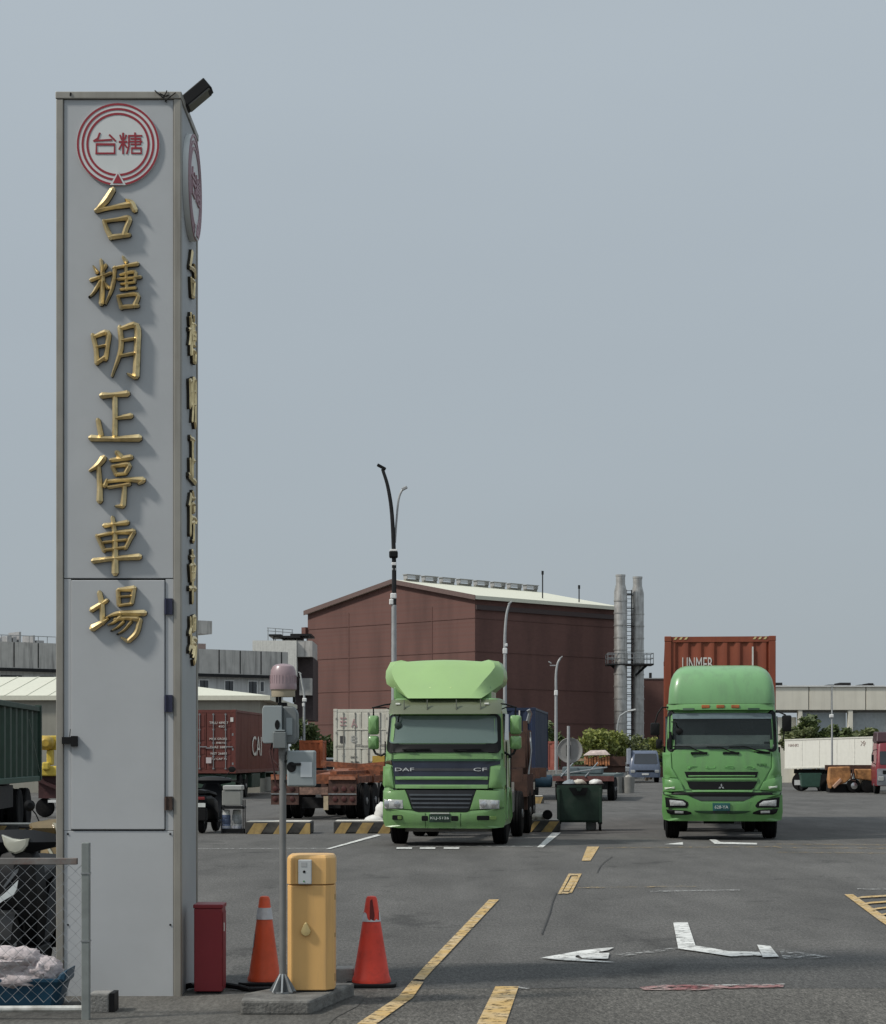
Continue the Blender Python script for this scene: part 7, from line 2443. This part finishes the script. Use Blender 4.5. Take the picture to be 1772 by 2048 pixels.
def scooter(label, loc, rz, m, mfin, cream=False, plate=None):
    """scooter facing -y"""
    c = thing('scooter', label, 'scooter', loc, rz, 'parked scooters')
    for y in (-.62, .62):
        t = MB()
        t.lathe([(.15, -.04), (.2, -.05), (.24, -.035), (.25, 0), (.24, .035), (.2, .05), (.15, .04)], 22, (0, 0, 0), 'x')
        wv = t.build('wheel', M_RUBBER, c, loc=(0, y, .25))
        MB().lathe([(.15, -.02), (.04, -.045), (.04, .045), (.15, .02)], 16, (0, 0, 0), 'x').build('rim', M_RIM, wv)
    body = MB()
    secs = []
    for y, w_, z0, z1 in ((-.1, .14, .22, .34), (.1, .17, .24, .50), (.3, .19, .34, .70), (.6, .18, .45, .76), (.85, .12, .55, .76), (.95, .05, .62, .74)):
        secs.append([(-w_, y, z0 + .05), (-w_ * .8, y, z0), (w_ * .8, y, z0), (w_, y, z0 + .05), (w_, y, z1 - .08), (w_ * .7, y, z1), (-w_ * .7, y, z1), (-w_, y, z1 - .08)])
    body.rings(secs)
    body.build('body', m, c, bevel=.01)
    sh = MB()
    secs = []
    for z, y, w_ in ((.26, -.22, .15), (.45, -.36, .2), (.65, -.44, .215), (.85, -.42, .19), (.97, -.36, .12)):
        secs.append([(-w_, y + .1, z), (-w_ * .75, y, z), (0, y - .07, z), (w_ * .75, y, z), (w_, y + .1, z), (w_ * .7, y + .14, z), (-w_ * .7, y + .14, z)])
    sh.rings(secs)
    sh.build('front_shield', m, c)
    MB().box(-.16, .16, -.3, .12, .2, .25).build('floorboard', M_BLACK, c, bevel=.01)
    fe = MB()
    fe.rings([[(-.06, -.62 + .29 * math.sin(a), .25 + .29 * math.cos(a)), (.06, -.62 + .29 * math.sin(a), .25 + .29 * math.cos(a)), (.05, -.62 + .27 * math.sin(a), .25 + .27 * math.cos(a)), (-.05, -.62 + .27 * math.sin(a), .25 + .27 * math.cos(a))]
              for a in [math.radians(d) for d in range(-70, 76, 12)]])
    fe.build('front_mudguard', m, c)
    st = MB()
    st.rings([[(-w_, y, z - .06), (w_, y, z - .06), (w_ * .9, y, z), (0, y, z + .02), (-w_ * .9, y, z)] for y, z, w_ in ((.08, .76, .12), (.25, .8, .17), (.5, .82, .17), (.75, .85, .14), (.9, .84, .09))])
    st.build('seat', M_BLACK, c, bevel=.01)
    cw = MB()
    secs = []
    for x, s in ((-.30, .25), (-.22, .55), (-.12, .9), (0, 1.0), (.12, .9), (.22, .55), (.30, .25)):
        secs.append([(x, -.36 - .09 * s, 1.02), (x, -.34 - .05 * s, 1.02 - .085 * s), (x, -.28, 1.0 - .06 * s), (x, -.24, 1.03), (x, -.28, 1.05 + .05 * s), (x, -.34, 1.06 + .05 * s)])
    cw.rings(secs)
    cw.build('handlebar_cowl', m, c)
    hb_ = MB()
    for s in (-1, 1):
        hb_.tube([(s * .26, -.28, 1.02), (s * .40, -.23, 1.03)], .017, 8)
    hb_.build('grip', M_BLACK, c)
    lv = MB()
    for s in (-1, 1):
        lv.tube([(s * .27, -.33, 1.02), (s * .33, -.34, 1.01), (s * .42, -.30, .99)], .006, 6)
    lv.build('brake_lever', M_BLACK, c)
    hl = MB()
    out = [(-.095, .055), (-.02, .028), (.05, .02), (.105, .03), (.095, -.02), (.06, -.065), (.01, -.085), (-.04, -.07), (-.075, -.02)]
    hl.rings([[(x * s_, y, 1.02 + z * s_) for x, z in out] for s_, y in ((1.0, -.40), (1.0, -.458), (.85, -.472), (.4, -.478), (.02, -.479))])
    hl.build('headlamp', mat('milky_headlamp', (.50, .50, .42), .2, var=.12, coat=.8), c)
    for s in (-1, 1):
        f = MB()
        o = [(s * .05, .62), (s * .10, .66), (s * .155, .80), (s * .16, .86), (s * .13, .80), (s * .085, .71)]
        def fy(x, z):
            t = max(0, min(1, (z - .45) / .4))
            return -.51 + abs(x) / .2 * .085 + .03 * t - .012
        f.add([(x, fy(x, z), z) for x, z in o] + [(x, fy(x, z) - .008, z) for x, z in o], [tuple(range(6)), tuple(range(6, 12))[::-1]] + [(i, (i + 1) % 6, 6 + (i + 1) % 6, 6 + i) for i in range(6)])
        f.build('shield_fin', mfin if s > 0 or not cream else M_WHITE, c)
        mb = MB()
        mb.tube([(s * .2, -.30, 1.07), (s * .24, -.30, 1.16), (s * .29, -.30, 1.22)], .007, 6)
        mb.lathe([(.02, -.29), (.055, -.295), (.06, -.31), (.03, -.33)], 14, (s * .31, 0, 1.25), 'y')
        if not cream:
            mb.build('mirror', M_BLACK, c)
    if plate:
        MB().box(-.11, .11, .955, .965, .52, .60).build('number_plate', mat('scooter_plate', (.62, .64, .62), .5), c)
        tl = MB()
        tl.box(-.10, .10, .93, .97, .66, .72)
        tl.build('tail_lamp', mat('dull_red_lens', (.16, .02, .02), .3), c, bevel=.01)
        MB().box(-.12, .12, .80, .95, .25, .5).build('rear_mudguard', M_BLACK, c, bevel=.02)
        MB().tube([(.17, .2, .3), (.19, .55, .32), (.19, .95, .36)], [.035, .05, .05], 10).build('exhaust', M_DARKSTEEL, c)
    return c


M_FIN = mat('pale_fin', (.50, .54, .55), .35, var=.12)
s1 = scooter('black scooter facing the fence with milky headlamp and pale shield fin', (X(51, 15.9), 15.95, 0), math.radians(0), M_SCB, M_FIN, cream=True)
s1.scale = (1.06, 1.0, 1.07)
for ch_ in list(s1.children):
    if ch_.name.startswith('shield_fin'):
        bpy.data.objects.remove(ch_)
fn = MB()
o = [((u / 7.315 - 51) / 252 / 1.06, (CAMH - (1640 + v / 7.315 - HV) / 252) / 1.07) for u, v in ((455, 825), (432, 960), (392, 1035), (240, 1120), (150, 1180), (50, 1305), (68, 1225), (150, 1100), (300, 980))]
o = [(x, z - .0) for x, z in o]
fn.add([(x, -.545 + abs(x) * .35, z) for x, z in o] + [(x, -.535 + abs(x) * .35, z) for x, z in o], [tuple(range(9)), tuple(range(9, 18))[::-1]] + [(i, (i + 1) % 9, 9 + (i + 1) % 9, 9 + i) for i in range(9)])
fn.build('shield_fin', M_FIN, s1)
fn = MB()
o = [((u / 7.315 - 51) / 252 / 1.06, (CAMH - (1640 + v / 7.315 - HV) / 252) / 1.07) for u, v in ((455, 660), (440, 720), (250, 940), (230, 920), (400, 690))]
fn.add([(x, -.53 + abs(x) * .35, z) for x, z in o] + [(x, -.52 + abs(x) * .35, z) for x, z in o], [tuple(range(5)), tuple(range(5, 10))[::-1]] + [(i, (i + 1) % 5, 5 + (i + 1) % 5, 5 + i) for i in range(5)])
fn.build('shield_stripe', mat('grey_stripe', (.14, .15, .16), .4), s1)
M_GFIN = mat('olive_green_panel', (.26, .28, .12), .4, var=.12)
s2 = scooter('scooter with gold and cream bodywork half hidden behind the sign tower', (X(100, 21.0), 21.0, 0), math.radians(28), mat('gold_brown_scooter', (.20, .14, .06), .35, var=.25, coat=.4), mat('cream_panel', (.55, .53, .42), .4))
s3 = scooter('dark scooter showing its rear with white number plate right of the sign tower', (X(412, 45.6), 46.2, 0), math.radians(172), M_SCN, M_FIN, plate='x')
s3.scale = (1.5, 1.0, 1.16)
s4 = scooter('black scooter with olive green side panel, its front wheel by the tower foot', (X(128, 16.6), 16.9, 0), math.radians(-30), M_SCB, M_GFIN)
s4.scale = (1, 1, .86)
s5 = scooter('black scooter behind the fence at the far left edge', (X(-62, 15.9), 16.0, 0), math.radians(12), M_SCN, M_GFIN, cream=True)

Yd = 45.3
ds = thing('grey_cabinet', 'grey metal cabinet on thin legs above the water bottles', 'cabinet', (X(465, Yd), Yd, 0))
dx = lambda u: X(u, Yd) - X(465, Yd)
dz = lambda v: Z(v, Yd)
M_CABG = mat('cabinet_grey', (.27, .27, .25), .5, var=.08)
MB().box(dx(444), dx(482), 0, .5, dz(1611), dz(1581)).build('case', M_CABG, ds, bevel=.015)
MB().box(dx(446), dx(484), -.02, .52, dz(1580), dz(1571)).build('lid', mat('cabinet_lid_grey', (.42, .42, .40), .5, var=.06), ds, bevel=.015)
for u in (442, 485):
    for y in (.02, .46):
        MB().box(dx(u), dx(u + 2), y, y + .03, 0, dz(1611) if u == 442 else dz(1600)).build('leg', M_DARKSTEEL, ds)
MB().box(dx(442), dx(488), .02, .5, dz(1618), dz(1613)).build('shelf', M_DARKSTEEL, ds)
MB().box(dx(441), dx(488), .06, .48, .02, dz(1658)).build('base_box', M_BLACK, ds)
for u, mm, lab in ((451.5, mat('blue_water_bottle', (.10, .13, .22), .25, var=.4, scale=8), 'bluish water bottle with white neck, left one under the grey cabinet'),
                   (474, mat('clear_water_bottle', (.30, .31, .31), .25, var=.4, scale=8), 'clear ribbed water bottle, right one under the grey cabinet')):
    b_ = thing('water_bottle', lab, 'bottle', (X(u, Yd + .25), Yd + .25, .10 + 0 * 1), 0, 'water bottles under the grey cabinet')
    b_.location.z = dz(1658) + .0005
    h = dz(1620) - dz(1658)
    r = .115
    MB().lathe([(r, 0), (r, h * .2), (r * .92, h * .24), (r, h * .28), (r, h * .5), (r * .92, h * .54), (r, h * .58), (r * .95, h * .72), (r * .5, h * .84), (r * .45, h * .9)], 20).build('shell', mm, b_)
    MB().lathe([(r * .9, h * .72), (r * .8, h * .98), (r * .6, h)], 16).build('cap', M_WHITE if u < 460 else mat('grey_cap', (.3, .3, .28), .5), b_)
    MB().lathe([(r * 1.02, h * .02), (r * 1.02, h * .15)], 20).build('label_band', mat('pale_label', (.45, .45, .5), .5), b_)

# ------------------------------------------------------------------ bushes and trees
def leaf_mat(name, c1, c2):
    m = bpy.data.materials.new(name)
    m.use_nodes = True
    t = m.node_tree
    N = t.nodes
    b = N['Principled BSDF']
    b.inputs['Roughness'].default_value = .6
    g = N.new('ShaderNodeNewGeometry')
    r = N.new('ShaderNodeMix')
    r.data_type = 'RGBA'
    r.inputs['A'].default_value = (*c1, 1)
    r.inputs['B'].default_value = (*c2, 1)
    t.links.new(g.outputs['Random Per Island'], r.inputs['Factor'])
    t.links.new(r.outputs['Result'], b.inputs['Base Color'])
    tl = N.new('ShaderNodeBsdfTranslucent')
    t.links.new(r.outputs['Result'], tl.inputs['Color'])
    ms = N.new('ShaderNodeMixShader')
    ms.inputs[0].default_value = .25
    t.links.new(b.outputs[0], ms.inputs[1])
    t.links.new(tl.outputs[0], ms.inputs[2])
    t.links.new(ms.outputs[0], N['Material Output'].inputs['Surface'])
    return m


M_LEAF1 = leaf_mat('yellow_green_leaves', (.12, .15, .03), (.27, .29, .07))
M_LEAF2 = leaf_mat('dark_green_leaves', (.045, .07, .022), (.12, .155, .05))
M_LEAF3 = leaf_mat('grey_green_leaves', (.08, .105, .04), (.19, .21, .085))
M_BARK = mat('bark', (.10, .075, .05), .9, var=.3, bump=.5, bscale=12)


def tree(name, label, cat, u, Y, rx, rz, zc, m, n=1500, leaf=.16, seed=1, ry=None, group=None, trunk=True):
    rr = random.Random(seed)
    c = thing(name, label, cat, (X(u, Y), Y, 0), 0, group)
    ry = ry or rx
    mb = MB()
    clumps = []
    for k in range(14):
        a, e = rr.uniform(0, 6.28), rr.uniform(-.7, 1)
        q = rr.uniform(.45, .85)
        clumps.append((Vector((math.cos(a) * rx * q * math.sqrt(max(.1, 1 - e * e * .6)), math.sin(a) * ry * q * math.sqrt(max(.1, 1 - e * e * .6)), zc + e * rz * .72)), rr.uniform(.24, .42)))
    tot = sum(s for _, s in clumps)
    for p, s in clumps:
        for _ in range(int(n * s / tot)):
            d = Vector((rr.gauss(0, 1), rr.gauss(0, 1), rr.gauss(0, 1))).normalized() * rr.random() ** .45
            o = p + Vector((d.x * rx * s, d.y * ry * s, d.z * rz * s * 1.15))
            if o.z < .05:
                continue
            a1 = Vector((rr.uniform(-1, 1), rr.uniform(-1, 1), rr.uniform(-.5, .9))).normalized()
            a2 = a1.cross(Vector((rr.uniform(-1, 1), rr.uniform(-1, 1), rr.uniform(-1, 1)))).normalized()
            l = leaf * rr.uniform(.6, 1.5)
            mb.add([o - a1 * l, o + a2 * l * .42, o + a1 * l, o - a2 * l * .42], [(0, 1, 2, 3)])
    me = bpy.data.meshes.new('crown')
    me.from_pydata([tuple(p) for p in mb.v], [], mb.f)
    me.materials.append(m)
    put('crown', me, c)
    if trunk:
        t = MB()
        for k in range(5):
            p = clumps[k][0]
            t.tube([(rr.uniform(-.05, .05), 0, 0), (p.x * .3, p.y * .3, p.z * .45), tuple(p)], [.09, .06, .02], 6)
        t.build('trunk', M_BARK, c)
    return c


GRP = 'bushes along the hall wall'
tree('bush', 'yellow green bush with tall sprigs behind the round mirror', 'bush', 1178, 135, 1.9, 1.55, 2.2, M_LEAF1, 2600, .15, 1, group=GRP)
tree('bush', 'rounded light bush just left of the steel chimney foot', 'bush', 1218, 137, 1.3, 1.1, 2.5, M_LEAF1, 1500, .14, 2, group=GRP)
tree('bush', 'olive bush hiding the feet of the two chimneys', 'bush', 1262, 140, 1.5, 1.0, 2.2, M_LEAF3, 1700, .14, 3, group=GRP)
tree('bush', 'thin bush left of the blue van roof, lower than its neighbours', 'bush', 1293, 143, 1.1, .95, 2.3, M_LEAF1, 1100, .13, 4, group=GRP)
tree('bush', 'dark leafy bush beside the blue container, behind the faded red one', 'bush', 1093, 122, 1.1, 1.6, 2.2, M_LEAF2, 1700, .15, 5, group=GRP)
tree('bush', 'low dark hedge bush behind the orange load', 'bush', 1190, 128, 1.9, .8, 1.0, M_LEAF2, 2000, .15, 6, group=GRP)
tree('bush', 'dark bush in the gap behind the blue van', 'bush', 1300, 150, 1.6, 1.6, 1.6, M_LEAF2, 1500, .15, 16, group=GRP)
tree('bush', 'green bush left of the white container, behind the orange box', 'bush', 640, 112, 1.3, 1.6, 2.0, M_LEAF2, 2000, .16, 7, group=GRP)
tree('bush', 'small tree-like bush behind the slim camera pole', 'bush', 603, 116, .9, 1.4, 2.5, M_LEAF2, 1200, .15, 8, group=GRP)
tree('tree', 'dark spreading tree rising above the white trailer roof', 'tree', 1630, 118, 1.35, 1.15, 3.15, M_LEAF2, 2300, .17, 9)
tree('tree', 'low broad tree left of the dark one, above the white trailer', 'tree', 1597, 116, 1.2, .7, 2.75, M_LEAF3, 1400, .15, 10)
tree('bush', 'small bush top above the white trailer near the building column', 'bush', 1680, 120, .9, .6, 2.8, M_LEAF2, 900, .15, 11, group=GRP)
tree('bush', 'row of faint bushes above the white trailer by the red lorry', 'bush', 1722, 122, 1.6, .55, 2.9, M_LEAF3, 1300, .15, 12, group=GRP)
ob = container('plain orange steel box behind the lower control box of the beacon pole', (X(622, 98), 98, Z(1536, 98)), 0, mat('plain_orange', (.36, .09, .03), .6, var=.12), 'wall', L=3, W=1.15, H=1.36, name='orange_box', pitch=.3)
tag(MB().box(-.6, .6, .1, 2.9, 0, Z(1536, 98) - .002).build('timber_base', M_DARKSTEEL, None, loc=(X(622, 98), 98, 0)), 'dark base under the plain orange steel box', 'base')
wbx = thing('white_pickup', 'small white and grey parked vehicle glimpsed left of the white container', 'vehicle', (X(654, 110), 110, 0))
MB().box(-.45, .55, 0, 3, .35, 1.0).build('body', M_WHITE, wbx, bevel=.1)
MB().box(-.4, .5, .6, 2.4, 1.0, 1.55).build('window', M_GLASS, wbx, bevel=.08)
MB().box(-.42, .52, .55, 2.45, 1.551, 1.66).build('roof', M_WHITE, wbx, bevel=.04)
for s in (-.4, .5):
    wheel(wbx, s, .6, .3, .18)
    wheel(wbx, s, 2.4, .3, .18)
